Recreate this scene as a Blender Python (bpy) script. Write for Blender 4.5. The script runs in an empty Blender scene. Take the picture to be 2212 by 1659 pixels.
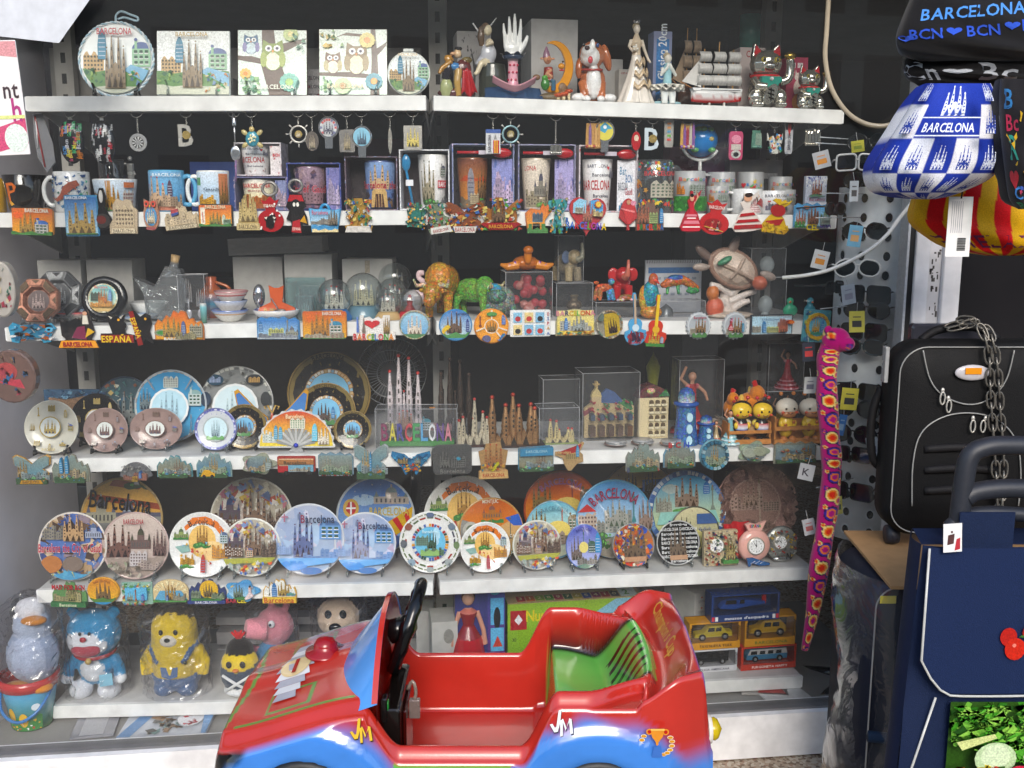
import bpy,math,random
from mathutils import Vector,Matrix,kdtree
from mathutils.bvhtree import BVHTree
from math import sin,cos,pi,radians as R
rnd=random.Random(7)
SC=bpy.context.scene;COL=SC.collection
# ---------------------------------------------------------------- camera, sky, sun, exposure
F_PX,CX,CY,PITCH,CAM_Y,H=2171.0,1106.0,829.5,R(10),-2.4,1.36
cd=bpy.data.cameras.new('camera');cam=bpy.data.objects.new('camera',cd);COL.objects.link(cam)
cam.location=(0,CAM_Y,H);cam.rotation_euler=(R(90)-PITCH,0,0)
cd.sensor_width=36;cd.lens=36*F_PX/2212;cd.clip_end=400;cd.clip_start=.05
SC.camera=cam
SUN_EL,SUN_AZ=R(30),R(178) # azimuth measured clockwise from +Y: behind the camera
w=bpy.data.worlds.new('World');SC.world=w;w.use_nodes=True
nt=w.node_tree;bg=nt.nodes['Background']
sky=nt.nodes.new('ShaderNodeTexSky');sky.sky_type='NISHITA';sky.sun_disc=False
sky.sun_elevation=SUN_EL;sky.sun_rotation=SUN_AZ;sky.air_density=1.2;sky.dust_density=2;sky.ozone_density=1
nt.links.new(sky.outputs[0],bg.inputs[0]);bg.inputs[1].default_value=.15
sd=bpy.data.lights.new('sun','SUN');sd.energy=1.1;sd.angle=R(26);sd.color=(1,.975,.94)
sun=bpy.data.objects.new('sun',sd);COL.objects.link(sun)
sv=Vector((sin(SUN_AZ)*cos(SUN_EL),cos(SUN_AZ)*cos(SUN_EL),sin(SUN_EL)))
sun.rotation_euler=sv.to_track_quat('Z','Y').to_euler()
vs=SC.view_settings;vs.view_transform='Standard';vs.look='None';vs.exposure=1.08;vs.gamma=1
SC.cycles.max_bounces=8;SC.cycles.transparent_max_bounces=24;SC.cycles.diffuse_bounces=3
SC.cycles.glossy_bounces=3;SC.cycles.caustics_reflective=False;SC.cycles.caustics_refractive=False
# ---------------------------------------------------------------- photo geometry helpers
def ray(qx,qy):
 x=(qx-CX)/F_PX;y=-(qy-CY)/F_PX
 return Vector((x,cos(PITCH)+y*sin(PITCH),-sin(PITCH)+y*cos(PITCH)))
XC=-0.19
YAW={'L':R(1.0),'R':R(8.9)}
def bay(qx):return 'L' if qx<932 else 'R'
def hit(qx,qy,inset,b=None):
 """world point of photo pixel on the vertical plane `inset` metres behind the shelf fronts; also metres per photo pixel"""
 b=b or bay(qx);a=YAW[b];n=Vector((-sin(a),cos(a),0));c=Vector((XC,0,0))+n*inset
 d=ray(qx,qy);o=Vector((0,CAM_Y,H));t=(c-o).dot(n)/d.dot(n)
 return o+d*t,t/F_PX
ZR={1:H+.2533,2:H-.008,3:H-.269,4:H-.5945,5:H-.929,6:H-1.2377,7:.004}
TILT={1:(.004,.018),2:(.006,.013),3:(.014,.018),4:(.013,.024),5:(.014,.019),6:(.018,.02),7:(0,0)} # the boards slope a little
def shelfz(row,x):return ZR[row]-TILT[row][x>XC]*abs(x-XC)
def on(row,qx,qtop,inset,b=None):
 """base point on a shelf below pixel column qx, item height so that its top shows at qtop, metres per pixel, yaw"""
 b=b or bay(qx);lo,hi=-800,2600
 for _ in range(40):
  m=(lo+hi)/2;p,s=hit(qx,m,inset,b)
  if p.z>shelfz(row,p.x):lo=m
  else:hi=m
 p,s=hit(qx,lo,inset,b);t,s2=hit(qx,qtop,inset,b);z=shelfz(row,p.x)
 return Vector((p.x,p.y,z)),max(t.z-z,.004),(s+s2)/2,YAW[b]
def at(qx,qy,Y):
 d=ray(qx,qy);t=(Y-CAM_Y)/d.y
 return Vector((0,CAM_Y,H))+d*t,t/F_PX
# ---------------------------------------------------------------- colours and materials
def lin(c):return c/12.92 if c<=.04045 else((c+.055)/1.055)**2.4
def hx(s):
 if not isinstance(s,str):return s
 if len(s)==3:s=''.join(a+a for a in s)
 return tuple(lin(int(s[i:i+2],16)/255)for i in(0,2,4))
MATS={}
def nmat(name):
 m=bpy.data.materials.new(name);m.use_nodes=True;return m,m.node_tree,m.node_tree.nodes['Principled BSDF']
def mat(kind):
 """shared procedural materials; the base colour comes from the mesh colour attribute 'Col', varied by noise"""
 if kind in MATS:return MATS[kind]
 m,t,b=nmat(kind);N=t.nodes.new;L=t.links.new
 S=dict(gloss=(.16,0,.06,60,.02,0),matte=(.6,0,.12,90,.1,0),resin=(.38,0,.45,420,.5,0),fabric=(.9,0,.18,700,.25,0),
    plush=(1,0,.16,260,.9,0),metal=(.26,.4,.1,150,.08,0),chrome=(.12,.85,.0,20,.02,0),antique=(.36,.6,.5,380,.5,0),
    paint=(.2,0,.09,14,.012,0),steel=(.42,0,.17,17,.03,0),card=(.7,0,.1,40,.05,0),print=(.3,0,.3,300,.04,0),
    rubber=(.5,0,.15,120,.1,0),ceramic=(.09,0,.16,260,.04,0),wood=(.5,0,.3,60,.1,0),nylon=(.62,0,.2,500,.35,0),
    wall=(.8,0,.14,5,.03,0),foil=(.22,.25,.25,240,.3,0),mosaic=(.25,0,.0,150,.5,1),film=(.12,0,.1,40,.1,0))[kind]
 ro,me,var,sc,bump,vor=S
 tc=N('ShaderNodeTexCoord');at_=N('ShaderNodeAttribute');at_.attribute_name='Col'
 nz=N('ShaderNodeTexNoise');nz.inputs['Scale'].default_value=sc;nz.inputs['Detail'].default_value=4
 L(tc.outputs['Object'],nz.inputs['Vector'])
 if vor:
  vo=N('ShaderNodeTexVoronoi');vo.inputs['Scale'].default_value=sc;L(tc.outputs['Object'],vo.inputs['Vector'])
  hs=N('ShaderNodeMix');hs.data_type='RGBA';hs.blend_type='OVERLAY';hs.inputs[0].default_value=.4
  L(at_.outputs['Color'],hs.inputs[6]);L(vo.outputs['Color'],hs.inputs[7]);src=hs.outputs[2]
  v2=N('ShaderNodeTexVoronoi');v2.feature='DISTANCE_TO_EDGE';v2.inputs['Scale'].default_value=sc;L(tc.outputs['Object'],v2.inputs['Vector'])
  r2=N('ShaderNodeMapRange');r2.inputs[1].default_value=0;r2.inputs[2].default_value=.09;r2.inputs[3].default_value=.25;L(v2.outputs['Distance'],r2.inputs[0])
  h2=N('ShaderNodeMix');h2.data_type='RGBA';h2.blend_type='MULTIPLY';h2.inputs[0].default_value=1;L(src,h2.inputs[6]);L(r2.outputs[0],h2.inputs[7])
  L(h2.outputs[2],b.inputs['Base Color']);hsrc=r2.outputs[0]
 else:
  mr=N('ShaderNodeMapRange');mr.inputs[1].default_value=.3;mr.inputs[2].default_value=.7
  mr.inputs[3].default_value=1-var;mr.inputs[4].default_value=1+var*.7;L(nz.outputs['Fac'],mr.inputs[0])
  mx=N('ShaderNodeMix');mx.data_type='RGBA';mx.blend_type='MULTIPLY';mx.clamp_result=False;mx.inputs[0].default_value=1
  L(at_.outputs['Color'],mx.inputs[6]);L(mr.outputs[0],mx.inputs[7]);L(mx.outputs[2],b.inputs['Base Color']);hsrc=nz.outputs['Fac']
 bp=N('ShaderNodeBump');bp.inputs['Strength'].default_value=min(1,bump*1.6);bp.inputs['Distance'].default_value=.0012 if sc>30 else.01
 L(hsrc,bp.inputs['Height']);L(bp.outputs[0],b.inputs['Normal'])
 rr=N('ShaderNodeMapRange');rr.inputs[3].default_value=max(.03,ro-.08);rr.inputs[4].default_value=min(1,ro+.08)
 n3=N('ShaderNodeTexNoise');n3.inputs['Scale'].default_value=25;L(tc.outputs['Object'],n3.inputs['Vector']);L(n3.outputs['Fac'],rr.inputs[0]);L(rr.outputs[0],b.inputs['Roughness'])
 b.inputs['Metallic'].default_value=me
 if kind in('nylon','fabric','plush','wall'):b.inputs['Specular IOR Level'].default_value=.2
 if kind in('paint','ceramic'):b.inputs['Coat Weight'].default_value=.6;b.inputs['Coat Roughness'].default_value=.06
 if kind in('plush','fabric'):b.inputs['Sheen Weight'].default_value=.25
 MATS[kind]=m;return m
def clear(kind,tint,gl,rough,bump=0,scale=60,haze=0):
 """thin see-through plastic or glass: transparent + fresnel gloss (+ a little diffuse haze)"""
 if kind in MATS:return MATS[kind]
 m,t,b=nmat(kind);N=t.nodes.new;L=t.links.new;t.nodes.remove(b);out=t.nodes['Material Output']
 tr=N('ShaderNodeBsdfTransparent');tr.inputs[0].default_value=(*hx(tint),1)
 g=N('ShaderNodeBsdfGlossy');g.inputs['Roughness'].default_value=rough
 fr=N('ShaderNodeFresnel');fr.inputs[0].default_value=1.45
 ge=N('ShaderNodeNewGeometry');io=N('ShaderNodeMapRange');io.inputs[3].default_value=1.45;io.inputs[4].default_value=1/1.45
 L(ge.outputs['Backfacing'],io.inputs[0]);L(io.outputs[0],fr.inputs[0])
 ml=N('ShaderNodeMath');ml.operation='MULTIPLY';ml.inputs[1].default_value=gl;ml.use_clamp=True;L(fr.outputs[0],ml.inputs[0])
 mx=N('ShaderNodeMixShader');L(ml.outputs[0],mx.inputs[0]);L(tr.outputs[0],mx.inputs[1]);L(g.outputs[0],mx.inputs[2]);last=mx.outputs[0]
 if bump:
  tc=N('ShaderNodeTexCoord');nz=N('ShaderNodeTexNoise');nz.inputs['Scale'].default_value=scale;nz.inputs['Detail'].default_value=3;nz.inputs['Distortion'].default_value=1.5
  L(tc.outputs['Object'],nz.inputs['Vector']);bp=N('ShaderNodeBump');bp.inputs['Strength'].default_value=bump;bp.inputs['Distance'].default_value=.02
  L(nz.outputs['Fac'],bp.inputs['Height']);L(bp.outputs[0],g.inputs['Normal']);L(bp.outputs[0],fr.inputs['Normal'])
 if haze:
  df=N('ShaderNodeBsdfDiffuse');df.inputs[0].default_value=(.8,.8,.82,1);m2=N('ShaderNodeMixShader');m2.inputs[0].default_value=haze
  L(last,m2.inputs[1]);L(df.outputs[0],m2.inputs[2]);last=m2.outputs[0]
 L(last,out.inputs[0]);MATS[kind]=m;return m
PANE=lambda:clear('window_glass','fcfdfd',1.0,.0,haze=.011)  # diffuse haze stands in for the veil of reflections on the pane
BOXC=lambda:clear('clear_box_plastic','f2f3f5',1.5,.05,.15,14,.035)
WRAP=lambda:clear('crinkled_film','f6f6f8',2.0,.06,.8,11,.012)
GLAS=lambda:clear('drinking_glass','d8dede',2.4,.02,0,0,.04)
FROST=lambda:clear('frosted_glass','c4cac6',1.6,.3,0,0,.4)
GLOBE=lambda:clear('globe_glass','e4eaea',2.6,.01,0,0,.03)
LENS=lambda:clear('sunglass_lens','08080a',3,.02)
# ---------------------------------------------------------------- glyphs
G={}
def load_glyphs(chars):
 obs=[]
 for ch in chars:
  for ex in(0,.5):
   cu=bpy.data.curves.new('glyph','FONT');cu.body=ch;cu.resolution_u=2;cu.extrude=ex;cu.offset=.016
   o=bpy.data.objects.new('glyph',cu);COL.objects.link(o);obs.append((ch,ex,o,cu))
 bpy.context.view_layer.update();dg=bpy.context.evaluated_depsgraph_get()
 for ch,ex,o,cu in obs:
  e=o.evaluated_get(dg);me=e.to_mesh()
  vv=[tuple(v.co)for v in me.vertices];ff=[tuple(p.vertices)for p in me.polygons];e.to_mesh_clear()
  G[ch,ex>0]=(vv,ff,max((v[0]for v in vv),default=.3),min((v[0]for v in vv),default=0))
 for ch,ex,o,cu in obs:bpy.data.objects.remove(o);bpy.data.curves.remove(cu)
load_glyphs("ABCDEFGHIJKLMNOPQRSTUVWXYZabcdefghijklmnopqrstuvwxyz0123456789'ÑñÍ-.&$/")
# ---------------------------------------------------------------- mesh builder
def sub(a,b):return(a[0]-b[0],a[1]-b[1],a[2]-b[2])
def clip_convex(pts,clip):
 out=pts;n=len(clip)
 for i in range(n):
  a=clip[i];b=clip[(i+1)%n];inp=out;out=[]
  if not inp:return[]
  ins=lambda p:(b[0]-a[0])*(p[1]-a[1])-(b[1]-a[1])*(p[0]-a[0])>=-1e-9
  for j in range(len(inp)):
   p=inp[j];q=inp[j-1];ip,iq=ins(p),ins(q)
   if ip!=iq:
    d1=(b[0]-a[0])*(q[1]-a[1])-(b[1]-a[1])*(q[0]-a[0]);d2=(b[0]-a[0])*(p[1]-a[1])-(b[1]-a[1])*(p[0]-a[0])
    k=d1/(d1-d2)if d1!=d2 else 0;out.append((q[0]+(p[0]-q[0])*k,q[1]+(p[1]-q[1])*k))
   if ip:out.append(p)
 return out
def circ(n=28,r=1,rz=None,cx=0,cz=0,a0=0,a1=2*pi):
 rz=rz or r;m=n if a1-a0>=2*pi-.01 else n+1
 return[(cx+r*cos(a0+(a1-a0)*i/n),cz+rz*sin(a0+(a1-a0)*i/n))for i in range(m)]
def rect(x0,z0,x1,z1):return[(x0,z0),(x1,z0),(x1,z1),(x0,z1)]
def rrect(x0,z0,x1,z1,r,n=4):
 o=[]
 for cx,cz,a in((x1-r,z0+r,-90),(x1-r,z1-r,0),(x0+r,z1-r,90),(x0+r,z0+r,180)):
  o+=[(cx+r*cos(R(a+90*i/n)),cz+r*sin(R(a+90*i/n)))for i in range(n+1)]
 return o
def cmr(P,n=6):
 """catmull-rom through points"""
 P=[Vector(p)for p in P];o=[]
 for i in range(len(P)-1):
  a=P[max(i-1,0)];b=P[i];c=P[i+1];d=P[min(i+2,len(P)-1)]
  n=int(n)
  for j in range(n):
   t=j/n;o.append(.5*((2*b)+(c-a)*t+(2*a-5*b+4*c-d)*t*t+(3*b-a-3*c+d)*t**3))
 o.append(P[-1]);return o
class MB:
 def __init__(s,cap=False):s.v=[];s.f=[];s.c=[];s.sm=[];s.cap=cap
 def add(s,vs_,fs,col,smooth=False):
  k=len(s.v);s.v+=[tuple(v)for v in vs_];s.f+=[tuple(i+k for i in f)for f in fs];s.sm+=[smooth]*len(fs)
  if isinstance(col,list):s.c+=col
  else:s.c+=[hx(col)]*len(vs_)
  return s
 def box(s,x0,y0,z0,x1,y1,z1,col,rz=0,c=None,bev=0):
  P=[(x,y,z)for z in(z0,z1)for x,y in((x0,y0),(x1,y0),(x1,y1),(x0,y1))]
  Fs=[(0,3,2,1),(4,5,6,7),(0,1,5,4),(1,2,6,5),(2,3,7,6),(3,0,4,7)]
  if bev:
   p=[(x,z)for x,z in rrect(x0,z0,x1,z1,bev,3)];n=len(p);e=bev*.5
   q=[((x-(x0+x1)/2)*(1-e/abs(x1-x0)*2)+(x0+x1)/2,(z-(z0+z1)/2)*(1-e/abs(z1-z0)*2)+(z0+z1)/2)for x,z in p]
   P=[(x,y0,z)for x,z in q]+[(x,y0+e,z)for x,z in p]+[(x,y1-e,z)for x,z in p]+[(x,y1,z)for x,z in q]
   Fs=[tuple(range(n)),tuple(range(4*n-1,3*n-1,-1))]
   for k in range(3):Fs+=[(k*n+(i+1)%n,k*n+i,(k+1)*n+i,(k+1)*n+(i+1)%n)for i in range(n)]
  if rz:
   cx,cy=c or((x0+x1)/2,(y0+y1)/2);P=[(cx+(x-cx)*cos(rz)-(y-cy)*sin(rz),cy+(x-cx)*sin(rz)+(y-cy)*cos(rz),z)for x,y,z in P]
  return s.add(P,Fs,col)
 def prism(s,pts,ya,yb,col,smooth=False,bev=0):
  """outline in x,z; front at ya (nearer the viewer, smaller), back at yb"""
  n=len(pts);A=sum(pts[i-1][0]*pts[i][1]-pts[i][0]*pts[i-1][1]for i in range(n))
  if A<0:pts=pts[::-1]
  if bev:
   cx=sum(p[0]for p in pts)/n;cz=sum(p[1]for p in pts)/n;m=max(math.hypot(p[0]-cx,p[1]-cz)for p in pts);k=1-bev/m
   q=[((x-cx)*k+cx,(z-cz)*k+cz)for x,z in pts]
   V=[(x,ya,z)for x,z in q]+[(x,ya+bev*.7,z)for x,z in pts]+[(x,yb,z)for x,z in pts]
   Fs=[tuple(range(n)),tuple(range(3*n-1,2*n-1,-1))]
   for k in range(2):Fs+=[(k*n+(i+1)%n,k*n+i,(k+1)*n+i,(k+1)*n+(i+1)%n)for i in range(n)]
  else:
   V=[(x,ya,z)for x,z in pts]+[(x,yb,z)for x,z in pts]
   Fs=[tuple(range(n)),tuple(range(2*n-1,n-1,-1))]+[((i+1)%n,i,n+i,n+(i+1)%n)for i in range(n)]
  return s.add(V,Fs,grad(col,V),smooth)
 def lathe(s,prof,col,seg=24,c=(0,0,0),ax='z',a0=0,a1=2*pi,sx=1):
  if s.cap:
   if isinstance(col,list):col=[col[0]]+col+[col[-1]]
   prof=[(1e-5,prof[0][1])]+list(prof)+[(1e-5,prof[-1][1])]
  V=[];Fs=[];C=[];full=a1-a0>2*pi-.01;m=seg if full else seg+1;n=len(prof)
  cols=[hx(k)for k in col]if isinstance(col,list)else[hx(col)]*n
  for i in range(m):
   a=a0+(a1-a0)*i/seg
   for j,(r,z)in enumerate(prof):
    if ax=='z':V.append((c[0]+r*sx*sin(a),c[1]-r*cos(a),c[2]+z))
    elif ax=='y':V.append((c[0]+r*sx*cos(a),c[1]+z,c[2]+r*sin(a)))
    else:V.append((c[0]+z,c[1]+r*cos(a),c[2]+r*sin(a)))
    C.append(cols[j])
  for i in range(seg):
   k=(i+1)%m
   for j in range(n-1):Fs.append((i*n+j,k*n+j,k*n+j+1,i*n+j+1))
  return s.add(V,Fs,C,True)
 def tube(s,P,r,col,seg=8,closed=False,sub_=0):
  P=[Vector(p)for p in P]
  if sub_:
   rr=r if isinstance(r,(list,tuple))else None;n0=len(P);P=cmr(P,sub_)
   if rr:r=[rr[min(int(i/sub_),n0-1)]*(1-(i%sub_)/sub_)+rr[min(int(i/sub_)+1,n0-1)]*((i%sub_)/sub_)for i in range(len(P))]
  n=len(P);rs=r if isinstance(r,(list,tuple))else[r]*n;V=[];Fs=[];up=Vector((0,0,1));u=None
  for i in range(n):
   a=P[i-1]if(i or closed)else P[0];b=P[(i+1)%n]if(i<n-1 or closed)else P[-1];d=(b-a)
   d=d.normalized()if d.length>1e-9 else Vector((0,0,1))
   if u is None:
    u=d.cross(Vector((0,1,0))if abs(d.y)<.9 else Vector((1,0,0))).normalized()
   u=(u-d*u.dot(d));u=u.normalized()if u.length>1e-6 else d.orthogonal().normalized();v_=d.cross(u)
   for j in range(seg):an=2*pi*j/seg;V.append(P[i]+(u*cos(an)+v_*sin(an))*rs[i])
  for i in range(n if closed else n-1):
   k=(i+1)%n
   for j in range(seg):Fs.append((i*seg+j,i*seg+(j+1)%seg,k*seg+(j+1)%seg,k*seg+j))
  if not closed:Fs+=[tuple(range(seg-1,-1,-1)),tuple((n-1)*seg+j for j in range(seg))]
  return s.add(V,Fs,col,True)
 def ell(s,c,r,col,seg=12,rings=8,rot=None):
  if not isinstance(r,(list,tuple)):r=(r,r,r)
  V=[];Fs=[];M=Matrix.Rotation(rot[0],3,rot[1])if rot else None
  for i in range(rings+1):
   th=pi*i/rings
   for j in range(seg):
    a=2*pi*j/seg;p=Vector((r[0]*sin(th)*cos(a),r[1]*sin(th)*sin(a),r[2]*cos(th)))
    if M:p=M@p
    V.append((c[0]+p.x,c[1]+p.y,c[2]+p.z))
  for i in range(rings):
   for j in range(seg):Fs.append((i*seg+j,(i+1)*seg+j,(i+1)*seg+(j+1)%seg,i*seg+(j+1)%seg))
  return s.add(V,Fs,grad(col,V),True)
 def sheet(s,f,nu,nv,col,smooth=True,cf=None):
  V=[f(i/nu,j/nv)for j in range(nv+1)for i in range(nu+1)]
  Fs=[(j*(nu+1)+i,j*(nu+1)+i+1,(j+1)*(nu+1)+i+1,(j+1)*(nu+1)+i)for j in range(nv)for i in range(nu)]
  C=[hx(cf(i/nu,j/nv))for j in range(nv+1)for i in range(nu+1)]if cf else col
  return s.add(V,Fs,C,smooth)
 def build(s,name,m,parent=None,label=None,voxel=0,sub_=0,cfun=None,solid=0):
  me=bpy.data.meshes.new(name);me.from_pydata(s.v,[],s.f);me.validate()
  o=bpy.data.objects.new(name,me);COL.objects.link(o);cols=s.c;smooth=s.sm
  if voxel or sub_ or solid:
   if voxel:
    md=o.modifiers.new('r','REMESH');md.mode='VOXEL';md.voxel_size=voxel;md.use_smooth_shade=True
    ms=o.modifiers.new('s','SMOOTH');ms.iterations=3;ms.factor=.5
   if sub_:md=o.modifiers.new('s','SUBSURF');md.levels=sub_;md.render_levels=sub_
   if solid:md=o.modifiers.new('t','SOLIDIFY');md.thickness=solid;md.offset=0
   bpy.context.view_layer.update();dg=bpy.context.evaluated_depsgraph_get()
   nm=bpy.data.meshes.new_from_object(o.evaluated_get(dg));o.modifiers.clear();o.data=nm;me=nm;nm.name=name
   if cfun:cols=[hx(cfun(v.co))for v in me.vertices]
   else:
    bv=BVHTree.FromPolygons(s.v,s.f);cols=[]
    for v in me.vertices:
     f_=s.f[bv.find_nearest(v.co)[2]];cols.append(tuple(sum(s.c[i][k]for i in f_)/len(f_)for k in range(3)))
   smooth=[True]*len(me.polygons)
  elif cfun:cols=[hx(cfun(v.co))for v in me.vertices]
  if len(smooth)==len(me.polygons):me.polygons.foreach_set('use_smooth',smooth)
  for a in list(me.color_attributes):me.color_attributes.remove(a)
  ca=me.color_attributes.new('Col','FLOAT_COLOR','POINT')
  if len(cols)==len(me.vertices):ca.data.foreach_set('color',[x for c in cols for x in(c[0],c[1],c[2],1.0)])
  me.materials.clear();me.materials.append(mat(m)if isinstance(m,str)else m)
  if parent:o.parent=parent
  if label:o['label']=label
  return o
def grad(col,V):
 """'bottom-top' colours make a vertical gradient in the paint"""
 if isinstance(col,str)and '-' in col:
  a,b=[hx(x)for x in col.split('-')];zs=[v[2]for v in V];lo,hi=min(zs),max(zs);d=(hi-lo)or 1
  return[tuple(a[k]+(b[k]-a[k])*(v[2]-lo)/d for k in range(3))for v in V]
 return col
def tag(o,label,cat,group=None,kind=None):
 if label:o['label']=label
 if cat:o['category']=cat
 if group:o['group']=group
 if kind:o['kind']=kind
 return o
def thing(name,label,cat,loc=(0,0,0),yaw=0,group=None,tilt=0,roll=0):
 o=bpy.data.objects.new(name,None);COL.objects.link(o);o.empty_display_size=.02
 o.location=loc;o.rotation_euler=(tilt,roll,yaw);return tag(o,label,cat,group)
# ---------------------------------------------------------------- little pictures: painted or moulded scenes on plates, tiles, mugs, magnets
class CV:
 """canvas in units -1..1 mapped on a surface facing -y; every layer is laid a little prouder than the one below"""
 def __init__(s,mb,cx,cz,sx,sz,y,clip=None,mp=None,th=0,step=.0001,cell=None):
  s.mb,s.cx,s.cz,s.sx,s.sz,s.y,s.clip,s.mp,s.th,s.step,s.k=mb,cx,cz,sx,sz,y,clip,mp,th,step,0;s.cell=cell or(.16,9);s.outline=None
 def poly(s,pts,col,th=None,raw=False):
  th=s.th if th is None else th;s.k+=1
  n=len(pts);A=sum(pts[i-1][0]*pts[i][1]-pts[i][0]*pts[i-1][1]for i in range(n))
  if A<0:pts=pts[::-1]
  if s.clip and not raw:pts=clip_convex(pts,s.clip)
  if len(pts)<3:return
  pieces=[pts]
  if s.mp:
   for ax in(0,1):
    st=s.cell[ax];new=[]
    for pp in pieces:
     xs=[p[ax]for p in pp];hi_=max(xs)
     if hi_-min(xs)<=st*1.2:new.append(pp);continue
     x=min(xs)
     while x<hi_-1e-6:
      c=clip_convex(pp,rect(x,-9,x+st,9)if ax==0 else rect(-9,x,9,x+st));x+=st
      if len(c)>2:new.append(c)
    pieces=new
  yf=s.y-s.k*s.step-th
  zs=[p[1]for p in pts];lo,hi=min(zs),max(zs);d=(hi-lo)or 1
  for pc in pieces:
   W=[(s.cx+u*s.sx,yf,s.cz+v*s.sz)for u,v in pc];n=len(W);Fs=[tuple(range(n))]
   if th and not s.mp:W=W+[(x,s.y,z)for x,y,z in W];Fs+=[((i+1)%n,i,n+i,n+(i+1)%n)for i in range(n)]
   if isinstance(col,str)and '-' in col:
    a,b=[hx(x)for x in col.split('-')];C=[tuple(a[k]+(b[k]-a[k])*(pc[i%n][1]-lo)/d for k in range(3))for i in range(len(W))]
   else:C=col
   if s.mp:W=[s.mp(*p)for p in W]
   s.mb.add(W,Fs,C)
 def text(s,st,x,z,h,col,w=None,arc=0,ex=0,rot=0):
  s.k+=1;adv=[];cur=0
  for ch in st:
   if ch==' ':adv.append(cur);cur+=.35;continue
   g=G.get((ch,False))or G['O',False];adv.append(cur-g[3]);cur+=g[2]-g[3]+.07
  asp=s.sz/s.sx;k=h/.7;W=cur*k*asp;q=(w/W)if w else 1;cols=col.split('|')
  yf=s.y-s.k*s.step-s.th
  for i,ch in enumerate(st):
   if ch==' ':continue
   g=G.get((ch,ex>0))or G['O',ex>0];V=[]
   cc=(adv[i]+(g[2]-g[3])/2)*k*asp*q-W*q/2
   for a,b,c_ in g[0]:
    gx=(adv[i]+a)*k*asp*q-W*q/2;gz=(b-.35)*k
    if arc:
     th=cc/arc;rr=abs(arc)+(gz if arc>0 else-gz);lx=gx-cc
     sg=1 if arc>0 else-1;th=cc/abs(arc)
     u=x+sin(th)*(abs(arc)+sg*gz)+lx*cos(th);v=z+sg*((cos(th)*(abs(arc)+sg*gz)-abs(arc))-lx*sin(th))
    elif rot:u=x+gx*cos(rot)/1-gz*asp*sin(rot);v=z+gx/asp*sin(rot)+gz*cos(rot)
    else:u,v=x+gx,z+gz
    p=(s.cx+u*s.sx,yf-(c_+.5)*ex if ex else yf,s.cz+v*s.sz);V.append(s.mp(*p)if s.mp else p)
   s.mb.add(V,g[1],cols[i%len(cols)])
 # --- motifs
 def sag(s,x,z,w,h,c,tip='c98',dark='543'):
  e=[(-.42,.74),(-.17,1),(.17,.98),(.42,.76)]
  s.poly([(x-w*.5,z),(x+w*.5,z),(x+w*.46,z+h*.3),(x+w*.3,z+h*.34),(x,z+h*.46),(x-w*.3,z+h*.34),(x-w*.46,z+h*.3)],c)
  for dx,k in e:
   X=x+dx*w;b=w*.085
   s.poly([(X-b,z+h*.08),(X+b,z+h*.08),(X+b*.85,z+h*k*.55),(X+b*.3,z+h*k*.9),(X-b*.3,z+h*k*.9),(X-b*.85,z+h*k*.55)],c)
   s.poly(circ(6,w*.045,w*.045,X,z+h*k*.95),tip)
   for j in range(4):s.poly(rect(X-b*.35,z+h*k*(.2+.15*j),X+b*.35,z+h*k*(.26+.15*j)),dark)
  for dx in(-.28,0,.28):s.poly([(x+(dx-.1)*w,z+h*.02),(x+(dx+.1)*w,z+h*.02),(x+dx*w,z+h*.24)],dark)
 def agb(s,x,z,w,h,c,st='bcd'):
  p=[(-.5,0),(.5,0),(.54,.45),(.42,.78),(.2,.95),(0,1),(-.2,.95),(-.42,.78),(-.54,.45)]
  s.poly([(x+a*w,z+b*h)for a,b in p],c)
  for j in range(5):s.poly(rect(x-w*.4,z+h*(.1+j*.14),x+w*.4,z+h*(.13+j*.14)),st)
 def dome(s,x,z,w,h,c,rf='89a'):
  s.poly(rect(x-w*.5,z,x+w*.5,z+h*.38),c);s.poly(rect(x-w*.17,z,x+w*.17,z+h*.58),c)
  s.poly(circ(10,w*.16,h*.28,x,z+h*.58,0,pi),rf);s.poly(rect(x-w*.025,z+h*.84,x+w*.025,z+h),c)
  for dx in(-.42,.42):s.poly([(x+(dx-.07)*w,z+h*.36),(x+(dx+.07)*w,z+h*.36),(x+dx*w,z+h*.66)],rf)
  for j in range(7):s.poly(rect(x+w*(-.44+j*.13),z+h*.08,x+w*(-.39+j*.13),z+h*.28),'555')
 def mil(s,x,z,w,h,c,dk='554'):
  s.poly([(x-w*.5,z),(x+w*.5,z),(x+w*.52,z+h*.75)]+[(x+w*(.5-.1*j),z+h*(.82+.12*sin(j*1.7)))for j in range(11)],c)
  for r_ in range(4):
   for j in range(6):s.poly(circ(6,w*.055,h*.055,x+w*(-.4+.16*j),z+h*(.14+.18*r_)),dk)
 def bat(s,x,z,w,h,c='9c9',rf='56a'):
  s.poly(rect(x-w*.5,z,x+w*.5,z+h*.66),c);s.poly(circ(10,w*.5,h*.24,x,z+h*.64,0,pi),rf)
  s.poly(rect(x-w*.36,z+h*.6,x-w*.22,z+h*.95),c);s.poly(circ(6,w*.1,h*.07,x-w*.29,z+h*.96),rf)
  for r_ in range(3):
   for j in range(3):s.poly(rrect(x+w*(-.38+.29*j),z+h*(.08+.19*r_),x+w*(-.2+.29*j),z+h*(.2+.19*r_),.02*w,1),'354');s.poly(rect(x+w*(-.4+.29*j),z+h*(.07+.19*r_),x+w*(-.18+.29*j),z+h*(.1+.19*r_)),'eee')
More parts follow.
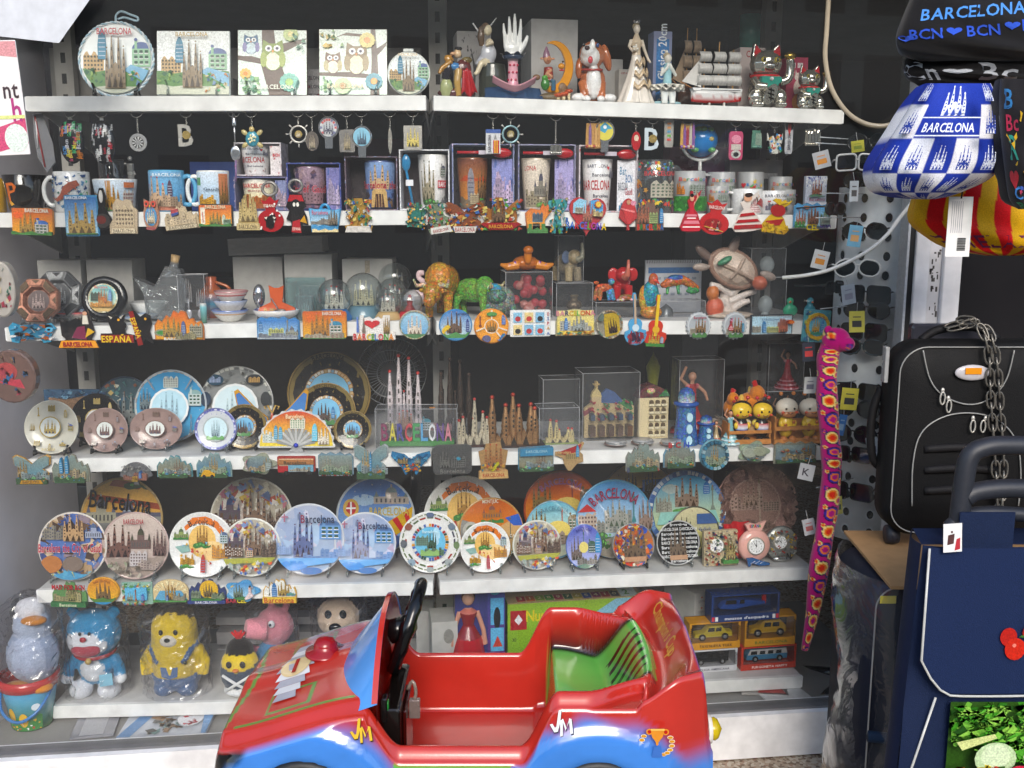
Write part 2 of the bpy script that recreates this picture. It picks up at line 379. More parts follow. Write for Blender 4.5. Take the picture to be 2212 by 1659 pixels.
 def clm(s,x,z,w,h,c,b='875'):
  s.poly([(x-w*.5,z),(x+w*.5,z),(x+w*.25,z+h*.16),(x+w*.14,z+h*.2),(x+w*.12,z+h*.78),(x+w*.28,z+h*.82),(x+w*.08,z+h),(x-w*.1,z+h),(x-w*.28,z+h*.82),(x-w*.12,z+h*.78),(x-w*.14,z+h*.2),(x-w*.25,z+h*.16)],c)
  s.poly(circ(6,w*.14,h*.05,x,z+h*.98),b)
 def tree(s,x,z,w,h,c='474'):
  for j in range(5):s.poly(circ(7,w*.2,h*.3,x+w*(-.36+.18*j),z+h*(.3+.25*((j*7)%3)/3),j),c)
  for j in range(4):s.poly(circ(5,w*.07,h*.12,x+w*(-.3+.2*j),z+h*(.4+.1*(j%2)),j),'6a5')
 def city(s,x,z,w,h,c,dk='555',n=9):
  rr=random.Random(int((x*7+z*13+w*5)*100))
  n=int(n)
  for j in range(n):
   bw=w/n;X=x-w/2+bw*j;k=.35+.6*rr.random();hh=h*k;cc=hx(c);f=.6+.6*rr.random();cc=tuple(min(1,v*f)for v in cc)
   top=[(X+bw,z+hh*.8),(X+bw*.5,z+hh),(X,z+hh*.8)]if rr.random()<.45 else[(X+bw,z+hh*.9),(X,z+hh*.9)]
   s.poly([(X,z),(X+bw,z)]+top,cc)
   for i in range(3):s.poly(rect(X+bw*.25,z+hh*(.15+.22*i),X+bw*.7,z+hh*(.24+.22*i)),dk)
 def sun(s,x,z,r,c='fa2',rays='e62'):
  for j in range(10):a=j*pi/5;s.poly([(x+r*1.5*cos(a),z+r*1.5*sin(a)),(x+r*cos(a+.25),z+r*sin(a+.25)),(x+r*cos(a-.25),z+r*sin(a-.25))],rays)
  s.poly(circ(10,r,r,x,z),c)
 def band(s,z0,z1,col,wave=0,x0=None,x1=None):
  m=.8 if s.outline else 1.1;x0=-m if x0 is None else x0;x1=m if x1 is None else x1
  s.poly([(x0,z0),(x1,z0)]+[(x1-(x1-x0)*j/8,z1+wave*sin(j*1.9))for j in range(9)],col)
 def heart(s,x,z,w,c):
  s.poly([(x+w*.031*(16*sin(t)**3),z+w*.031*(13*cos(t)-5*cos(2*t)-2*cos(3*t)-cos(4*t)))for t in[2*pi*i/20 for i in range(20)]],c)
 def gecko(s,x,z,w,c,c2='e83'):
  P=[(-.5,-.3),(-.3,-.42),(-.1,-.25),(.02,0),(.2,.18),(.42,.3)];wd=[.02,.05,.09,.13,.12,.1];U=[];D=[]
  for(a,b),k in zip(P,wd):U.append((x+w*(a-k*.5),z+w*(b+k)));D.append((x+w*(a+k*.5),z+w*(b-k)))
  s.poly(U+D[::-1],c)
  for a,b,dx,dz in((.2,.2,-.18,.2),(.2,.2,.12,-.2),(-.05,-.1,-.22,.08),(-.05,-.1,.2,-.15)):
   s.poly([(x+w*a,z+w*b),(x+w*(a+dx),z+w*(b+dz)),(x+w*(a+dx*.8+.06),z+w*(b+dz*.8-.02)),(x+w*(a+.08),z+w*b)],c2)
 def bull(s,x,z,w,c='1a1616'):
  s.poly([(x+w*a,z+w*b)for a,b in((-.5,.1),(-.42,.28),(-.1,.3),(.12,.42),(.3,.34),(.36,.5),(.42,.32),(.5,.16),(.4,.06),(.26,.1),(.3,-.35),(.2,-.35),(.12,0),(-.2,.02),(-.26,-.35),(-.36,-.35),(-.38,.02))],c)
 def lady(s,x,z,w,h,c,top='e9b'):
  s.poly([(x-w*.08,z+h*.5),(x+w*.08,z+h*.5),(x+w*.5,z+h*.1),(x+w*.4,z),(x-w*.4,z),(x-w*.5,z+h*.1)],c)
  for j in range(3):s.poly([(x-w*(.2+.1*j),z+h*(.34-.11*j)),(x+w*(.2+.1*j),z+h*(.34-.11*j)),(x+w*(.22+.1*j),z+h*(.31-.11*j)),(x-w*(.22+.1*j),z+h*(.31-.11*j))],'fee')
  s.poly([(x-w*.1,z+h*.48),(x+w*.1,z+h*.48),(x+w*.12,z+h*.72),(x-w*.12,z+h*.72)],c)
  s.poly(circ(8,w*.1,h*.08,x,z+h*.82),top);s.poly(circ(6,w*.09,h*.05,x,z+h*.89),'211')
  s.poly([(x+w*.1,z+h*.7),(x+w*.32,z+h*.85),(x+w*.2,z+h*1),(x+w*.24,z+h*.85),(x+w*.08,z+h*.62)],top)
 def rings(s,n,r0,r1,cols):
  rr=random.Random(5)
  n=int(n)
  for j in range(n):
   a=2*pi*j/n;r_=(r0+r1)/2;t=(r1-r0)*.5;s.poly([(cos(a+q)*k,sin(a+q)*k)for q,k in((-pi/n*.8,r0),(pi/n*.8,r0),(pi/n*.8,r1),(-pi/n*.8,r1))],cols[rr.randrange(len(cols))])
 def shards(s,n,x0,z0,x1,z1,cols,sz=.12,seed=1):
  rr=random.Random(seed)
  for j in range(n):s.poly(circ(rr.choice((4,5,6)),sz*(.6+.6*rr.random()),None,x0+(x1-x0)*rr.random(),z0+(z1-z0)*rr.random(),rr.random()*3,rr.random()*3+20)[:5],cols[rr.randrange(len(cols))])
 def flower(s,x,z,r,c,c2='fe8',n=9):
  n=int(n)
  for j in range(n):a=2*pi*j/n;s.poly(circ(6,r*.28,r*.28,x+r*.6*cos(a),z+r*.6*sin(a)),c)
  s.poly(circ(8,r*.35,None,x,z),c2)
 def owl(s,x,z,w,h,c,wing,belly):
  s.poly([(x-w*.5,z+h*.75),(x-w*.45,z+h),(x-w*.15,z+h*.88),(x+w*.15,z+h*.88),(x+w*.45,z+h),(x+w*.5,z+h*.75)]+circ(12,w*.5,h*.42,x,z+h*.42,0,-pi)[0:],c)
  s.poly(circ(10,w*.36,h*.3,x,z+h*.3),belly)
  for d in(-1,1):s.poly(circ(8,w*.16,h*.26,x+d*w*.44,z+h*.36),wing);s.poly(circ(8,w*.17,w*.17,x+d*w*.2,z+h*.72),'fff');s.poly(circ(6,w*.08,w*.08,x+d*w*.2,z+h*.72),'335')
  s.poly([(x-w*.06,z+h*.66),(x+w*.06,z+h*.66),(x,z+h*.56)],'e94')
 def draw(s,spec):
  for it in spec.split(';'):
   it=it.strip()
   if not it:continue
   nm,_,ar=it.partition(':');A=[]
   for q in ar.split(','):
    q=q.strip()
    try:A.append(float(q)if('.' in q or q.lstrip('-').isdigit())and not(len(q)in(3,6)and q.isdigit())else q)
    except ValueError:A.append(q)
   if nm=='sky':s.poly(s.clip or s.outline or rect(-1,-1,1,1),A[0])
   elif nm=='b':s.band(*A)
   elif nm=='r':s.poly(rect(*A[:4]),A[4])
   elif nm=='o':s.poly(circ(16,A[2],A[3],A[0],A[1]),A[4])
   elif nm=='t':
    st=A[0]if isinstance(A[0],str)else str(int(A[0]));s.text(st,A[1],A[2],A[3],str(A[4]),*(A[5:]))
   elif nm=='p':s.poly([(A[i],A[i+1])for i in range(0,len(A)-1,2)],A[-1])
   elif nm=='sh':s.shards(int(A[0]),A[1],A[2],A[3],A[4],A[5].split('|'),A[6],int(A[7])if len(A)>7 else 1)
   elif nm=='rg':s.rings(int(A[0]),A[1],A[2],A[3].split('|'))
   else:getattr(s,nm)(*A)
# ================================================================ the setting
def solo(name,mb,m,label,cat,group=None,kind=None,**k):
 o=mb.build(name,m,**k);return tag(o,label,cat,group,kind)
# terrazzo floor of the shop, one sheet reaching far behind the camera (street side)
fm,ft,fb=nmat('terrazzo');N=ft.nodes.new;L=ft.links.new
tc=N('ShaderNodeTexCoord');vo=N('ShaderNodeTexVoronoi');vo.inputs['Scale'].default_value=130;L(tc.outputs['Object'],vo.inputs['Vector'])
cr=N('ShaderNodeValToRGB');L(vo.outputs['Color'],cr.inputs[0]);e=cr.color_ramp.elements;e[0].color=(.2,.13,.08,1);e[1].color=(.62,.55,.45,1)
for p_,c_ in((.3,(.42,.33,.24,1)),(.55,(.55,.48,.38,1)),(.8,(.36,.22,.15,1))):x=e.new(p_);x.color=c_
cr.color_ramp.interpolation='CONSTANT'
n2=N('ShaderNodeTexNoise');n2.inputs['Scale'].default_value=6;L(tc.outputs['Object'],n2.inputs['Vector'])
mx=N('ShaderNodeMix');mx.data_type='RGBA';mx.blend_type='MULTIPLY';mx.inputs[0].default_value=.4;L(cr.outputs[0],mx.inputs[6]);L(n2.outputs['Fac'],mx.inputs[7]);L(mx.outputs[2],fb.inputs['Base Color']);fb.inputs['Roughness'].default_value=.45
mb=MB();mb.add([(-1.8,-.9,0),(6,-.9,0),(6,4.5,0),(-1.8,4.5,0)],[(0,1,2,3)],'aaa')
o=mb.build('floor',fm);tag(o,None,None,kind='structure')
mb=MB();mb.add([(-60,-60,-.02),(60,-60,-.02),(60,60,-.02),(-60,60,-.02)],[(0,1,2,3)],'777368');o=mb.build('pavement','wall');tag(o,None,None,kind='structure')
mb=MB();mb.box(-1.8,-.9,-.02,6,-.86,-.001,'8a857c');o=mb.build('kerb','wall');tag(o,None,None,kind='structure')
# shop interior
mb=MB();mb.box(-2.7,2.41,0,4.2,2.5,2.6,'2c2a2c');solo('back_wall',mb,'wall','dark grey back wall of the shop behind the shelves','wall')
mb=MB();mb.add([(-1.33,-.27,0),(-1.28,.46,0),(-1.28,.46,2.6),(-1.33,-.27,2.6),(-1.37,-.27,0),(-1.33,.46,0),(-1.33,.46,2.6),(-1.37,-.27,2.6)],[(0,1,2,3),(5,4,7,6),(4,0,3,7),(1,5,6,2),(3,2,6,7)],'dcd8e0')
solo('side_wall',mb,'wall','pale grey lilac side wall at the left end of the window display','wall')
mb=MB();mb.box(-1.8,-.05,2.02,4.2,2.4,2.1,'4a4846');solo('ceiling_panel',mb,'wall','dark ceiling panel above the window display','ceiling')
mb=MB();mb.box(-2.7,.42,0,-2.6,2.4,2.6,'2a2a2c');mb.box(-2.6,.43,0,-1.40,.47,2.6,'2c2c30');solo('store_wall',mb,'wall','dark store room wall behind the left end of the window display','wall')
mb=MB();mb.box(-6,-.36,2.03,6,-.06,3.6,'6a665e');solo('added_facade',mb,'wall','stone facade band above the shop window, out of view','facade')  # added out of view to stop sun and sky entering above the window
mb=MB();mb.box(1.75,.9,0,1.85,2.3,2.05,'0c0c0e');mb.box(3.6,-.2,0,3.7,2.3,2.6,'0e0e10');solo('partition_wall',mb,'wall','dark partition deep inside the shop on the right','wall')
# window bottom frame (sill), and pane
GL0,GL1=Vector((-1.75,-.341,0)),Vector((1.06,-.005,0));gdir=(GL1-GL0).normalized();gyaw=math.atan2(gdir.y,gdir.x)
def along(mb,u0,u1,off0,off1,z0,z1,col):
 n=Vector((-gdir.y,gdir.x,0));P=[GL0+gdir*u+n*o_ for u,o_ in((u0,off0),(u1,off0),(u1,off1),(u0,off1))]
 V=[(p.x,p.y,z)for z in(z0,z1)for p in P];mb.add(V,[(0,3,2,1),(4,5,6,7),(0,1,5,4),(1,2,6,5),(2,3,7,6),(3,0,4,7)],col)
GLn=(GL1-GL0).length
t=thing('shop_window','large glass shop window with a low white frame along the bottom','window')
mb=MB();along(mb,0,GLn,-.03,.045,.004,.118,'e8e8ea');along(mb,0,GLn,-.012,.03,.118,.124,'6a6a6c');mb.build('frame','steel',t)
mb=MB();along(mb,0,GLn,.004,.010,.124,2.02,'fff');mb.build('glass_pane',PANE(),t)
# display platform inside window below the lowest shelf
mb=MB();along(mb,0,GLn,.05,.8,.002,.06,'8d8b88');solo('display_platform',mb,'wall','grey platform behind the window frame under the lowest shelf','platform')
# shelving bays
def bayaxis(b):
 a=YAW[b];return Vector((cos(a),sin(a),0)),Vector((-sin(a),cos(a),0))
ENDQ={1:(55,1822),2:(-20,1806),3:(12,1790),4:(95,1778),5:(80,1757),6:(112,1733)}
DEP=.36
for row in range(1,7):
 for b in 'LR':
  ax,nn=bayaxis(b);c=Vector((XC,0,0))
  q=ENDQ[row][0]if b=='L' else ENDQ[row][1]
  if row==4 and b=='L':q=60
  z=ZR[row];p,s_=hit(q,447 if row<3 else 447+(H-z)/2.4*F_PX*.98,0,b);p,l_,s_,y_=on(row,q,100,0,b)
  Ln=abs((p-c).dot(ax));o_=thing('shelf',f'white metal shelf board of the {"left" if b=="L" else "right"} bay, '+['','topmost of its bay','second from the top','third from the top','fourth from the top','second from the bottom','lowest of its bay'][row],'shelf',(c.x,c.y,z),YAW[b],'white metal display shelves',0,TILT[row][0]*-1 if b=='L' else TILT[row][1])
  x0,x1=(-Ln,-.009)if b=='L' else(.009,Ln)
  mb=MB();mb.box(x0,0,-.034,x1,.014,0,'e4e4e2',bev=.0015);mb.box(x0,.0141,-.006,x1,DEP,-.0005,'c9c8c6')
  mb.box(x0,.03,-.030,x0+.002,DEP,-.0061,'c9c8c6');mb.box(x1-.002,.03,-.030,x1,DEP,-.0061,'c9c8c6');mb.build('board','steel',o_)
  if True:
   mb=MB();e_=x1 if b=='R' else x0;mb.box(e_-.003,.001,-.032,e_+.003,.012,-.001,'f2f2f4');mb.build('end_cap','steel',o_)
   for ex in((x0+.004),(x1-.007)):
    mb=MB();mb.add([(ex,.05,-.03),(ex,DEP,-.03),(ex,DEP,-.11),(ex,.12,-.045),(ex+.003,.05,-.03),(ex+.003,DEP,-.03),(ex+.003,DEP,-.11),(ex+.003,.12,-.045)],[(0,1,2,3),(7,6,5,4),(0,4,5,1),(1,5,6,2),(2,6,7,3),(3,7,4,0)],'b8b6b2');mb.build('bracket','steel',o_)
def upright(name,x,y,yaw,label,z1=2.02):
 t=thing(name,label,'shelf upright',(x,y,.06),yaw,'slotted shelf uprights')
 mb=MB();mb.box(-.024,.0,0,.024,.03,z1-.06,'a9a6a0')
 mb.build('post','steel',t);mb=MB()
 for i in range(36):mb.box(-.006,-.0012,.03+i*.053,.006,.0002,.056+i*.053,'0e0e0e')
 mb.build('slot_row','matte',t)
axL,nL=bayaxis('L');axR,nR=bayaxis('R');c0=Vector((XC,0,0))
p=c0+nL*(DEP+.01);upright('shelf_upright',p.x-.0,p.y,0,'grey slotted upright between the two shelf bays')
p=c0+nL*(DEP+.01)-axL*.985;upright('shelf_upright',p.x,p.y,YAW['L'],'grey slotted upright at the left end of the shelves')
p=c0+nR*(DEP+.01)+axR*.985;upright('shelf_upright',p.x,p.y,YAW['R'],'grey slotted upright at the right end of the shelves')
# vague dark things deep in the shop
def blk(name,label,cat,q0,q1,z0,z1,Y,d,col,m='card'):
 a,s_=at(q0,500,Y);b_,s_=at(q1,500,Y);mb=MB();mb.box(a.x,Y,z0,b_.x,Y+d,z1,col,bev=.002);return solo(name,mb,m,label,cat)
blk('grey_panel','grey panel standing behind the tiles on the top left shelf','panel',135,915,ZR[1]+.0005,ZR[1]+.165,.40,.012,'8f8c88')
blk('cupboard','dark brown cupboard far behind the left bay','cupboard',190,880,.002,1.05,1.7,.4,'3a3226')
blk('cupboard','tall grey cupboard deep in the shop behind the right bay','cupboard',1480,1560,.002,1.99,1.4,.3,'4c4c50')
blk('cupboard','low dark cabinet deep in the shop behind the right bay','cupboard',990,1400,.002,1.0,1.8,.4,'2c2a28')
blk('cupboard','upper dark cabinet hanging over the cash desk','cupboard',560,860,1.45,1.9,2.0,.28,'46464a')
# white door post right of the window and doorway beyond
t=thing('door_post','white painted door post with worn dark scuffs','post',(0,0,0))
a,s_=at(1972,600,-.02);b_,s_=at(2072,600,-.02);mb=MB();x0,x1=a.x,b_.x;w_=x1-x0
mb.box(x0,-.03,.004,x0+w_*.3,.05,2.6,'e2e0e2',bev=.004);mb.box(x0+w_*.3,-.015,.004,x0+w_*.62,.04,2.6,'d6d4d6',bev=.002);mb.box(x0+w_*.62,-.03,.004,x1,.05,2.6,'dddbdd',bev=.004)
mb.build('frame','steel',t);mb=MB()
rr=random.Random(3)
for i in range(60):zz=1.1+.36*rr.random();xx=x0+w_*(.36+.2*rr.random());mb.box(xx,-.0158,zz,xx+.004*rr.random()+.001,-.0149,zz+.012*rr.random()+.002,'4a4644')
mb.build('scuff_marks','matte',t)
mb=MB();mb.box(x0-.012,-.02,.004,x0-.0005,.03,2.6,'17181c');mb.box(x0-.018,-.02,.004,x0-.0125,.03,2.6,'b9bcc0');mb.build('gasket','rubber',t)
mb=MB();mb.box(x0+w_*.78,-.034,1.372-.03,x0+w_*.98,-.0302,1.372,'8c8a84');mb.build('latch_plate','metal',t)
dx=x1+.002
mb=MB();mb.box(dx,.02,.004,dx+1.1,.05,2.6,'1c1a1c');solo('shop_door',mb,'gloss','dark glazed shop door right of the white post','door')
mb=MB();mb.box(-32,-21,0,34,-20,8,'9a958c')  # unseen building, its height and width shaped for light and window reflections
for i in range(36):
 for j in range(3):mb.box(-28.2+i*1.6,-20.02,.8+j*2.5,-27.2+i*1.6,-19.99,2.4+j*2.5,'23262a')
solo('opposite_building',mb,'wall','brown building across the street behind the photographer','building')
# ================================================================ builders of the goods on the shelves
def easel(t,r,kind='clear',dy=0):
 if not kind:return
 m=GLAS()if kind=='clear' else mat('gloss');col='ccc' if kind=='clear' else '111'
 for d in(-1,1):
  mb=MB();x=d*r*.55
  mb.tube([(x*1.15,-.014+dy,.34*r),(x,-.013+dy,.12*r),(x,-.012+dy,.0),(x,-.024+dy,-.002),(x,-.022+dy,.01)],.0028,col,6)
  mb.tube([(x,-.012+dy,.002),(x,.02,.002),(x*.6,.02,r*.6)],.0025,col,6);mb.build('stand_foot',m,t)
def plate(label,row,qx,qtop,inset,rim,spec,kx=1,tilt=-.2,m='ceramic',st='clear',inner=.94,rimc=None,name='souvenir_plate',cat='plate',grp='souvenir plates',bulge=.006,qw=None,rel=None,ir=None):
 p,h,s,yaw=on(row,qx,qtop,inset);r=h/2/cos(tilt)*.985
 if qw:kx=qw*s/2/r
 t=thing(name,label,cat,p+Vector((0,0,.0035)),yaw,grp,tilt)
 mb=MB();y0=-.004
 prof=[(0,0),(r*.5,-bulge*.25),(r*.94,-bulge*.9),(r*.975,-bulge-.0016),(r,-bulge),(r*.99,-bulge+.003),(r*.6,.006),(0,.006)]
 mb.lathe(prof,[rim]*3+[rimc or rim]*3+['999','999'],40,(0,y0,r),'y',sx=kx);mb.build('dish',m,t)
 mb=MB();cl=circ(32,inner)
 mp=lambda x,y,z:(x,y-bulge*.95*((x/kx)**2+(z-r)**2)/(r*r),z)
 c=CV(mb,0,r,r*kx,r,y0-.0004,cl,mp,cell=(.22,.22));c.draw(spec);mb.build('picture',rel or m,t)
 easel(t,r,st);return t
def frame_map(qx,b=None):return YAW[b or bay(qx)]
SHAPES=dict(
 round=circ(28),rect=rrect(-1,-1,1,1,.08,2),soft=rrect(-1,-1,1,1,.3,4),oval=circ(24,1,1),
 wavy=[(x,z*(1+.05*sin(i*2.4)))for i,(x,z)in enumerate(rrect(-.97,-.93,.97,.93,.2,5))],
 postc=[(-1,-1),(1,-1),(1.0,.6),(.8,.9),(.5,.75),(.25,1),(0,.8),(-.3,1),(-.55,.8),(-.8,.95),(-1,.7)],
 city=[(-1,-1),(1,-1),(1,-.1),(.9,.3),(.7,.1),(.6,.5),(.4,.4),(.3,.9),(.1,1),(0,.8),(-.2,1),(-.35,.5),(-.5,.7),(-.7,.2),(-.85,.4),(-1,0)],
 cloud=[(cos(a)*(.85+.15*cos(5*a)),sin(a)*(.85+.15*cos(5*a)))for a in[2*pi*i/40 for i in range(40)]],
 fan=[(-.16,-1),(.16,-1),(.1,-.7)]+circ(16,1,1.6,0,-.6,R(14),R(166))+[(-.1,-.7)],
 arch=[(-1,-1),(1,-1),(1,0)]+circ(10,1,1,0,0,R(10),R(170))+[(-1,0)],
 butter=[(0,.35),(.35,.75),(.8,1),(1,.85),(.95,.3),(.55,0),(.85,-.3),(.75,-.85),(.4,-.95),(.12,-.4),(0,-.65),(-.12,-.4),(-.4,-.95),(-.75,-.85),(-.85,-.3),(-.55,0),(-.95,.3),(-1,.85),(-.8,1),(-.35,.75)],
 church=[(-.9,-1),(.9,-1),(.85,-.35),(.55,-.2),(.5,.75),(.42,.8),(.32,.1),(.24,1),(.14,1),(.06,.2),(-.06,.25),(-.14,1),(-.24,.95),(-.32,0),(-.42,.75),(-.5,.7),(-.6,-.25),(-.85,-.4)],
 dress=[(-.8,-.95),(-.3,-1),(.3,-1),(.8,-.95),(.95,-.75),(.55,-.1),(.2,.15),(.3,.45),(.7,.75),(.85,1),(.5,.8),(.15,.7),(.12,.95),(-.12,.95),(-.14,.6),(-.35,.5),(-.2,.15),(-.5,-.1),(-.95,-.75)],
 guitar=[(-.12,1),(.12,1),(.2,.8),(.1,.72),(.1,0)]+circ(6,.62,.25,0,-.22,R(60),R(-20))+[(.55,-.42)]+circ(8,1,.42,0,-.62,R(20),R(-200))+[(-.55,-.42)]+circ(6,.62,.25,0,-.22,R(200),R(120))+[(-.1,0),(-.1,.72),(-.2,.8)],
 heart=[(.0625*(16*sin(t)**3),.068*(13*cos(t)-5*cos(2*t)-2*cos(3*t)-cos(4*t))+.1)for t in[2*pi*i/36 for i in range(36)]],
 cap=[(cos(a)*(1 if i%2 else.9),sin(a)*(1 if i%2 else.9))for i,a in[(i,2*pi*i/42)for i in range(42)]],
 frame=circ(24,1,.95),bag=[(-.8,-1),(.85,-1),(1,.25),(.45,.3),(.4,.8),(.15,1),(-.15,1),(-.4,.8),(-.45,.3),(-1,.2)],
 purse=circ(22,1,.62,0,-.38,R(68),R(-248))+[(-.36,.3),(-.7,.75),(-.35,.7),(0,.95),(.35,.7),(.7,.8),(.36,.3)],
 bus=rrect(-1,-.75,1,.8,.12,2),beast=[(-.75,-1),(-.45,-1),(-.4,-.4),(.2,-.4),(.25,-1),(.6,-1),(.6,-.2),(1,.3),(.9,.9),(.65,.7),(.4,.95),(.2,.5),(-.5,.6),(-.95,.3),(-.9,-.2)],
 frog=[(-.9,-.9),(.9,-.9),(1,-.6),(.5,-.5),(.95,-.1),(.6,.1),(.5,.4),(.95,.75),(.75,.9),(.35,.7),(.3,.95),(-.3,.95),(-.35,.7),(-.7,.95),(-.95,.75),(-.5,.4),(-.6,.1),(-.95,-.1),(-.5,-.5),(-1,-.6)],
 spoon=circ(12,.95,.42,0,-.55,R(50),R(-230))+[(-.3,.1),(-.45,.6),(-.2,1),(.2,1),(.45,.6),(.3,.1)],
 owl=[(-.8,1),(-.4,.85),(.4,.85),(.8,1)]+circ(14,.95,.95,0,-.05,R(30),R(-210)),
 map_=[(-1,.35),(-.2,.35),(.3,.6),(.85,1),(1,.9),(.7,.3),(.9,.1),(.95,-.4),(.5,-.55),(.1,-1),(-.1,-1),(-.35,-.6),(-.5,-.1),(-1,.1)],
 rock=[(-1,-.55),(-.6,-.9),(.6,-.9),(1,-.55),(.75,-.4),(.8,.2),(.95,.45),(.8,.9),(.5,.6),(.25,.3),(.1,1),(-.2,1),(-.4,.3),(-.75,.5),(-.95,.9),(-1,.4),(-.7,-.4)])
def magnet(label,qx,qy,qw,qh,shape,base,spec='',rot=0,letters=None,name='fridge_magnet',m='resin',y=-.0035,th=.005,relief=.0022,b=None,extra=None,cat='magnet',grp='souvenir magnets on the shelf edges',clipr=.93,depth=None):
 b=b or bay(qx);p,s=hit(qx,qy,y,b);W,Hh=qw*s/2,qh*s/2
 t=thing(name,label,cat,p,YAW[b],grp,0,R(rot));sh=SHAPES[shape]if isinstance(shape,str)else shape
 mb=MB();mb.prism([(x*W,z*Hh)for x,z in sh],-th,0,base,bev=.0012);mb.build('backing',m,t)
 if spec:
  mb=MB();cl=None
  if shape in('round','oval','cap','frame','cloud'):cl=circ(28,clipr if shape!='cloud' else.72)
  elif shape in('rect','soft','postc','wavy','bus','arch'):cl=rect(-.93,-.9,.93,.9 if shape!='postc' else.72)
  c=CV(mb,0,0,W,Hh,-th-.0003,cl,th=relief,step=.00012);c.outline=None if cl else[(x*.93,z*.93)for x,z in sh];c.draw(spec);mb.build('relief',m,t)
 if letters:
  for st,x,z,h_,col,w_ in([letters]if isinstance(letters,tuple)else letters):
   mb=MB();c=CV(mb,0,0,W,Hh,-th-relief-.002);c.text(st,x,z,h_,col,w_,ex=.0022);mb.build('lettering','gloss',t)
 if extra:extra(t,W,Hh,th)
 return t
def mug(label,row,qx,qtop,qw,inset,col,spec,hnd=0,taper=1,m='ceramic',par=None,org=None,name='mug',grp='mugs and glasses',inside='eee',cov=1.25,cat='mug',hcol=None):
 if par is None:
  p,h,s,yaw=on(row,qx,qtop,inset);R_=qw*s/2;p=p+Vector((-sin(yaw)*0,0,0));t=thing(name,label,cat,p,yaw,grp)
 else:t,h,R_=par,org[3],org[2]
 ox,oz=(org[0],org[1])if org else(0,0);cy=org[4]if org else 0
 mb=MB();mb.lathe([(R_*taper*.2,.0004),(R_*taper*.93,.0004),(R_*taper,.003),(R_,h-.001),(R_*.975,h),(R_*.94,h-.002),(R_*taper*.9,.006),(0,.006)],[col]*5+[inside]*3,32,(ox,cy,oz));body=mb.build('cup' if par is None else 'mug',m,t)
 mb=MB();Rm=lambda z:R_*(taper+(1-taper)*(z-oz)/h)
 mp=lambda x,y,z:(ox+(Rm(z)-y)*sin((x-ox)/R_),cy-(Rm(z)-y)*cos((x-ox)/R_),z)
 c=CV(mb,ox,oz+h/2,R_*cov,h/2*.93,-.0003,rect(-1,-1,1,1),mp,step=.00008);c.draw(spec);mb.build('picture','print',body if par else t)
 if hnd:
  mb=MB();a=hnd;P=[(ox+a*R_*.93*(1 if z>.4 else taper),cy,oz+z*h)for z in(.82,)]+[(ox+a*R_*(1.28),cy,oz+.86*h),(ox+a*R_*1.62,cy,oz+.66*h),(ox+a*R_*1.6,cy,oz+.36*h),(ox+a*R_*1.3,cy,oz+.18*h),(ox+a*R_*.93,cy,oz+.2*h)]
  mb.tube(P,h*.055,hcol or col,8,sub_=4);mb.build('handle',m,body if par else t)
 return t
def edges(mb,x0,y0,z0,x1,y1,z1,r=.0006,col='eee'):
 for a,b_ in(((x0,y0,z0),(x0,y0,z1)),((x1,y0,z0),(x1,y0,z1)),((x0,y0,z1),(x1,y0,z1)),((x0,y0,z0),(x1,y0,z0)),((x0,y1,z1),(x1,y1,z1)),((x0,y0,z1),(x0,y1,z1)),((x1,y0,z1),(x1,y1,z1))):mb.tube([a,b_],r,col,5)
EDG=lambda:clear('plastic_edge','fff',4,.1,haze=.45)
def clearbox(label,row,q0,q1,qtop,inset,d,zoff=0,b=None,rz=0,name='clear_plastic_box'):
 p,h,s,yaw=on(row,(q0+q1)/2,qtop,inset,b);w_=(q1-q0)*s;t=thing(name,label,'box',p+Vector((0,0,zoff+.0005)),yaw+rz,'clear plastic display boxes');h-=zoff
 mb=MB();mb.box(-w_/2,0,0,w_/2,d,h,'fff');mb.build('walls',BOXC(),t)
 mb=MB();edges(mb,-w_/2,0,0,w_/2,d,h);mb.build('folded_edges',EDG(),t);return t,w_,h
def carton(label,row,q0,q1,qtop,inset,d,col,spec='',zoff=0,rz=0,b=None,cat='box',grp=None,name='cardboard_box',m='card',flap=False):
 p,h,s,yaw=on(row,(q0+q1)/2,qtop,inset,b);w_=(q1-q0)*s;h-=zoff;t=thing(name,label,cat,p+Vector((0,0,zoff+.0006)),yaw+rz,grp)
 mb=MB();mb.box(-w_/2,0,0,w_/2,d,h,col,bev=.0012);mb.build('carton',m,t)
 if spec:mb=MB();c=CV(mb,0,h/2,w_/2,h/2,-.0004,rect(-1,-1,1,1));c.draw(spec);mb.build('print','print',t)
 return t,w_,h
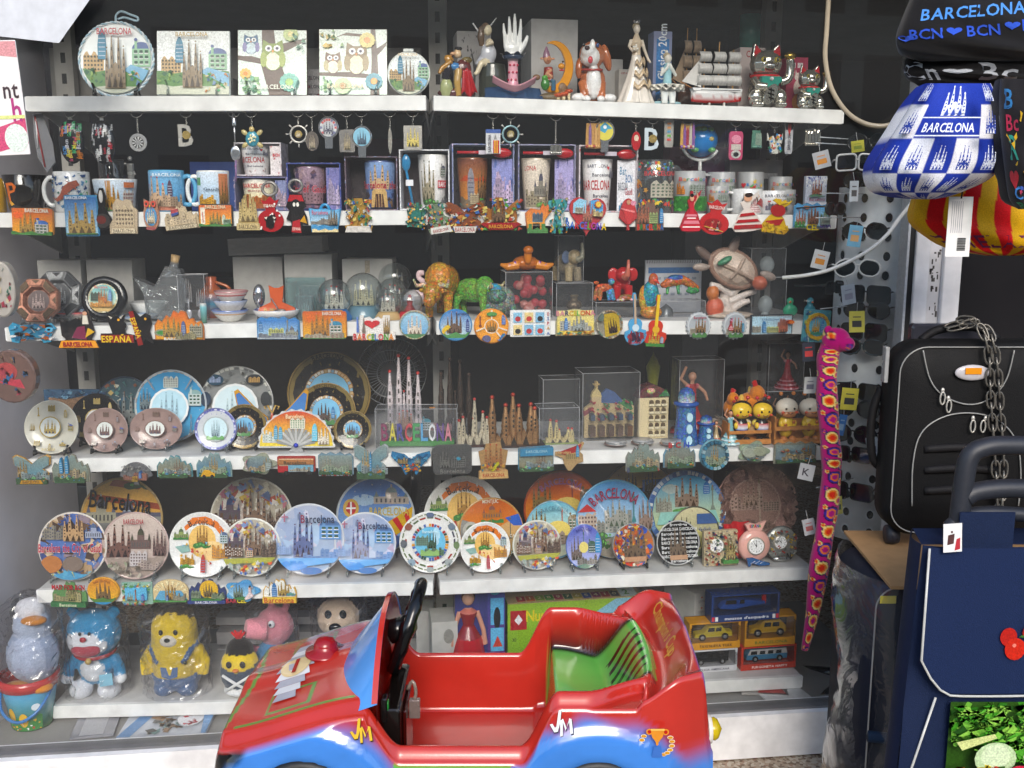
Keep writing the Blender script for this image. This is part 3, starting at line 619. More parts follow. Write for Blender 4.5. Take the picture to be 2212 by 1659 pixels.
def church3d(mb,w_,h,d,col,tip='c43',base=None,towers=((-.36,.82),(-.13,1),(.13,.97),(.36,.8)),nave=True,c=(0,0,0)):
 x,y,z=c;rr=random.Random(4)
 for dx,k in towers:
  X=x+dx*w_;r=w_*.088;H_=h*k;pr=[]
  for i in range(15):
   f=i/14;rad=r*(1.0-.1*f if f<.55 else(.945-(f-.55)*1.4));pr.append((max(rad,r*.12)*(1.09 if i%2 else.95),H_*.94*f))
  mb.lathe(pr,col,10,(X,y,z));mb.ell((X,y,z+H_*.96),r*.55,tip,8,6)
  for j in range(6):mb.box(X-r*.2,y-r*1.04,z+H_*(.15+.1*j),X+r*.2,y-r*.8,z+H_*(.2+.1*j),'3a332c')
 if nave:
  for k in range(9):X=x+w_*(-.42+.105*k);hh=h*(.22+.12*rr.random());mb.prism([(X-w_*.05,z),(X+w_*.05,z),(X+w_*.045,z+hh*.75),(X,z+hh),(X-w_*.045,z+hh*.75)],y-w_*.13-.002*(k%2),y+w_*.05,col)
  for dx in(-.24,0,.24):mb.prism([(x+(dx-.075)*w_,z+.002),(x+(dx+.075)*w_,z+.002),(x+dx*w_,z+h*.19)],y-w_*.14-.0025,y-w_*.13,'3a332c')
  mb.lathe([(w_*.07,0),(w_*.06,h*.3),(w_*.02,h*.5),(w_*.03,h*.53),(0,h*.56)],col,8,(x,y-w_*.04,z));mb.ell((x,y-w_*.04,z+h*.57),w_*.03,tip,6,5)
 if base:mb.box(x-w_*.56,y-w_*.22,z-.0001,x+w_*.56,y+w_*.22,z+h*.035,base)
def keyring(label,qx,qy,charm,name='keyring',b=None,chain=.014,dy=0):
 """split ring under the shelf edge, a short chain and a charm whose centre is at pixel (qx,qy)"""
 b=b or bay(qx);p,s=hit(qx,qy,.03+dy,b);z=shelfz(1,p.x)-.034
 t=thing(name,label,'keyring',p,YAW[b],'keyrings hanging under the top shelf');top=z-p.z
 mb=MB();rg=.0135;P=[(rg*cos(a)*1.05,rg*.25*sin(a),top+rg*.15+rg*sin(a))for a in[2*pi*i/20 for i in range(20)]];mb.tube(P,.0011,'c8c4bc',6,True);mb.build('split_ring','chrome',t)
 hc=charm(t,s);z0=hc;z1=top-rg*.85
 if z1>z0+.003:
  mb=MB();n=max(1,int((z1-z0)/.0045))
  for i in range(n):
   zc=z0+(z1-z0)*(i+.5)/n;a=i*pi/2
   mb.tube([(.0017*cos(q)*cos(a),.0017*cos(q)*sin(a),zc+.0031*sin(q))for q in[2*pi*k/8 for k in range(8)]],.0006,'c8c4bc',5,True)
  mb.build('chain','chrome',t)
 return t
def organic(t,name,prims,m='resin',vox=.0016,**k):
 mb=MB(True);prims(mb);return mb.build(name,m,t,voxel=vox,**k)
# ================================================================ top shelf
CITY4="sky:e8f0f4-f6faf8;mil:-.62,-.35,.55,.62,c9a878;agb:-.38,.0,.22,.82,4a8aa8;bat:.68,-.2,.5,.75,9cc8a4,5a6ea0;b:-1,-.3,5c8a4c,.06;b:-1,-.72,c8ccb8,.04;p:.2,-.3,1,-.75,1,-.35,.4,-.15,7ab0d0;sh:14,-.95,-.6,-.3,-.3,586|364|8a5,.08;sh:16,.35,-.9,.95,-.35,68a|c84|4a6|dc9,.07,3;sag:0,-.8,.55,1.55,8e7c62,7a6a50,463c30"
def tile(label,qx,qtop,qw,base,spec,tilt=-.16,inset=.06):
 p,h,s,yaw=on(1,qx,qtop,inset);t=thing('ceramic_tile',label,'tile',p+Vector((0,0,.006)),yaw,'ceramic tiles on the top shelf',tilt);w_=qw*s;h-=.006
 mb=MB();mb.box(-w_/2,-.004,0,w_/2,.004,h,base,bev=.002);mb.build('slab','ceramic',t)
 mb=MB();c=CV(mb,0,h/2,w_/2*.985,h/2*.985,-.0045,rect(-1,-1,1,1));c.draw(spec);mb.build('picture','print',t);easel(t,w_*.6,'clear',.004);return t
t=plate('round trivet with twisted cord rim and hanging loop, red BARCELONA above city landmarks',1,255,46,.06,'d8dcdc',CITY4+';t:BARCELONA,0,.72,.17,c23a44,.95',tilt=-.14,m='gloss',st='black',inner=.93,name='round_trivet',cat='trivet',grp='',bulge=.001)
r_=.088
p,h,s,yaw=on(1,255,46,.06);r_=h/2*.99
mb=MB()
for ph in(0,pi):mb.tube([((r_+.0015*cos(a*24+ph))*cos(a),-.006+.0022*sin(a*24+ph),r_+(r_+.0015*cos(a*24+ph))*sin(a))for a in[2*pi*i/200 for i in range(200)]],.0022,'a9c8d8' if ph else 'e6eef2',5,True)
mb.build('cord_rim','fabric',t)
mb=MB();mb.tube([(.0,-.004,2*r_),(.0,-.004,2*r_+.016),(.012,-.004,2*r_+.026),(.035,-.004,2*r_+.018),(.05,-.004,2*r_+.012),(.048,-.004,2*r_+.004),(.02,-.003,2*r_+.012),(.004,-.003,2*r_+.008)],.0028,'b4d0de',6,sub_=4);mb.build('hanging_loop','fabric',t)
tile('square ceramic tile with gold BARCELONA lettering over church towers and city landmarks',420,62,158,'e4ece8',CITY4+";t:BARCELONA,0,.86,.13,c8a860,.9")
tile('ceramic tile with green owl on brown tree trunk and small blue owl',590,60,150,'5c4638',"sky:dcf0e4-eef6ee;p:-.1,-1,.55,-1,.3,-.2,.3,.3,.9,.62,1,.75,.1,.55,.05,1,-.3,1,-.35,0,5a4438;p:-1,.15,-.4,0,-.4,.14,-1,.32,5a4438;r:-1,.2,-.3,1,e8f4ee;p:-1,.08,-.3,-.05,-.3,.12,-1,.22,5a4438;owl:-.62,.25,.42,.62,3f6e94,8a86b8,cfe2ea;owl:.02,-.25,.62,.95,8aa048,a8b860,eef2d8;flower:-.78,-.35,.2,f0c060,e8963c;flower:.5,-.62,.34,7cc4b4,a8d070,12;flower:.55,.86,.26,c8d890,f4e8a0,11;sh:20,-.95,-.95,-.35,-.5,5a9a6a|8ab878|6aa88a,.09,4;sh:8,.6,.3,.95,.95,5c9a7a|78a890,.07,6;t:BARCELONA,.12,-.78,.13,eef0e0,1.1")
tile('ceramic tile with two brown owls on a branch among pastel flowers',764,58,148,'5c4638',"sky:daf0e2-ecf6ec;p:.5,-1,.78,-1,.72,.2,.98,.5,1,.62,.7,.42,.66,1,.52,1,.55,.1,5a4438;p:-1,-.42,.6,-.5,.6,-.4,0,-.3,-1,-.32,5a4438;p:-.6,.72,-.2,.9,.3,.85,.6,.5,.2,.78,-.3,.82,6a5444;owl:-.6,-.35,.46,.66,7a5a44,c0b488,f0ead0;owl:.1,-.38,.62,.98,8a7450,a49068,e4e4c4;flower:.42,.66,.28,f0e08c,f0a860,12;flower:.62,-.6,.3,4a98ac,e8a040,12;flower:-.3,-.75,.3,c0d8a8,c8945c,12;sh:14,-.95,.45,-.3,.95,8ab878|a8c890|e0c060,.08,7;sh:10,-.95,-.95,-.6,-.5,8ab878|9ac8a0,.08,8;t:BARCELONA,-.2,-.76,.14,d8c8a0,1.1")
t=plate('small round white trivet with pale BARCELONA lettering and a tab on top',1,884,113,.05,'dce0dc',CITY4+';t:BARCELONA,0,.82,.13,e0c8a0,.9',tilt=-.04,m='matte',rel='print',name='round_trivet',cat='trivet',grp='',bulge=.001,st=None)
mb=MB();p,h,s,yaw=on(1,884,113,.05);mb.box(-.012,-.008,h-.003,.012,-.001,h+.004,'e8ece8',bev=.0015);mb.build('tab','ceramic',t)
PAT="sky:d8d4d6;sh:26,-.9,-.85,.9,.85,d0455a|c84a60|e8e4e6,.07,5;t:BARCELONA,0,.5,.2,5a5660,1.6;t:BARCELONA,0,0,.2,5a5660,1.6;t:BARCELONA,0,-.5,.2,5a5660,1.6"
carton('grey gift box with BARCELONA pattern behind the church tile',1,425,505,168,.2,.08,'b0aeb0',PAT,name='gift_box');carton('gift box printed with rows of words and red flowers, between the owl tiles',1,640,705,150,.2,.08,'b0aeb0',PAT,name='gift_box')
p,h,s,yaw=on(1,800,178,.12);t=thing('glazed_bowl','small purple glazed bowl half hidden behind the light owl tile','bowl',p,yaw);mb=MB();mb.lathe([(.01,0),(.03,.012),(.034,.03),(.031,.03),(.0,.01)],'7a4a6a',20);mb.build('bowl','ceramic',t)
# --- right bay figurines
def T(name,label,cat,row,q,qtop,inset,**k):
 p,h,s,yaw=on(row,q,qtop,inset);return thing(name,label,cat,p,yaw,**k),h,s
t,h,s=T('bullfighter_figurine','comic bullfighter figurine swinging a big red cape beside a bull','figurine',1,985,92,.06)
def f(mb):
 k=h/115
 mb.ell((-20*k,0,22*k),(14*k,11*k,22*k),'9aa070');mb.ell((2*k,5*k,12*k),(42*k,14*k,12*k),'4a1c20');mb.tube([(-22*k,0,40*k),(-16*k,0,62*k),(-8*k,0,78*k)],[9*k,11*k,8*k],'1e1a20',8)
 mb.ell((4*k,0,92*k),(9*k,8*k,9*k),'d8b890');mb.ell((-6*k,-5*k,92*k),(7*k,5*k,4*k),'c89a72');mb.ell((6*k,0,103*k),(9*k,8*k,4*k),'181414');mb.ell((-14*k,0,80*k),(12*k,7*k,9*k),'a8782c',rot=(R(40),'Y'))
 mb.tube([(-10*k,-4*k,76*k),(-30*k,-6*k,62*k),(-36*k,-8*k,50*k)],[6*k,5*k,4*k],'a8782c',8);mb.ell((-2*k,-3*k,66*k),(12*k,8*k,8*k),'3a78b0')
 mb.ell((16*k,0,62*k),(18*k,11*k,20*k),'5a2420');mb.tube([(6*k,-4*k,60*k),(2*k,-7*k,34*k),(6*k,-6*k,6*k)],[8*k,8*k,6*k],'b08c48',8)
 mb.tube([(30*k,0,48*k),(22*k,-4*k,28*k),(30*k,-4*k,8*k)],[8*k,9*k,8*k],'6a2430',8);mb.ell((24*k,0,80*k),(12*k,8*k,7*k),'6a5a2c')
organic(t,'body',f,'gloss');k=h/115
mb=MB();mb.sheet(lambda u,v:(k*(14+34*u*(.45+.55*v)-4*v),k*(-14-4*sin(u*14)*v),k*(60-52*v+8*sin(u*9)*(v-.3))),24,10,'a81820');mb.build('cape','gloss',t,solid=.0015)
carton('pale card box printed with dark vines behind the fairy',1,988,1062,68,.22,.1,'b4b0ae',"p:-.1,-.9,0,-.9,.1,0,.5,.5,.05,.1,-.2,.6,-.05,0,444;sh:26,-.8,-.1,.8,.9,555|444|666,.05,3;sh:10,-.6,-.9,.6,-.6,555,.05,4")
t,h,s=T('fairy_figurine','brown haired fairy in silver dress sitting on a dark mirror stand','figurine',1,1062,42,.09)
def f(mb):
 k=h/165
 mb.lathe([(34*k,0),(36*k,6*k),(30*k,12*k),(30*k,50*k),(26*k,76*k),(0,80*k)],'3c4038',20,(4*k,10*k,0));mb.ell((-6*k,0,96*k),(17*k,12*k,22*k),'c6c8d0');mb.ell((-4*k,0,116*k),(9*k,8*k,12*k),'e2d4b8')
 mb.ell((-8*k,-3*k,143*k),(9*k,9*k,11*k),'e6d8b8');mb.ell((-12*k,2*k,147*k),(11*k,11*k,12*k),'6a5440');mb.tube([(-20*k,3*k,150*k),(-22*k,3*k,130*k),(-20*k,4*k,112*k)],[6*k,8*k,5*k],'6a5440')
 mb.tube([(-2*k,-4*k,122*k),(-12*k,-12*k,112*k),(2*k,-16*k,118*k)],4*k,'e2d4b8');mb.tube([(-10*k,-2*k,80*k),(-24*k,-12*k,74*k),(-32*k,-14*k,56*k),(-38*k,-16*k,52*k)],[9*k,7*k,5*k,4*k],'dccfb0')
 mb.tube([(-14*k,4*k,92*k),(-30*k,2*k,72*k)],[10*k,7*k],'b8bac4');mb.tube([(-4*k,4*k,150*k),(12*k,6*k,170*k)],[2*k,1.5*k],'ccc')
organic(t,'body',f,'gloss')
mb=MB();mb.tube([(-38*h/165,8*h/165,158*h/165),(-16*h/165,6*h/165,128*h/165)],.002,'ddd');mb.build('wing_tip','gloss',t)
t,h,s=T('hand_jewellery_holder','white upright ceramic hand on a pink column with blue cloth base','figurine',1,1108,27,.05)
k=h/180
def f(mb):
 mb.ell((0,0,106*k),(19*k,8*k,17*k),'f2f2f0');mb.tube([(-1*k,0,96*k),(-1*k,0,84*k)],[13*k,12*k],'f2f2f0')
 for x0,x1,z1,r_ in((-15,-20,158,4.4),(-6,-8,172,4.7),(4,4,178,4.8),(13,17,168,4.5)):mb.tube([(x0*k,0,108*k),((x0*.5+x1*.5)*k,-1*k,134*k),((x0*.2+x1*.8)*k,-1*k,150*k*z1/168),(x1*k,1*k,z1*k)],[r_*1.15*k,r_*k,r_*.85*k,r_*.45*k],'f4f4f2',8)
 mb.tube([(12*k,0,98*k),(22*k,-2*k,112*k),(28*k,-3*k,124*k),(31*k,-2*k,134*k)],[6.5*k,5.5*k,4.8*k,2.6*k],'f4f4f2',8)
organic(t,'hand',f,'gloss',.0013)
mb=MB();mb.lathe([(19*k*(1+.0),84*k),(24*k,90*k),(14*k,95*k)],'26354c',20);mb.sheet(lambda u,v:((13+13*v)*k*(1+.12*sin(u*2*pi*7)*v)*sin(u*2*pi),-(13+13*v)*k*(1+.12*sin(u*14*pi)*v)*cos(u*2*pi),(86+9*v+3*sin(u*2*pi*7)*v)*k),60,5,'243248');mb.build('blue_collar','gloss',t)
mb=MB();mb.lathe([(13*k,30*k),(11*k,40*k),(10.5*k,78*k),(12*k,86*k)],['d88ca0','e0a0b0','e4aab8','f0d8dc'],18)
for i in range(9):a=-1.2+.8*(i%3+.3*(i//3));mb.ell((11*k*sin(a),-11*k*cos(a),(42+15*(i//3))*k),2.6*k,'b83050')
mb.build('pink_column','gloss',t)
mb=MB();mb.sheet(lambda u,v:(46*k*(u*2-1),(-20-14*v+10*abs(u*2-1))*k,(16+20*abs(u*2-1)**1.5+12*v+6*(1-v)*0)*k),20,6,'c8909c');mb.build('lily_leaf','gloss',t,solid=.002)
mb=MB();mb.sheet(lambda u,v:(k*60*(u*2-1)*(1+.05*v),k*(-26*v-3*sin(u*20)*v+8),k*(2+30*(1-v)**1.3*(1-.2*abs(u*2-1))+5*sin(u*17+2)*(1-v)*v*2)),40,10,'2c4668');mb.build('cloth_base','gloss',t,solid=.002)
carton('tall plain white box behind the moon gnome',1,1146,1248,42,.16,.16,'cac8c6');carton('low white box behind the beagle',1,1275,1345,128,.2,.12,'bcbab8')
carton('small cream box printed with red script behind the bride',1,1335,1368,150,.16,.1,'d4cec6',"t:ESPANA,0,.8,.1,a44,1.3")
t,h,s=T('moon_gnome_figurine','bearded gnome sitting on a yellow crescent moon above toadstools','figurine',1,1190,84,.05)
k=h/120
mb=MB();ot=[(20*k+40*k*cos(a)*1.0-18*k,70*k+50*k*sin(a))for a in[R(120-230*i/24)for i in range(25)]];inn=[(x*1-(14*k*sin(pi*i/24)),z)for i,(x,z)in enumerate(ot)]
ot=[(6*k+38*k*cos(a),66*k+50*k*sin(a))for a in[R(112-236*i/24)for i in range(25)]];inn=[(-4*k+32*k*cos(a),70*k+42*k*sin(a))for a in[R(95-205*i/24)for i in range(25)]]
mb.prism(ot+inn[::-1],-7*k,7*k,'d8901c',bev=.003);mb.ell((20*k,-4*k,68*k),(7*k,5*k,6*k),'d8901c');mb.ell((22*k,-8*k,76*k),2.2*k,'321');mb.ell((20*k,-8*k,60*k),(6*k,2*k,1.6*k),'c33');mb.build('moon','gloss',t)
def f(mb):
 mb.tube([(-6*k,-4*k,40*k),(-6*k,-4*k,66*k)],[11*k,9*k],'8c2c20');mb.ell((-8*k,-4*k,80*k),(8*k,8*k,9*k),'c8906c');mb.ell((-8*k,-11*k,79*k),3*k,'b87858');mb.lathe([(8*k,84*k),(6*k,94*k),(1*k,106*k)],'8a6478',10,(-10*k,-3*k,0))
 for d in(-1,1):mb.ell((-8*k+d*11*k,-3*k,82*k),(5*k,2*k,2.5*k),'c8906c')
 mb.tube([(-2*k,-9*k,60*k),(-12*k,-14*k,52*k),(0,-14*k,46*k)],4*k,'c8906c');mb.tube([(-2*k,-6*k,40*k),(2*k,-16*k,38*k),(2*k,-14*k,20*k)],5*k,'3a6078');mb.ell((-14*k,-12*k,32*k),(9*k,7*k,12*k),'3a7830');mb.ell((-16*k,-14*k,44*k),(6*k,5*k,5*k),'4a9038')
 mb.ell((-30*k,-4*k,46*k),(8*k,5*k,6*k),'7a5a40')
organic(t,'gnome',f,'gloss')
def f(mb):
 mb.ell((4*k,0,8*k),(34*k,16*k,10*k),'6a5a40');mb.ell((22*k,-2*k,26*k),(12*k,8*k,14*k),'7a5a38')
 for x,z in((24,14),(34,20),(12,12)):mb.ell((x*k,-14*k,z*k),(8*k,7*k,4*k),'b84a1c');mb.tube([(x*k,-13*k,2*k),(x*k,-13*k,z*k)],3*k,'d8c8a0')
organic(t,'toadstool_base',f,'resin')
t,h,s=T('beagle_figurine','brown and white beagle puppy figurine sitting with its tongue out','figurine',1,1277,82,.05)
k=h/125;BR,WH='b0643a','ecebea'
def f(mb):
 mb.ell((4*k,6*k,38*k),(27*k,24*k,38*k),BR);mb.ell((2*k,-10*k,40*k),(15*k,14*k,34*k),WH);mb.ell((0,0,92*k),(26*k,24*k,27*k),BR);mb.ell((-6*k,-12*k,88*k),(20*k,18*k,20*k),WH);mb.ell((-12*k,-20*k,96*k),(14*k,14*k,13*k),WH);mb.ell((-4*k,-22*k,106*k),(6*k,6*k,14*k),WH)
 mb.ell((-26*k,2*k,66*k),(7*k,10*k,20*k),BR);mb.ell((30*k,0,88*k),(9*k,12*k,27*k),BR,rot=(R(-14),'Y'))
 for d in(-1,1):mb.tube([(d*20*k,-4*k,40*k),(d*18*k,-14*k,20*k),(d*16*k,-18*k,6*k)],[9*k,8*k,8*k],BR);mb.ell((d*32*k+2*k,-14*k,9*k),(14*k,14*k,9*k),WH);mb.ell((d*14*k,-24*k,6*k),(8*k,9*k,6*k),WH)
organic(t,'body',f,'ceramic',.0018)
mb=MB();mb.ell((-17*k,-33*k,101*k),(5.5*k,4*k,4.5*k),'3a2220');mb.build('nose','gloss',t)
mb=MB();mb.ell((-10*k,-31*k,79*k),(5*k,3*k,7*k),'c84048');mb.build('tongue','gloss',t)
for x in(-22,6):mb=MB();mb.ell((x*k,-24*k,108*k),(3.4*k,2.5*k,4*k),'2a4a80' if x>0 else '222');mb.build('eye','gloss',t)
mb=MB();mb.tube([(20*k*cos(a),-2*k+19*k*sin(a),(64+2*sin(a))*k)for a in[2*pi*i/24 for i in range(24)]],2.4*k,'a03028',6,True);mb.tube([(-4*k,-22*k,64*k),(4*k,-22*k,64*k),(4*k,-22*k,58*k),(-4*k,-22*k,58*k)],1*k,'ccc',5,True);mb.build('collar','gloss',t)
def bride(label,q,qtop):
 t,h,s=T('bride_figurine',label,'figurine',1,q,qtop,.05);k=h/172
 mb=MB();mb.sheet(lambda u,v:((9+30*v**1.3)*k*(1+.07*sin(u*2*pi*9+v*3)*v)*sin(u*2*pi),-(9+26*v**1.3)*k*(1+.07*sin(u*18*pi+v*3)*v)*cos(u*2*pi),(100-99*v)*k),72,18,'e4dcd2');mb.build('gown','gloss',t,solid=.001)
 mb=MB()
 for j in range(3):mb.sheet(lambda u,v:((15+7*j+4*v)*k*sin(u*pi-.4),-(16+6*j+3*v)*k*cos(u*pi-.4)-.001,(84-22*j-10*v+(5*sin(u*pi*8+j))+14*u)*k),40,2,'c8b090')
 mb.build('overskirt','gloss',t,solid=.001)
 def f(mb):
  mb.tube([(0,0,98*k),(0,0,112*k),(0,0,124*k),(0,0,132*k),(0,0,142*k)],[10*k,8.5*k,12*k,8*k,4*k],'ddc8ac',12);mb.ell((0,-1*k,151*k),(7.5*k,8*k,9.5*k),'e4d8c8');mb.ell((-1*k,2*k,156*k),(8.5*k,8*k,8*k),'a09070')
  mb.tube([(-11*k,0,130*k),(-16*k,-3*k,116*k),(-11*k,-11*k,106*k),(-3*k,-14*k,110*k)],[4*k,3.5*k,3*k,2.5*k],'e2d4c2');mb.tube([(11*k,0,130*k),(17*k,0,112*k),(25*k,-2*k,92*k),(30*k,-4*k,84*k)],[4*k,3.5*k,3*k,2.5*k],'e2d4c2')
 organic(t,'body',f,'gloss',.0013)
 mb=MB()
 for i in range(14):a=i*2.4;mb.ell((-6*k+5*k*cos(a)*(i/14)**.5,-15*k,112*k+6*k*sin(a)*(i/14)**.5),2.4*k,'f0ece4' if i%2 else 'd8c8b0',6,5)
 mb.build('bouquet','gloss',t)
 mb=MB();mb.tube([(6*k*cos(a),5*k*sin(a),164*k)for a in[2*pi*i/12 for i in range(12)]],1.2*k,'d8d8d8',5,True)
 for i in range(5):mb.lathe([(1.2*k,0),(.2*k,6*k)],'e8e8ec',6,(6*k*cos(i-3.6),5*k*sin(i-3.6),164*k))
 mb.build('tiara','chrome',t)
bride('cream and gold bride figurine with tiara, flared gown and white bouquet',1372,40)
t,w_,h_=carton('tall blue acrylic box printed with white script, behind the ballerina',1,1408,1449,68,.1,.05,'8a93b8','',name='acrylic_box')
mb=MB();mb.box(-w_*.34,-.0012,.002,w_*.34,-.0004,h_*.9,'2f7ec4');c=CV(mb,0,h_/2,w_/2,h_/2,-.0014)
for i,ch in enumerate('Clasico 20cm'):pass
gl='Bano Clasico 20cm';zc=-.88
for ch in gl:
 if ch==' ':zc+=.06;continue
 g=G[ch,False];V=[]
 k=w_*.62
 for a,b_,c_ in g[0]:V.append((-(b_-.3)*k*1.05+.0,-.0016,h_/2+zc*h_/2+(a-g[3])*k*.82))
 mb.add(V,g[1],'eef4fa');zc+=(g[2]-g[3]+.07)*k*.82/(h_/2)
mb.build('blue_card','print',t)
t,h,s=T('ballerina_figurine','pale blue ballerina figurine kneeling in a wide ruffled white tutu','figurine',1,1440,110,.04)
k=h/105
def f(mb):
 mb.tube([(0,0,40*k),(0,0,58*k),(0,0,72*k),(0,0,82*k)],[9*k,8*k,10*k,4*k],'9ccad4',12);mb.ell((0,-1*k,90*k),(8*k,8*k,9*k),'e2dcd0');mb.ell((-1*k,2*k,95*k),(8.5*k,8*k,7*k),'b8a888');mb.ell((-2*k,4*k,104*k),4*k,'d8d4cc')
 for d in(-1,1):mb.tube([(d*9*k,0,72*k),(d*15*k,-6*k,58*k),(d*4*k,-12*k,72*k),(d*2*k,-10*k,80*k)],[3.6*k,3.4*k,3*k,2.4*k],'e6e6e0');mb.tube([(d*7*k,0,38*k),(d*8*k,-10*k,22*k),(d*8*k,-12*k,2*k)],[8*k,8*k,6*k],'e2e6e4')
 mb.ell((0,8*k,5*k),(34*k,12*k,5*k),'9cc4cc')
organic(t,'body',f,'gloss',.0013)
mb=MB()
for j in range(2):mb.sheet(lambda u,v:((8+27*v)*k*(1+.05*sin(u*2*pi*13+j)*v)*sin(u*2*pi),-(8+20*v)*k*cos(u*2*pi),(42-5*j-6*v+3*sin(u*2*pi*13+j*2)*v)*k),90,4,'dedad0')
mb.build('tutu','gloss',t,solid=.001)
def ship(label,q,qtop,inset,sail,hull,red,W,lean=0,masts=3):
 t,h,s=T('model_sailing_ship',label,'model ship',1,q,qtop,inset);w_=W*s
 mb=MB();Lh=w_*.78;z0=h*.06
 mb.sheet(lambda u,v:(-Lh*.45+Lh*.95*u,(sin(pi*min(1,u*1.1+.02))**.5 if u<.9 else.62)*.014*sin(v*pi*1-pi/2)*(1),z0+h*.17*(1-cos(v*pi-pi/2)*1.0)*(1)+.1*h*(abs(u-.45)**2)),24,12,hull,True,lambda u,v:red if.2<v<.8 else hull);mb.build('hull','gloss',t,solid=.0012)
 mb=MB();mb.prism([(-Lh*.44,z0+h*.17),(Lh*.48,z0+h*.16),(Lh*.5,z0+h*.2),(-Lh*.46,z0+h*.21)],-.012,.012,'eee' if red!=hull else hull);mb.box(-Lh*.3,-.0135,z0+h*.175,Lh*.46,-.0121,z0+h*.182,'222');mb.tube([(-Lh*.42,0,z0+h*.2),(-w_*.52,0,z0+h*.3)],.0012,'a8703c');mb.build('deck','gloss',t)
 mb=MB();mb.box(-.016,-.004,0,-.012,.004,z0+h*.1,'d8d4cc');mb.box(.022,-.004,0,.026,.004,z0+h*.1,'d8d4cc');mb.box(-.03,-.012,0,.04,.012,.003,'a86a4c');mb.build('cradle','wood',t)
 for i in range(masts):
  x=Lh*(-.22+.28*i);mh=h*(.92 if i==1 or masts<3 else.82)
  mb=MB();mb.tube([(x,0,z0+h*.18),(x,0,mh)],[.0022,.0012],'c89a5c');mt=mb.build('mast','wood',t)
  for j in range(4 if masts==3 else 4):
   zz=z0+h*(.25+.165*j);sw=w_*(.115-.012*j);sh=h*.14
   if zz+sh>mh:continue
   mb=MB();mb.sheet(lambda u,v:(x+sw*(u*2-1)*(1-.08*v),-.004-.014*sin(pi*v)*(1-.3*(u*2-1)**2),zz+sh*v),10,8,sail,True,lambda u,v:sail if int(u*10)%3 else tuple(c_*.72 for c_ in hx(sail)));mb.build('sail','fabric',t,solid=.0006)
 for a,b_,c_ in(((-w_*.5,z0+h*.3),(-Lh*.3,h*.68),(-Lh*.28,z0+h*.22)),):
  mb=MB();mb.add([(a[0],-.001,a[1]),(c_[0],-.005,c_[1]),(b_[0],-.002,b_[1]),(a[0],.0002,a[1]),(c_[0],-.003,c_[1]),(b_[0],-.0,b_[1])],[(0,1,2),(5,4,3),(0,3,4,1),(1,4,5,2),(2,5,3,0)],sail);mb.build('jib','fabric',t)
 mb=MB()
 for i in range(masts):
  x=Lh*(-.22+.28*i)
  for d in(-1,1):mb.tube([(x,0,h*.8),(x+d*Lh*.16,-.012,z0+h*.2)],.0004,'443',4)
 mb.build('rigging','fabric',t)
ship('older brown model ship with tan sails, behind the white hulled one',1496,45,.15,'a8927a','5a3c2c','5a3c2c',95,masts=2)
ship('white and red hulled model ship with striped cream sails',1543,78,.05,'dad8d4','dedede','b01c1c',150)
p,s_=at(1620,76,.35);mb=MB();mb.lathe([(0,-.05),(.026,-.05),(.029,.05),(.027,.05),(.02,-.04)],'3a8074',20);t=solo('green_bin',mb,'gloss','green tapered cup standing behind the lucky cats','cup');t.location=(p.x,p.y,p.z)
carton('pale pink box printed with red outlines behind the model ships',1,1592,1650,103,.14,.08,'d8c8c4',"t:CAT,0,.8,.2,b44,1;sh:12,-.8,-.6,.8,.4,c88|a44,.08,2")
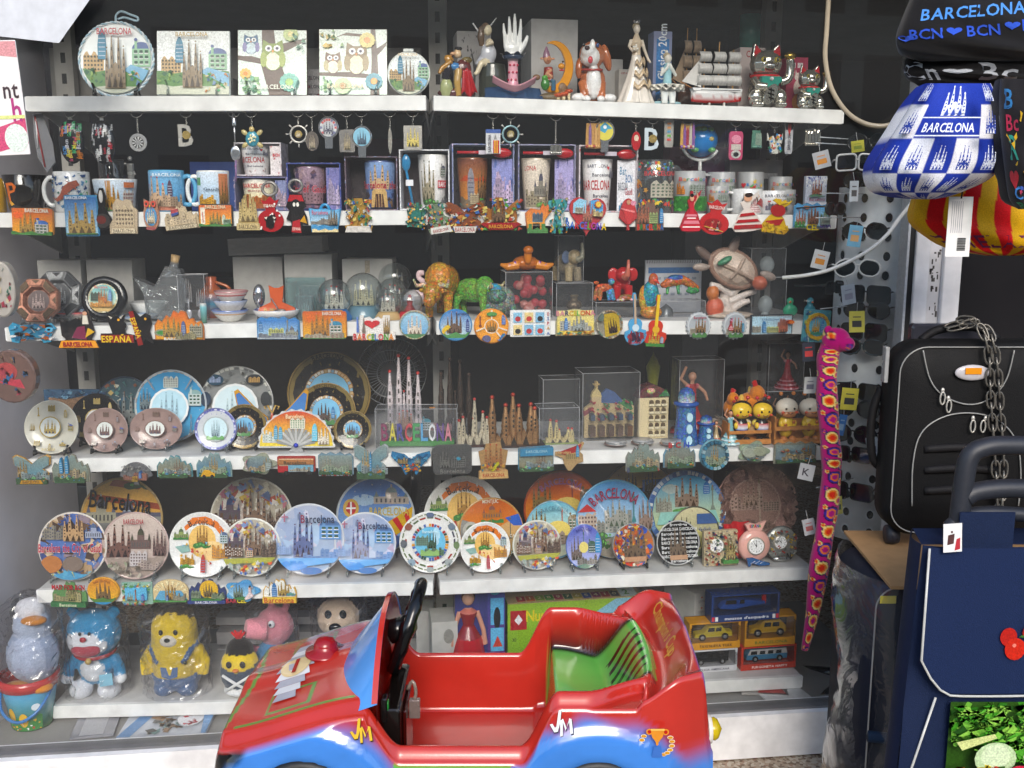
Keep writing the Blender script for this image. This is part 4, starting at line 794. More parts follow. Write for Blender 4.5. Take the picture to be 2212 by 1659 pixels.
def luckycat(label,q,qtop,inset):
 t,h,s=T('lucky_cat',label,'figurine',1,q,qtop,inset,group='silver waving lucky cats');k=h/130;SV='d2cfc4'
 def f(mb):
  mb.ell((0,4*k,34*k),(34*k,28*k,36*k),SV);mb.ell((0,0,88*k),(34*k,27*k,28*k),SV)
  for d in(-1,1):mb.ell((d*26*k,-14*k,22*k),(15*k,16*k,18*k),SV);mb.ell((d*24*k,-26*k,7*k),(13*k,12*k,7*k),SV);mb.prism([(d*31*k,100*k),(d*7*k,112*k),(d*26*k,130*k)],-4*k,8*k,SV)
  for x in(-30,-24,-18,18,24,30):mb.ell((x*k,-36*k,7*k),(3.6*k,4*k,5*k),SV)
  mb.ell((0,-24*k,82*k),(14*k,8*k,8*k),SV);mb.tube([(-26*k,-8*k,56*k),(-24*k,-26*k,42*k),(-8*k,-32*k,40*k)],[10*k,10*k,9*k],SV)
 organic(t,'body',f,'chrome',.0018)
 mb=MB();mb.tube([(32*k,-4*k,54*k),(46*k,-8*k,60*k),(50*k,-8*k,82*k),(48*k,-8*k,98*k)],[9*k,9*k,8.5*k,8*k],SV,12,sub_=4);mb.ell((48*k,-9*k,104*k),(13*k,9*k,8*k),'c8a850');mb.build('waving_arm','chrome',t)
 for d in(-1,1):
  mb=MB();mb.prism([(d*28*k,104*k),(d*13*k,112*k),(d*25*k,125*k)],-6.5*k,-4.2*k,'b81824');mb.build('ear_lining','gloss',t)
  mb=MB();mb.ell((d*14*k,-24*k,94*k),(6*k,4*k,5.5*k),'a89838');mb.ell((d*14*k,-27.5*k,94*k),(2.6*k,2*k,4*k),'111');mb.build('eye','gloss',t)
 mb=MB();mb.tube([(28*k*cos(a),1*k+24*k*sin(a),(64+1*sin(a))*k)for a in[2*pi*i/28 for i in range(28)]],3.5*k,'b81c20',8,True);mb.build('collar','gloss',t)
 mb=MB();mb.prism([(-20*k,61*k),(20*k,61*k),(24*k,54*k),(12*k,40*k),(-4*k,38*k),(-20*k,50*k)],-33*k,-20*k,'2c8c7c',bev=.003);mb.ell((0,-34*k,56*k),4*k,'ccc');mb.build('bib','gloss',t)
 mb=MB();mb.prism([(x*cos(.5)+z*sin(.5)-2*k,z*cos(.5)-x*sin(.5)+26*k)for x,z in[(a*12*k,b_*22*k)for a,b_ in circ(16)]],-38*k,-28*k,'d8d4c8',bev=.002)
 c=CV(mb,-2*k,26*k,11*k,16*k,-38.5*k);c.draw("p:-.5,.7,.6,.5,.6,.3,-.5,.5,111;p:-.6,.2,.6,0,.6,-.2,-.6,0,111;p:-.4,-.3,.6,-.5,.6,-.7,-.4,-.5,111;p:-.1,.8,.1,.8,.1,-.8,-.1,-.8,111");mb.build('gold_coin','chrome',t)
 mb=MB();mb.ell((0,-32*k,86*k),(3*k,2*k,2*k),'333');mb.tube([(-9*k,-30*k,80*k),(0,-33*k,77*k),(9*k,-30*k,80*k)],1*k,'333',5);mb.build('muzzle','gloss',t)
luckycat('big silver waving cat with red collar and green bib',1650,92,.05)
luckycat('smaller silver waving cat at the right end of the top shelf',1745,139,.04)
carton('pink gift box printed with a white cat, between the two silver cats',1,1694,1742,124,.12,.06,'b83a5c',"r:-.6,.62,-.2,.8,f4e4e8;r:0,.62,.5,.8,f4e4e8;o:.1,-.1,.4,.3,e8d4c8;o:.1,.3,.35,.15,f0e0d8;p:-.2,.4,.0,.4,-.15,.55,f0e0d8;p:.2,.4,.4,.4,.35,.55,f0e0d8;o:.1,-.6,.5,.3,d88a3c",name='gift_box')
# ================================================================ keyrings under the top shelf
def disc(r,th,col,spec='',m='metal',kx=1,kz=1,shape=None,clip=.95,rm='print'):
 def f(t,s,rot=0):
  mb=MB();sh=[(x*r*s*kx,z*r*s*kz)for x,z in(shape or circ(24))];mb.prism(sh,-th,0,col,bev=.0008);o=mb.build('charm',m,t)
  if spec:mb=MB();c=CV(mb,0,0,r*s*kx,r*s*kz,-th-.0003,circ(24,clip)if not shape else None,th=.0006);c.draw(spec);mb.build('picture',rm,o)
  return r*s*kz
 return f
def wheel(r,rim,mid='b8a060'):
 def f(t,s):
  R_=r*s;mb=MB();mb.tube([(R_*.72*cos(a),0,R_*.72*sin(a))for a in[2*pi*i/28 for i in range(28)]],.0025,rim,8,True)
  for i in range(8):
   a=i*pi/4;mb.tube([(R_*.8*cos(a),0,R_*.8*sin(a)),(R_*1.15*cos(a),0,R_*1.15*sin(a))],[.0012,.0022],'c8c4bc',6)
  o=mb.build('charm','metal',t);mb=MB();mb.prism(circ(16,R_*.34),-.002,.002,mid,bev=.001);c=CV(mb,0,0,R_*.3,R_*.3,-.0022);c.draw("sag:0,-.8,1.2,1.6,e8e0c8,e8e0c8,864");mb.build('centre_disc','metal',o);return R_*1.15
 return f
PCT="sky:8cc4e0-e8f0f0;b:-1,-.4,4a8a50,.06;sag:0,-.8,1.0,1.5,a08058,c44,432"
def pouch(cols,bg,sd):
 def f(t,s):
  mb=MB();W,Hh=27*s,47*s;rr=random.Random(sd)
  mb.ell((0,0,0),(W,.014,Hh),bg,24,16);mb.box(-.004,-.001,Hh*.9,.004,.001,Hh*1.12,'bbb');o=mb.build('charm','gloss',t);mb=MB()
  mp=lambda x,y,z:(x,-.0146*max(0,1-(x/W)**2-(z/Hh)**2)**.5-.0006+y,z)
  c=CV(mb,0,0,W,Hh,0,circ(24,.9),mp)
  for i in range(30 if sd==1 else 44):
   x=-.8+1.6*rr.random();z=-.75+1.5*rr.random();wd=rr.choice(['Barcelona','BCN','Rambla','Gaudi','Bcn','Mar']);
   if abs(x)<.75:c.text(wd,x,z,.17 if sd==1 else.1,rr.choice(cols),.62 if sd==1 else.5,rot=pi/2)
  mb.build('lettering','gloss',o);return Hh*1.1
 return f
def spoonc(t,s):
 mb=MB();mb.ell((0,0,-38*s),(11*s,.0025,16*s),'d8d8dc');mb.tube([(0,0,-24*s),(0,0,30*s)],[.0012,.0022],'d0d0d4');mb.lathe([(5*s,20*s),(5*s,40*s),(2*s,44*s),(2*s,52*s),(0,54*s)],'d0d0d4',8);mb.build('charm','chrome',t)
 mb=MB();mb.tube([(0,0,-54*s),(-2*s,0,-98*s)],.0022,'8a6a9a');mb.build('beaded_stem','resin',t);return 54*s
def turtlec(t,s):
 mb=MB();mb.ell((0,0,0),(15*s,.006,17*s),'3a8ca0');mb.ell((0,-.002,20*s),(6*s,.004,6*s),'c8b070')
 for dx,dz in((-1,1),(1,1),(-1,-1),(1,-1)):mb.ell((dx*16*s,0,dz*13*s),(8*s,.003,5*s),'b8a870',rot=(R(-dx*dz*40),'Y'))
 for i in range(9):mb.ell((9*s*cos(i*2.4)*(i/9)**.5,-.006,9*s*sin(i*2.4)*(i/9)**.5),2.6*s,'e8e0b8',6,4)
 mb.build('charm','gloss',t);return 24*s
def lettb(col,m='metal'):
 def f(t,s):
  mb=MB();c=CV(mb,0,0,18*s,24*s,0);c.text('B',0,0,1.9,col,2.0,ex=.004);mb.build('charm',m,t);mb=MB();mb.prism(circ(12,9*s),-.006,-.0042,'a89050');mb.build('coin','metal',t);return 22*s
 return f
def cluster(cols,w_=17,h_=28,m='resin',sd=1,txt=None):
 def f(t,s):
  rr=random.Random(sd);mb=MB();mb.box(-w_*s*.9,-.002,-h_*s*.9,w_*s*.9,.001,h_*s*.9,cols[0],bev=.001)
  for i in range(5):x=(-.8+.4*i)*w_*s;hh=h_*s*(.6+.5*rr.random());mb.prism([(x-3.4*s,-h_*s),(x+3.4*s,-h_*s),(x+2.6*s,hh*.6),(x,hh),(x-2.6*s,hh*.6)],-.005-.0004*i,-.002,rr.choice(cols))
  for i in range(6):mb.ell(((-.8+.32*i)*w_*s,-.005,-h_*s*.85),4*s,rr.choice(cols),6,4)
  mb.build('charm',m,t);return h_*s
 return f
def clipper(col,spec,m='chrome'):
 def f(t,s):
  mb=MB();mb.prism(circ(20,22*s,24*s,0,6*s),-.003,0,'c8c8cc',bev=.001);mb.prism([(-9*s,-14*s),(9*s,-14*s),(8*s,-38*s),(-8*s,-38*s)],-.0035,0,'c8c8cc',bev=.001);o=mb.build('charm',m,t)
  mb=MB();c=CV(mb,0,6*s,19*s,20*s,-.0034,circ(20,.97));c.poly(circ(20,.97),col);c.draw(spec);mb.build('picture','gloss',o);return 30*s
 return f
KR=[("keyring with oval pouch of bright coloured place names on black",155,306,pouch(['e8e8f0','e8d840','d84878','4a9ae0','4ac880','e88a30'],'16161c',1)),
 ("keyring with oval black pouch covered in white words",223,308,pouch(['e8e8e8','d8d8d8','fff','c83040'],'15151a',2)),
 ("keyring with pierced silver spoked disc on a long chain",299,308,disc(19,.003,'b4b4b4',"o:0,0,.66,.66,222;"+';'.join(f"p:0,0,{.64*cos(a):.2f},{.64*sin(a):.2f},{.6*cos(a+.3):.2f},{.6*sin(a+.3):.2f},c0c0c0" for a in[i*pi/5 for i in range(10)]))),
 ("keyring with silver letter B charm holding a gold coin, left bay",404,292,lettb('c0bcb4')),
 ("keyring with long silver souvenir spoon",507,292,spoonc),("keyring with blue spotted turtle charm",545,300,turtlec),
 ("keyring with silver ship's wheel and gold church centre, left bay",645,290,wheel(24,'c4c0b8')),
 ("keyring with dark bronze oval coin beside the silver ship's wheel",675,305,disc(21,.004,'6e6660',"sag:0,-.7,.9,1.3,b8a890,b8a890,443",kx=.68)),
 ("keyring with silver nail clipper showing a church",710,282,clipper('c8ccd0',"rg:18,.7,.95,ddd|88a|c66;sag:0,-.7,1.1,1.3,556,556,ccc")),
 ("keyring with bent silver plaque charm beside the blue nail clipper",750,305,disc(26,.003,'8c8884',"sag:0,-.7,.8,1.4,b0a080,b0a080,332",kx=.66,shape=SHAPES['wavy'])),
 ("keyring with pale blue nail clipper showing a church",782,302,clipper('8ec4dc',"sag:0,-.8,1.0,1.5,586878,586878,345")),
 ("keyring with silver disc seen edge on",843,304,disc(28,.004,'9c9890','',kx=.16)),
 ("keyring with silver square plate and gold church relief",892,298,disc(20,.003,'b8b4ac',"sag:0,-.7,1.3,1.5,d8c468,d8c468,443",shape=SHAPES['rect'],kz=1.3)),
 ("keyring with striped flag tag and vertical BARCELONA lettering",1065,306,disc(16,.003,'e8e8ec',"r:-1,.7,1,1,3a5aa0;r:.0,-.95,.15,.1,b82020;r:.15,-.95,.3,.1,e0b020;r:.3,-.95,.45,.1,b82020;r:.45,-.95,.6,.1,e0b020;r:.6,-.95,.8,.1,b82020;p:.1,.2,.3,.65,.5,.2,888",kz=1.6,shape=SHAPES['rect'])),
 ("keyring with pastel glitter ship's wheel, right bay",1103,290,wheel(24,'8cb0b8','9a8a58')),
 ("keyring with silver bells on long twisted chains",1200,322,cluster(['c8c4bc','b0aca4'],12,10,'chrome',3)),
 ("keyring with tall red and gold church relief charm",1280,292,cluster(['c89858','a84838','d8a868','8a6a9a'],16,28,'foil',4)),
 ("keyring with yellow and blue nail clipper",1306,290,clipper('d8cc58',"p:-.9,.2,0,.95,.9,.3,.3,.2,0,-.2,4aa0c0;o:0,.45,.2,.2,e8f0f4")),
 ("keyring with red flamenco shoe charm",1373,305,disc(20,.006,'b01c24',"o:0,.3,.5,.35,e0c8b0;r:-.6,-.15,.6,0,b01c24",m='gloss',kx=.5)),
 ("keyring with blue and white letter B charm, right bay",1409,300,lettb('c8d4dc','gloss')),
 ("keyring with white skateboard charm of coloured squares",1444,288,disc(30,.004,'b8b4ac',';'.join(f"r:-.4,{.6-.28*i:.2f},.4,{.74-.28*i:.2f},{c}" for i,c in enumerate(['d84','c84','48a','6a4','c44'])),kx=.34,shape=SHAPES['soft'])),
 ("keyring with crowded red, purple and gold building charm in front of the globe",1484,293,cluster(['d8a858','a83848','8a5aa0','c8c0b0','3a8aa0'],16,28,'foil',6)),
 ("keyring with pink flip flop bottle opener",1588,315,disc(30,.006,'b84a6c',"o:0,.45,.7,.3,d888a0;r:-.7,-.3,.7,.1,c0b8b0;o:0,-.6,.7,.3,b8b8b4;o:0,-.62,.4,.17,222",kx=.52,m='gloss',shape=SHAPES['soft'])),
 ("keyring with small green mosaic figure charm",1633,300,cluster(['5a8a78','4a7068','8aa090'],10,20,'foil',7)),
 ("keyring with harlequin mosaic bull head charm",1672,310,disc(22,.006,'c8c8c0',"sh:30,-.8,-.8,.8,.8,c33|286|e8e4dc|d9a030|38c,.2,4",kx=.8,shape=[(-1,1),(-.8,.5),(.8,.5),(1,1),(1,.3),(.7,.2),(.45,-1),(-.45,-1),(-.7,.2),(-1,.3)],m='gloss')),
 ("keyring with black and white bar opener reading BARCELONA",1703,298,disc(34,.004,'d0d0d4',"r:-.9,.5,.9,.95,1a1a1c;heart:0,.55,.9,c02828",kx=.26,shape=SHAPES['soft'])),
 ("keyring with silver church and red figure charm at the right end",1754,296,cluster(['c8c4bc','b8b4b0','a83030','d0c8b8'],18,18,'chrome',8))]
for l_,q_,z_,f_ in KR:
 t=keyring(l_,q_,z_,f_)
 if 'reading BARCELONA' in l_ or 'flag tag' in l_:
  s=.00112;mb=MB();zc=-26*s if 'bar' in l_ else-22*s
  for ch in 'BARCELONA':
   g=G[ch,False];mb.add([(-(b-.35)*6*s*1.5+(-8*s if 'flag' in l_ else 0),-.0046 if 'bar' not in l_ else-.0052,zc+(a-g[3])*6*s)for a,b,c_ in g[0]],g[1],'223');zc+=(g[2]-g[3]+.07)*6*s
  mb.build('lettering','matte',t)
p,s=hit(95,310,.04);t=thing('spectacle_case','grey and red zipped case hanging half turned at the left end','case',p,.5)
mb=MB();mb.prism([(-17*s,60*s),(2*s,62*s),(18*s,0),(20*s,-40*s),(2*s,-62*s),(-14*s,-30*s),(-18*s,10*s)],-.006,.006,'8a8a8e',bev=.003);mb.build('body','fabric',t);mb=MB();mb.tube([(-14*s,-.007,56*s),(-8*s,-.007,0),(-2*s,-.007,-50*s)],.002,'a04040');mb.tube([(-13*s,-.0075,50*s),(-13*s,-.0075,-10*s)],.0015,'ddd');mb.build('zip','gloss',t)
p,s=at(1514,303,.2);t=thing('desk_globe','small blue desk globe on a white stand behind the keyrings','globe',p)
mb=MB();mb.ell((0,0,0),36*s,'1c78c0',32,20)
for i in range(9):a=i*.9;mb.ell((20*s*sin(a),-26*s+2*s*i*.4,22*s*cos(a*1.7)),(9*s,11*s,6*s),'b8a868' if i%2 else '5a9a58',8,5)
mb.build('sphere','gloss',t);mb=MB();mb.tube([(-42*s*cos(a),0,42*s*sin(a))for a in[R(-150+130*i/12-0)for i in range(13)]],3.4*s,'d8d8d6');mb.build('meridian_arm','gloss',t)
mb=MB();mb.lathe([(26*s,-76*s),(22*s,-72*s),(4*s,-66*s),(4*s,-42*s)],'b8b8b8',20);mb.build('base','gloss',t)
# ================================================================ second shelf: mugs
SKY="sky:9cc4e4-dce8f4;"
mug('black mug with orange letter P, leftmost on the mug shelf',2,58,378,88,.06,'17130f',"p:-.5,-.5,-.36,-.5,-.36,0,-.1,.1,0,.4,-.15,.62,-.5,.6,d06820;p:-.36,.15,-.15,.2,-.15,.45,-.36,.45,17130f;p:-.5,-.5,-.4,-.7,-.2,-.6,-.36,-.4,d8a030",1,.75,hcol='17130f',inside='17130f')
mug('yellow mug cut off at the left edge of the photo',2,-8,385,44,.09,'c89a20',"",0,1)
mug('white mug covered in a blue mosaic with a lizard',2,160,371,74,.05,'e4e4e2',"sh:60,-.95,-.9,.95,.95,3a6aa0|28487a|5a90b8|2a6a5a|e0e0da|44689a,.13,9;gecko:0,.1,1.3,a8543c,a8543c;sh:8,.5,-.6,.9,.6,386|583|4a8,.1,2",-1)
mug('wide white cup printed with golden church and blue sky',2,253,387,92,.06,'e6e6e4',SKY+"b:-1,-.55,4c7a3c,.1;r:-.1,-.9,.1,.95,c89868;bat:-.75,-.6,.4,.9,b88848,863;sag:.1,-.75,.6,1.5,b8862c,b83,542;mil:.75,-.8,.45,1.3,c0b8b0,855;r:.55,.5,.95,.85,c06a3a",0,.8)
mug('blue mug with relief of church towers and twin skyscrapers',2,364,368,74,.05,'5aa4cc',"sky:3c92c8-7ab4dc;b:-1,-.7,b8745c,.14;sag:-.35,-.8,1.0,1.6,c8a888,c44,654;agb:.35,-.4,.2,.95,56445a;city:.4,-.8,.9,.8,b89c80,654;t:BARCELONA,.25,.82,.16,e8f0f4,1.2",1,m='gloss')
mug('white mug with golden church on blue sky and handle on the left',2,464,369,68,.05,'e8e8e6',SKY+"b:-1,-.75,3c6a4c,.08;p:-.9,.3,-.5,.3,-.5,.7,-.9,.7,5a9a5a;city:-.2,-.8,1,.75,c89420,643;r:.45,-.8,.95,.9,c87a4c;sag:.7,-.7,.5,1.4,8a6428,863,432;t:Gaudi,.1,.1,.14,345,.7",-1,.95)
p,h,s,yw=on(2,288,335,.13);t=thing('column_statuette','small silver statuette of a man on a column behind the wide cup','figurine',p,yw);z0=h*.55
organic(t,'body',lambda mb:(mb.lathe([(.012,0),(.009,z0*.9),(.011,z0)],'9a9894',10),mb.tube([(0,0,z0),(0,0,z0+h*.3)],[.008,.009],'a8a6a0'),mb.ell((0,0,h*.94),.006,'b0aeaa'),mb.tube([(0,0,z0+h*.28),(-.014,-.004,z0+h*.3)],.003,'a8a6a0'),mb.tube([(0,0,z0+h*.26),(.011,0,z0+h*.1)],.003,'a8a6a0')),'metal',.0012)
mug('clear tumbler with pink skyline print behind the wide cup',2,250,345,58,.16,'b08890',"city:0,-.9,1.8,1.6,a04858,534",0,1,GLAS())
def boxed(label,q0,q1,qtop,pat,spec,mugcol='e6e4e2',wn=.55,mx_=-.15,txt=None,spoon=None,side=True,zoff=0,taper=.8,row=2,sp='h',inset=.05):
 p,h,s,yaw=on(row,(q0+q1)/2,qtop,inset);w_=(q1-q0)*s;h-=zoff;d=.085
 t=thing('boxed_mug',label,'boxed mug',p+Vector((0,0,zoff+.0004)),yaw,'mugs in open gift boxes');e=.003;cs=pat.split('|')
 mb=MB();mb.box(-w_/2,0,0,-w_/2+e,d,h,cs[0]);mb.box(w_/2-e,0,0,w_/2,d,h,cs[0]);mb.box(-w_/2+e,0,h-e,w_/2-e,d,h,cs[0]);mb.box(-w_/2+e,0,0,w_/2-e,d,e,cs[0]);mb.box(-w_/2+e,d-e,e,w_/2-e,d,h-e,'3c3438')
 c=CV(mb,0,h/2,w_/2,h/2,-.0002);rr=random.Random(int(q0))
 for i in range(46):
  a=rr.random();x=rr.choice((-1,1))if i%2 else a*2-1;z=a*2-1 if i%2 else rr.choice((-1,1))
  c.poly([(max(-1,min(1,x+u)),max(-1,min(1,z+v)))for u,v in((-.02,-.03),(.03,-.03),(.03,.05),(-.02,.03))]if i%2 else[(max(-1,x-.04),max(-1,z-.02)),(min(1,x+.04),max(-1,z-.02)),(min(1,x+.03),min(1,z+.02)),(max(-1,x-.03),min(1,z+.02))],rr.choice(cs))
 mb.build('open_box','print',t)
 mh=h*(.78 if spoon and sp=='h' else.9);xw=w_*mx_
 mug('',row,0,0,0,0,mugcol,spec,0,taper,par=t,org=(xw,e+.0003,w_*wn/2,mh,w_*wn/2+.006),cov=1.15)
 if side:mb=MB();x0=xw+w_*wn/2+.004;mb.box(x0,.008,e,w_/2-e-.0005,.011,mh,cs[1]);c=CV(mb,(x0+w_/2)/2,mh/2,(w_/2-x0)/2,mh/2,.0078,rect(-.92,-.95,.9,1));c.draw(side if isinstance(side,str)else f"sh:22,-1,-1,1,1,{'|'.join(cs[1:])},.22,3;city:0,-.7,1.8,1.2,{cs[2]},667");mb.build('printed_panel','print',t)
 if spoon:
  mb=MB();
  if sp=='h':mb.tube([(-w_*.42,-.002,h*.87),(w_*.15,-.004,h*.87)],.0036,spoon);mb.ell((w_*.3,-.004,h*.865),(w_*.16,.006,h*.075),spoon,14,8);mb.box(-w_*.08,-.0085,h*.84,w_*.12,-.0078,h*.9,'c8c0cc')
  else:mb.ell((-w_*.36,-.004,h*.78),(w_*.09,.005,h*.14),spoon,12,8);mb.tube([(-w_*.36,-.003,h*.66),(-w_*.24,-.004,h*.1)],.0032,spoon);mb.box(-w_*.37,-.0085,h*.4,-w_*.22,-.0078,h*.5,'e4e4e8')
  mb.build('ceramic_spoon','gloss',t)
 return t
LON="t:BARTELONA,-.15,.78,.14,556,1.3;heart:.5,.7,.2,c23;t:Barcelona,.1,.42,.14,445,1.2;t:BARCELONA,-.25,.0,.4,b82c34,2.0;t:Barcelona,.1,-.45,.14,445,1.1;sh:9,-.8,-.95,.8,-.65,b44|666|a88,.08,2;city:.75,.3,.3,.5,889,445"
PW="r:-.95,-.95,-.3,.95,e4dcdc;sh:18,-1,-1,1,1,c84050|e8e4e4|666a78,.14,5;t:BCN,.1,.4,.2,c23,1.2"
boxed('open gift box with white mug reading LONA, upper of the stacked pair',512,612,308,'d8d0d4|e0d8da|b04a58|7a7080',LON,'e6e4e4',.66,-.12,side=PW,zoff=.083,inset=.06)
boxed('open gift box with sunset mug, lower of the stacked pair',508,622,382,'6a6a90|8890b8|c8b0c0|4a5a8a',"sky:e8d890-f0ece0;b:-1,-.4,a85a28,.1;city:0,-.55,1.7,.7,b86a30,632;t:BARCELONA,0,.6,.28,c83c3c,1.5;t:Montjuic,0,.25,.12,a44,.9",'e6e4e4',.66,-.1,inset=.058)
boxed('blue open gift box with purple mug reading City of Gaudi',622,738,352,'3c4a90|7a78b0|b8a8c8|4a60a0',"sky:8a6a7c-9c8494;sh:40,-1,-1,1,1,6a4a50|a88a90|5a4a6a|b8a0a8,.2,3;city:0,-.8,1.6,1.5,907078,5a4048;t:City of Gaudi,0,-.05,.4,d8b8c8,2.1;t:City of Gaudi,0,-.05,.37,b83444,2.08",'8a6a7c',.62,-.12)
boxed('open gift box with mug reading Barcelona the, beside the white spoon box',747,860,338,'6a5a66|8c9ac0|b0a0b8|54486a',"sky:3a5a9a-8aa8d8;sh:24,-1,-1,1,-.1,4a3a34|7a5c48|9a7a58|3a4a7a,.2,5;sag:0,-.2,1.1,1.1,c8a880,a96,432;p:-.5,-1,.5,-1,.4,-.3,0,.1,-.4,-.3,c8a468;p:-.3,-1,.3,-1,.2,-.4,-.2,-.4,4a2a20;t:Barcelona the,0,0,.36,e8c8cc,2.1;t:Barcelona the,0,0,.33,b02c38,2.08",'4a5a8a',.64,.14,side=False)
boxed('white open gift box with tall white church mug and blue spoon',864,972,323,'e0e0e4|c8c8cc|d8d8dc|e8e8ea',"sag:-.3,-.8,.95,1.7,9a9078,776,443;tree:0,-.95,1.2,.4,3a5a34;bat:.7,.2,.35,.5,8a8a80,556;r:.35,-.25,.95,.05,b82c38;t:BARC,.65,-.1,.2,f0e8e8,.5;city:.8,-.9,.4,.5,666,333",'e0dedc',.6,.14,spoon='2c7aa8',side=False,sp='v')
boxed('open gift box with sunset skyscraper mug and red spoon on top',977,1112,311,'8890b0|8c90c8|c8b0d0|5a70b0',"sky:d88a30-7a4a3c;b:-1,-.6,7a6a54,.1;p:-1,.1,1,.1,.6,.3,.1,.2,-.5,.35,b84a20;agb:-.2,-.7,.4,1.35,8a8890,556;sag:.55,-.7,.7,1.5,7a5c3c,863,321;mil:0,-.85,.5,.5,b8a888,543",'8a5a40',.52,-.14,spoon='a81820')
boxed('open gift box with cream LONA domed building mug and red spoon on top',1118,1244,312,'8c8ca4|a8a0d0|c0b0d8|6a6aa8',"sky:d8c8b4-e4d8c8;t:LONA,-.5,.66,.2,b83838,.8;city:0,-.95,1.8,.9,a89c80,544;dome:.15,-.5,.8,1.1,8a8478,556;tree:.3,-.95,.8,.3,6a8a4a",'d4c4b0',.52,-.14,spoon='a81820')
boxed('open gift box with white mug reading LONA and red spoon on top',1248,1378,314,'d8ccd0|e4e4ea|b04a58|6080a8',LON,'e6e4e4',.52,-.12,spoon='a81820',side="t:BARCELONA,-.4,.0,.3,456,1.0;t:Bar,-.4,.6,.3,58a,.7;t:BCN,.2,.3,.3,47a,.7;t:Gaudi,.2,-.2,.26,a34,.8;city:0,-.95,1.6,.4,48a,358")
mug('clear glass beer mug with coloured mosaic bands and BARCELONA',2,1411,346,78,.05,'b4bcba',"sh:34,-.95,.7,.95,.98,3a7ab8|c84030|e8c030|4a9a58|e8e8e0,.1,2;sh:34,-.95,-.75,.95,-.55,3a7ab8|c84030|e8c030|4a9a58,.1,6;mil:.2,-.45,1.1,.75,b8b0a0,565;t:BARCELONA,.1,.52,.18,c83838,1.4;sh:8,-.95,-.4,-.5,.2,b86a30|c89038,.12,3",1,1,GLAS(),hcol='c8cccc')
FR="city:-.7,-.1,.5,.7,c87a20,643;mil:.2,-.1,.9,.6,98a098,565;t:Barcelona,0,.66,.2,c84848|d88a30|4a8a50|3a6ab0,1.5"
mug('big frosted glass with coloured Barcelona lettering and green grass base',2,1487,370,68,.05,'b0b8b0',FR+";r:-1,-.95,1,-.2,2c7a2c;sh:30,-.95,-.9,.95,-.25,48a040|2a6a28|5cb050,.1,3",0,1,FROST())
for i,(q_,t_,w_,l_,ins)in enumerate([(1555,372,58,'second frosted glass with church print beside the grass based one',.09),(1548,402,48,'small frosted shot glass in front of the second frosted glass',.05),(1618,372,56,'clear glass with colourful mosaic print behind the dancer mugs',.12),(1682,382,50,'tall frosted glass with plane print behind the white mugs',.12),(1694,410,44,'small frosted glass printed Barcelona beside the booklet',.05)]):
 mug(l_,2,q_,t_,w_,ins,'b4bab6',FR if i!=2 else "sh:30,-.6,-.4,.9,.6,3a7ab8|c84030|48a050|e8c030,.14,6;heart:-.7,.4,.3,c23",0,.92,FROST())
mug('white mug with flamenco dancer print and handle on the left',2,1612,408,66,.045,'e8e8e8',"o:-.1,0,.45,.6,3a2a20;o:-.1,0,.36,.5,e8e4e0;lady:.1,-.95,1.0,1.6,c8a0a0,d8a888;p:.2,-.2,.9,-.6,.9,0,.5,.3,a84040",-1)
mug('white mug with grey BARCELONA skyline print',2,1668,412,58,.045,'e6e6e8',"t:BARCELONA,0,.6,.26,445,1.6;city:0,-.7,1.5,.8,778,445;heart:-.5,.1,.2,b33;t:Gaudi,.2,.25,.12,556,.6",0)
t,w_,h_=carton('blue and white tall booklet with church picture at the right end of the mug shelf',2,1736,1784,381,.03,.012,'c8cede',"sky:b8c4e0-e8ecf4;sh:50,-.95,.5,.95,.98,3a50a0|8a9ad0|fff,.09,3;sag:0,.0,.9,.8,a86a50,c44,432;tree:0,-.1,1.4,.25,5a8a7a;t:Barcelona,0,-.2,.16,8a2a4a,1.5;r:-.6,-.9,.6,-.55,4a6a9a;r:-.9,-.5,.9,-.35,e8e8f0",name='booklet',cat='booklet')
BX=[('grey box behind the left mugs',590,640,352,.25,'6c6a6c'),('pale blue storage box lid behind the white mug',415,520,350,.24,'2c4c98'),('pink patterned box behind the desk globe',1440,1600,318,.3,'a86a84'),('grey carton with a barcode label behind the glasses',1570,1690,345,.26,'8c8c8c'),('dark pink box deep behind the boxed mugs',745,900,300,.3,'5a3038')]
for l_,a_,b_,tp,ins,c_ in BX:carton(l_,2,a_,b_,tp,ins,.06,c_,"sh:30,-.9,-.9,.9,.9,d8a0b8|8a4a68,.12,3" if 'pink pat' in l_ else("r:.2,-.3,.8,.5,d0d0d0;r:.3,-.2,.7,.3,555" if 'barcode' in l_ else ''))
# ================================================================ fridge magnets on the edge of the second shelf
ORG="sky:e8a418-d05a18;";SAG="sag:-.25,-.85,1.0,1.6,a8803c,b85a30,5a3a1c;";SEA="b:-1,-.7,3a8ab8,.05;"
YG="b:-1,-.72,3c7a34,.08;"
magnet('sunset orange rectangular magnet with BARCELONA, leftmost on the mug shelf edge',73,479,92,62,'wavy','c07a28',ORG+"sun:-.65,.45,.22,e8601c,e87020;"+"sag:-.2,-.85,.8,1.5,a8843c,b65,5a3a1c;bat:.45,-.85,.6,1.1,b8b4ac,3a6ab8;"+YG,2,('BARCELONA',.25,.78,.26,'f0e4d0',1.1))
magnet('tall blue magnet with gold church towers and BARCELONA on top',178,466,72,88,'rect','3a8ab8',"sky:a8d0e4-1c6ab0;sag:0,-.9,1.6,1.55,b0904c,b0904c,5a4424;b:-1,-.84,4a7a3c;",0,('BARCELONA',-.2,.87,.14,'e8f0f8',1.3),b='L')
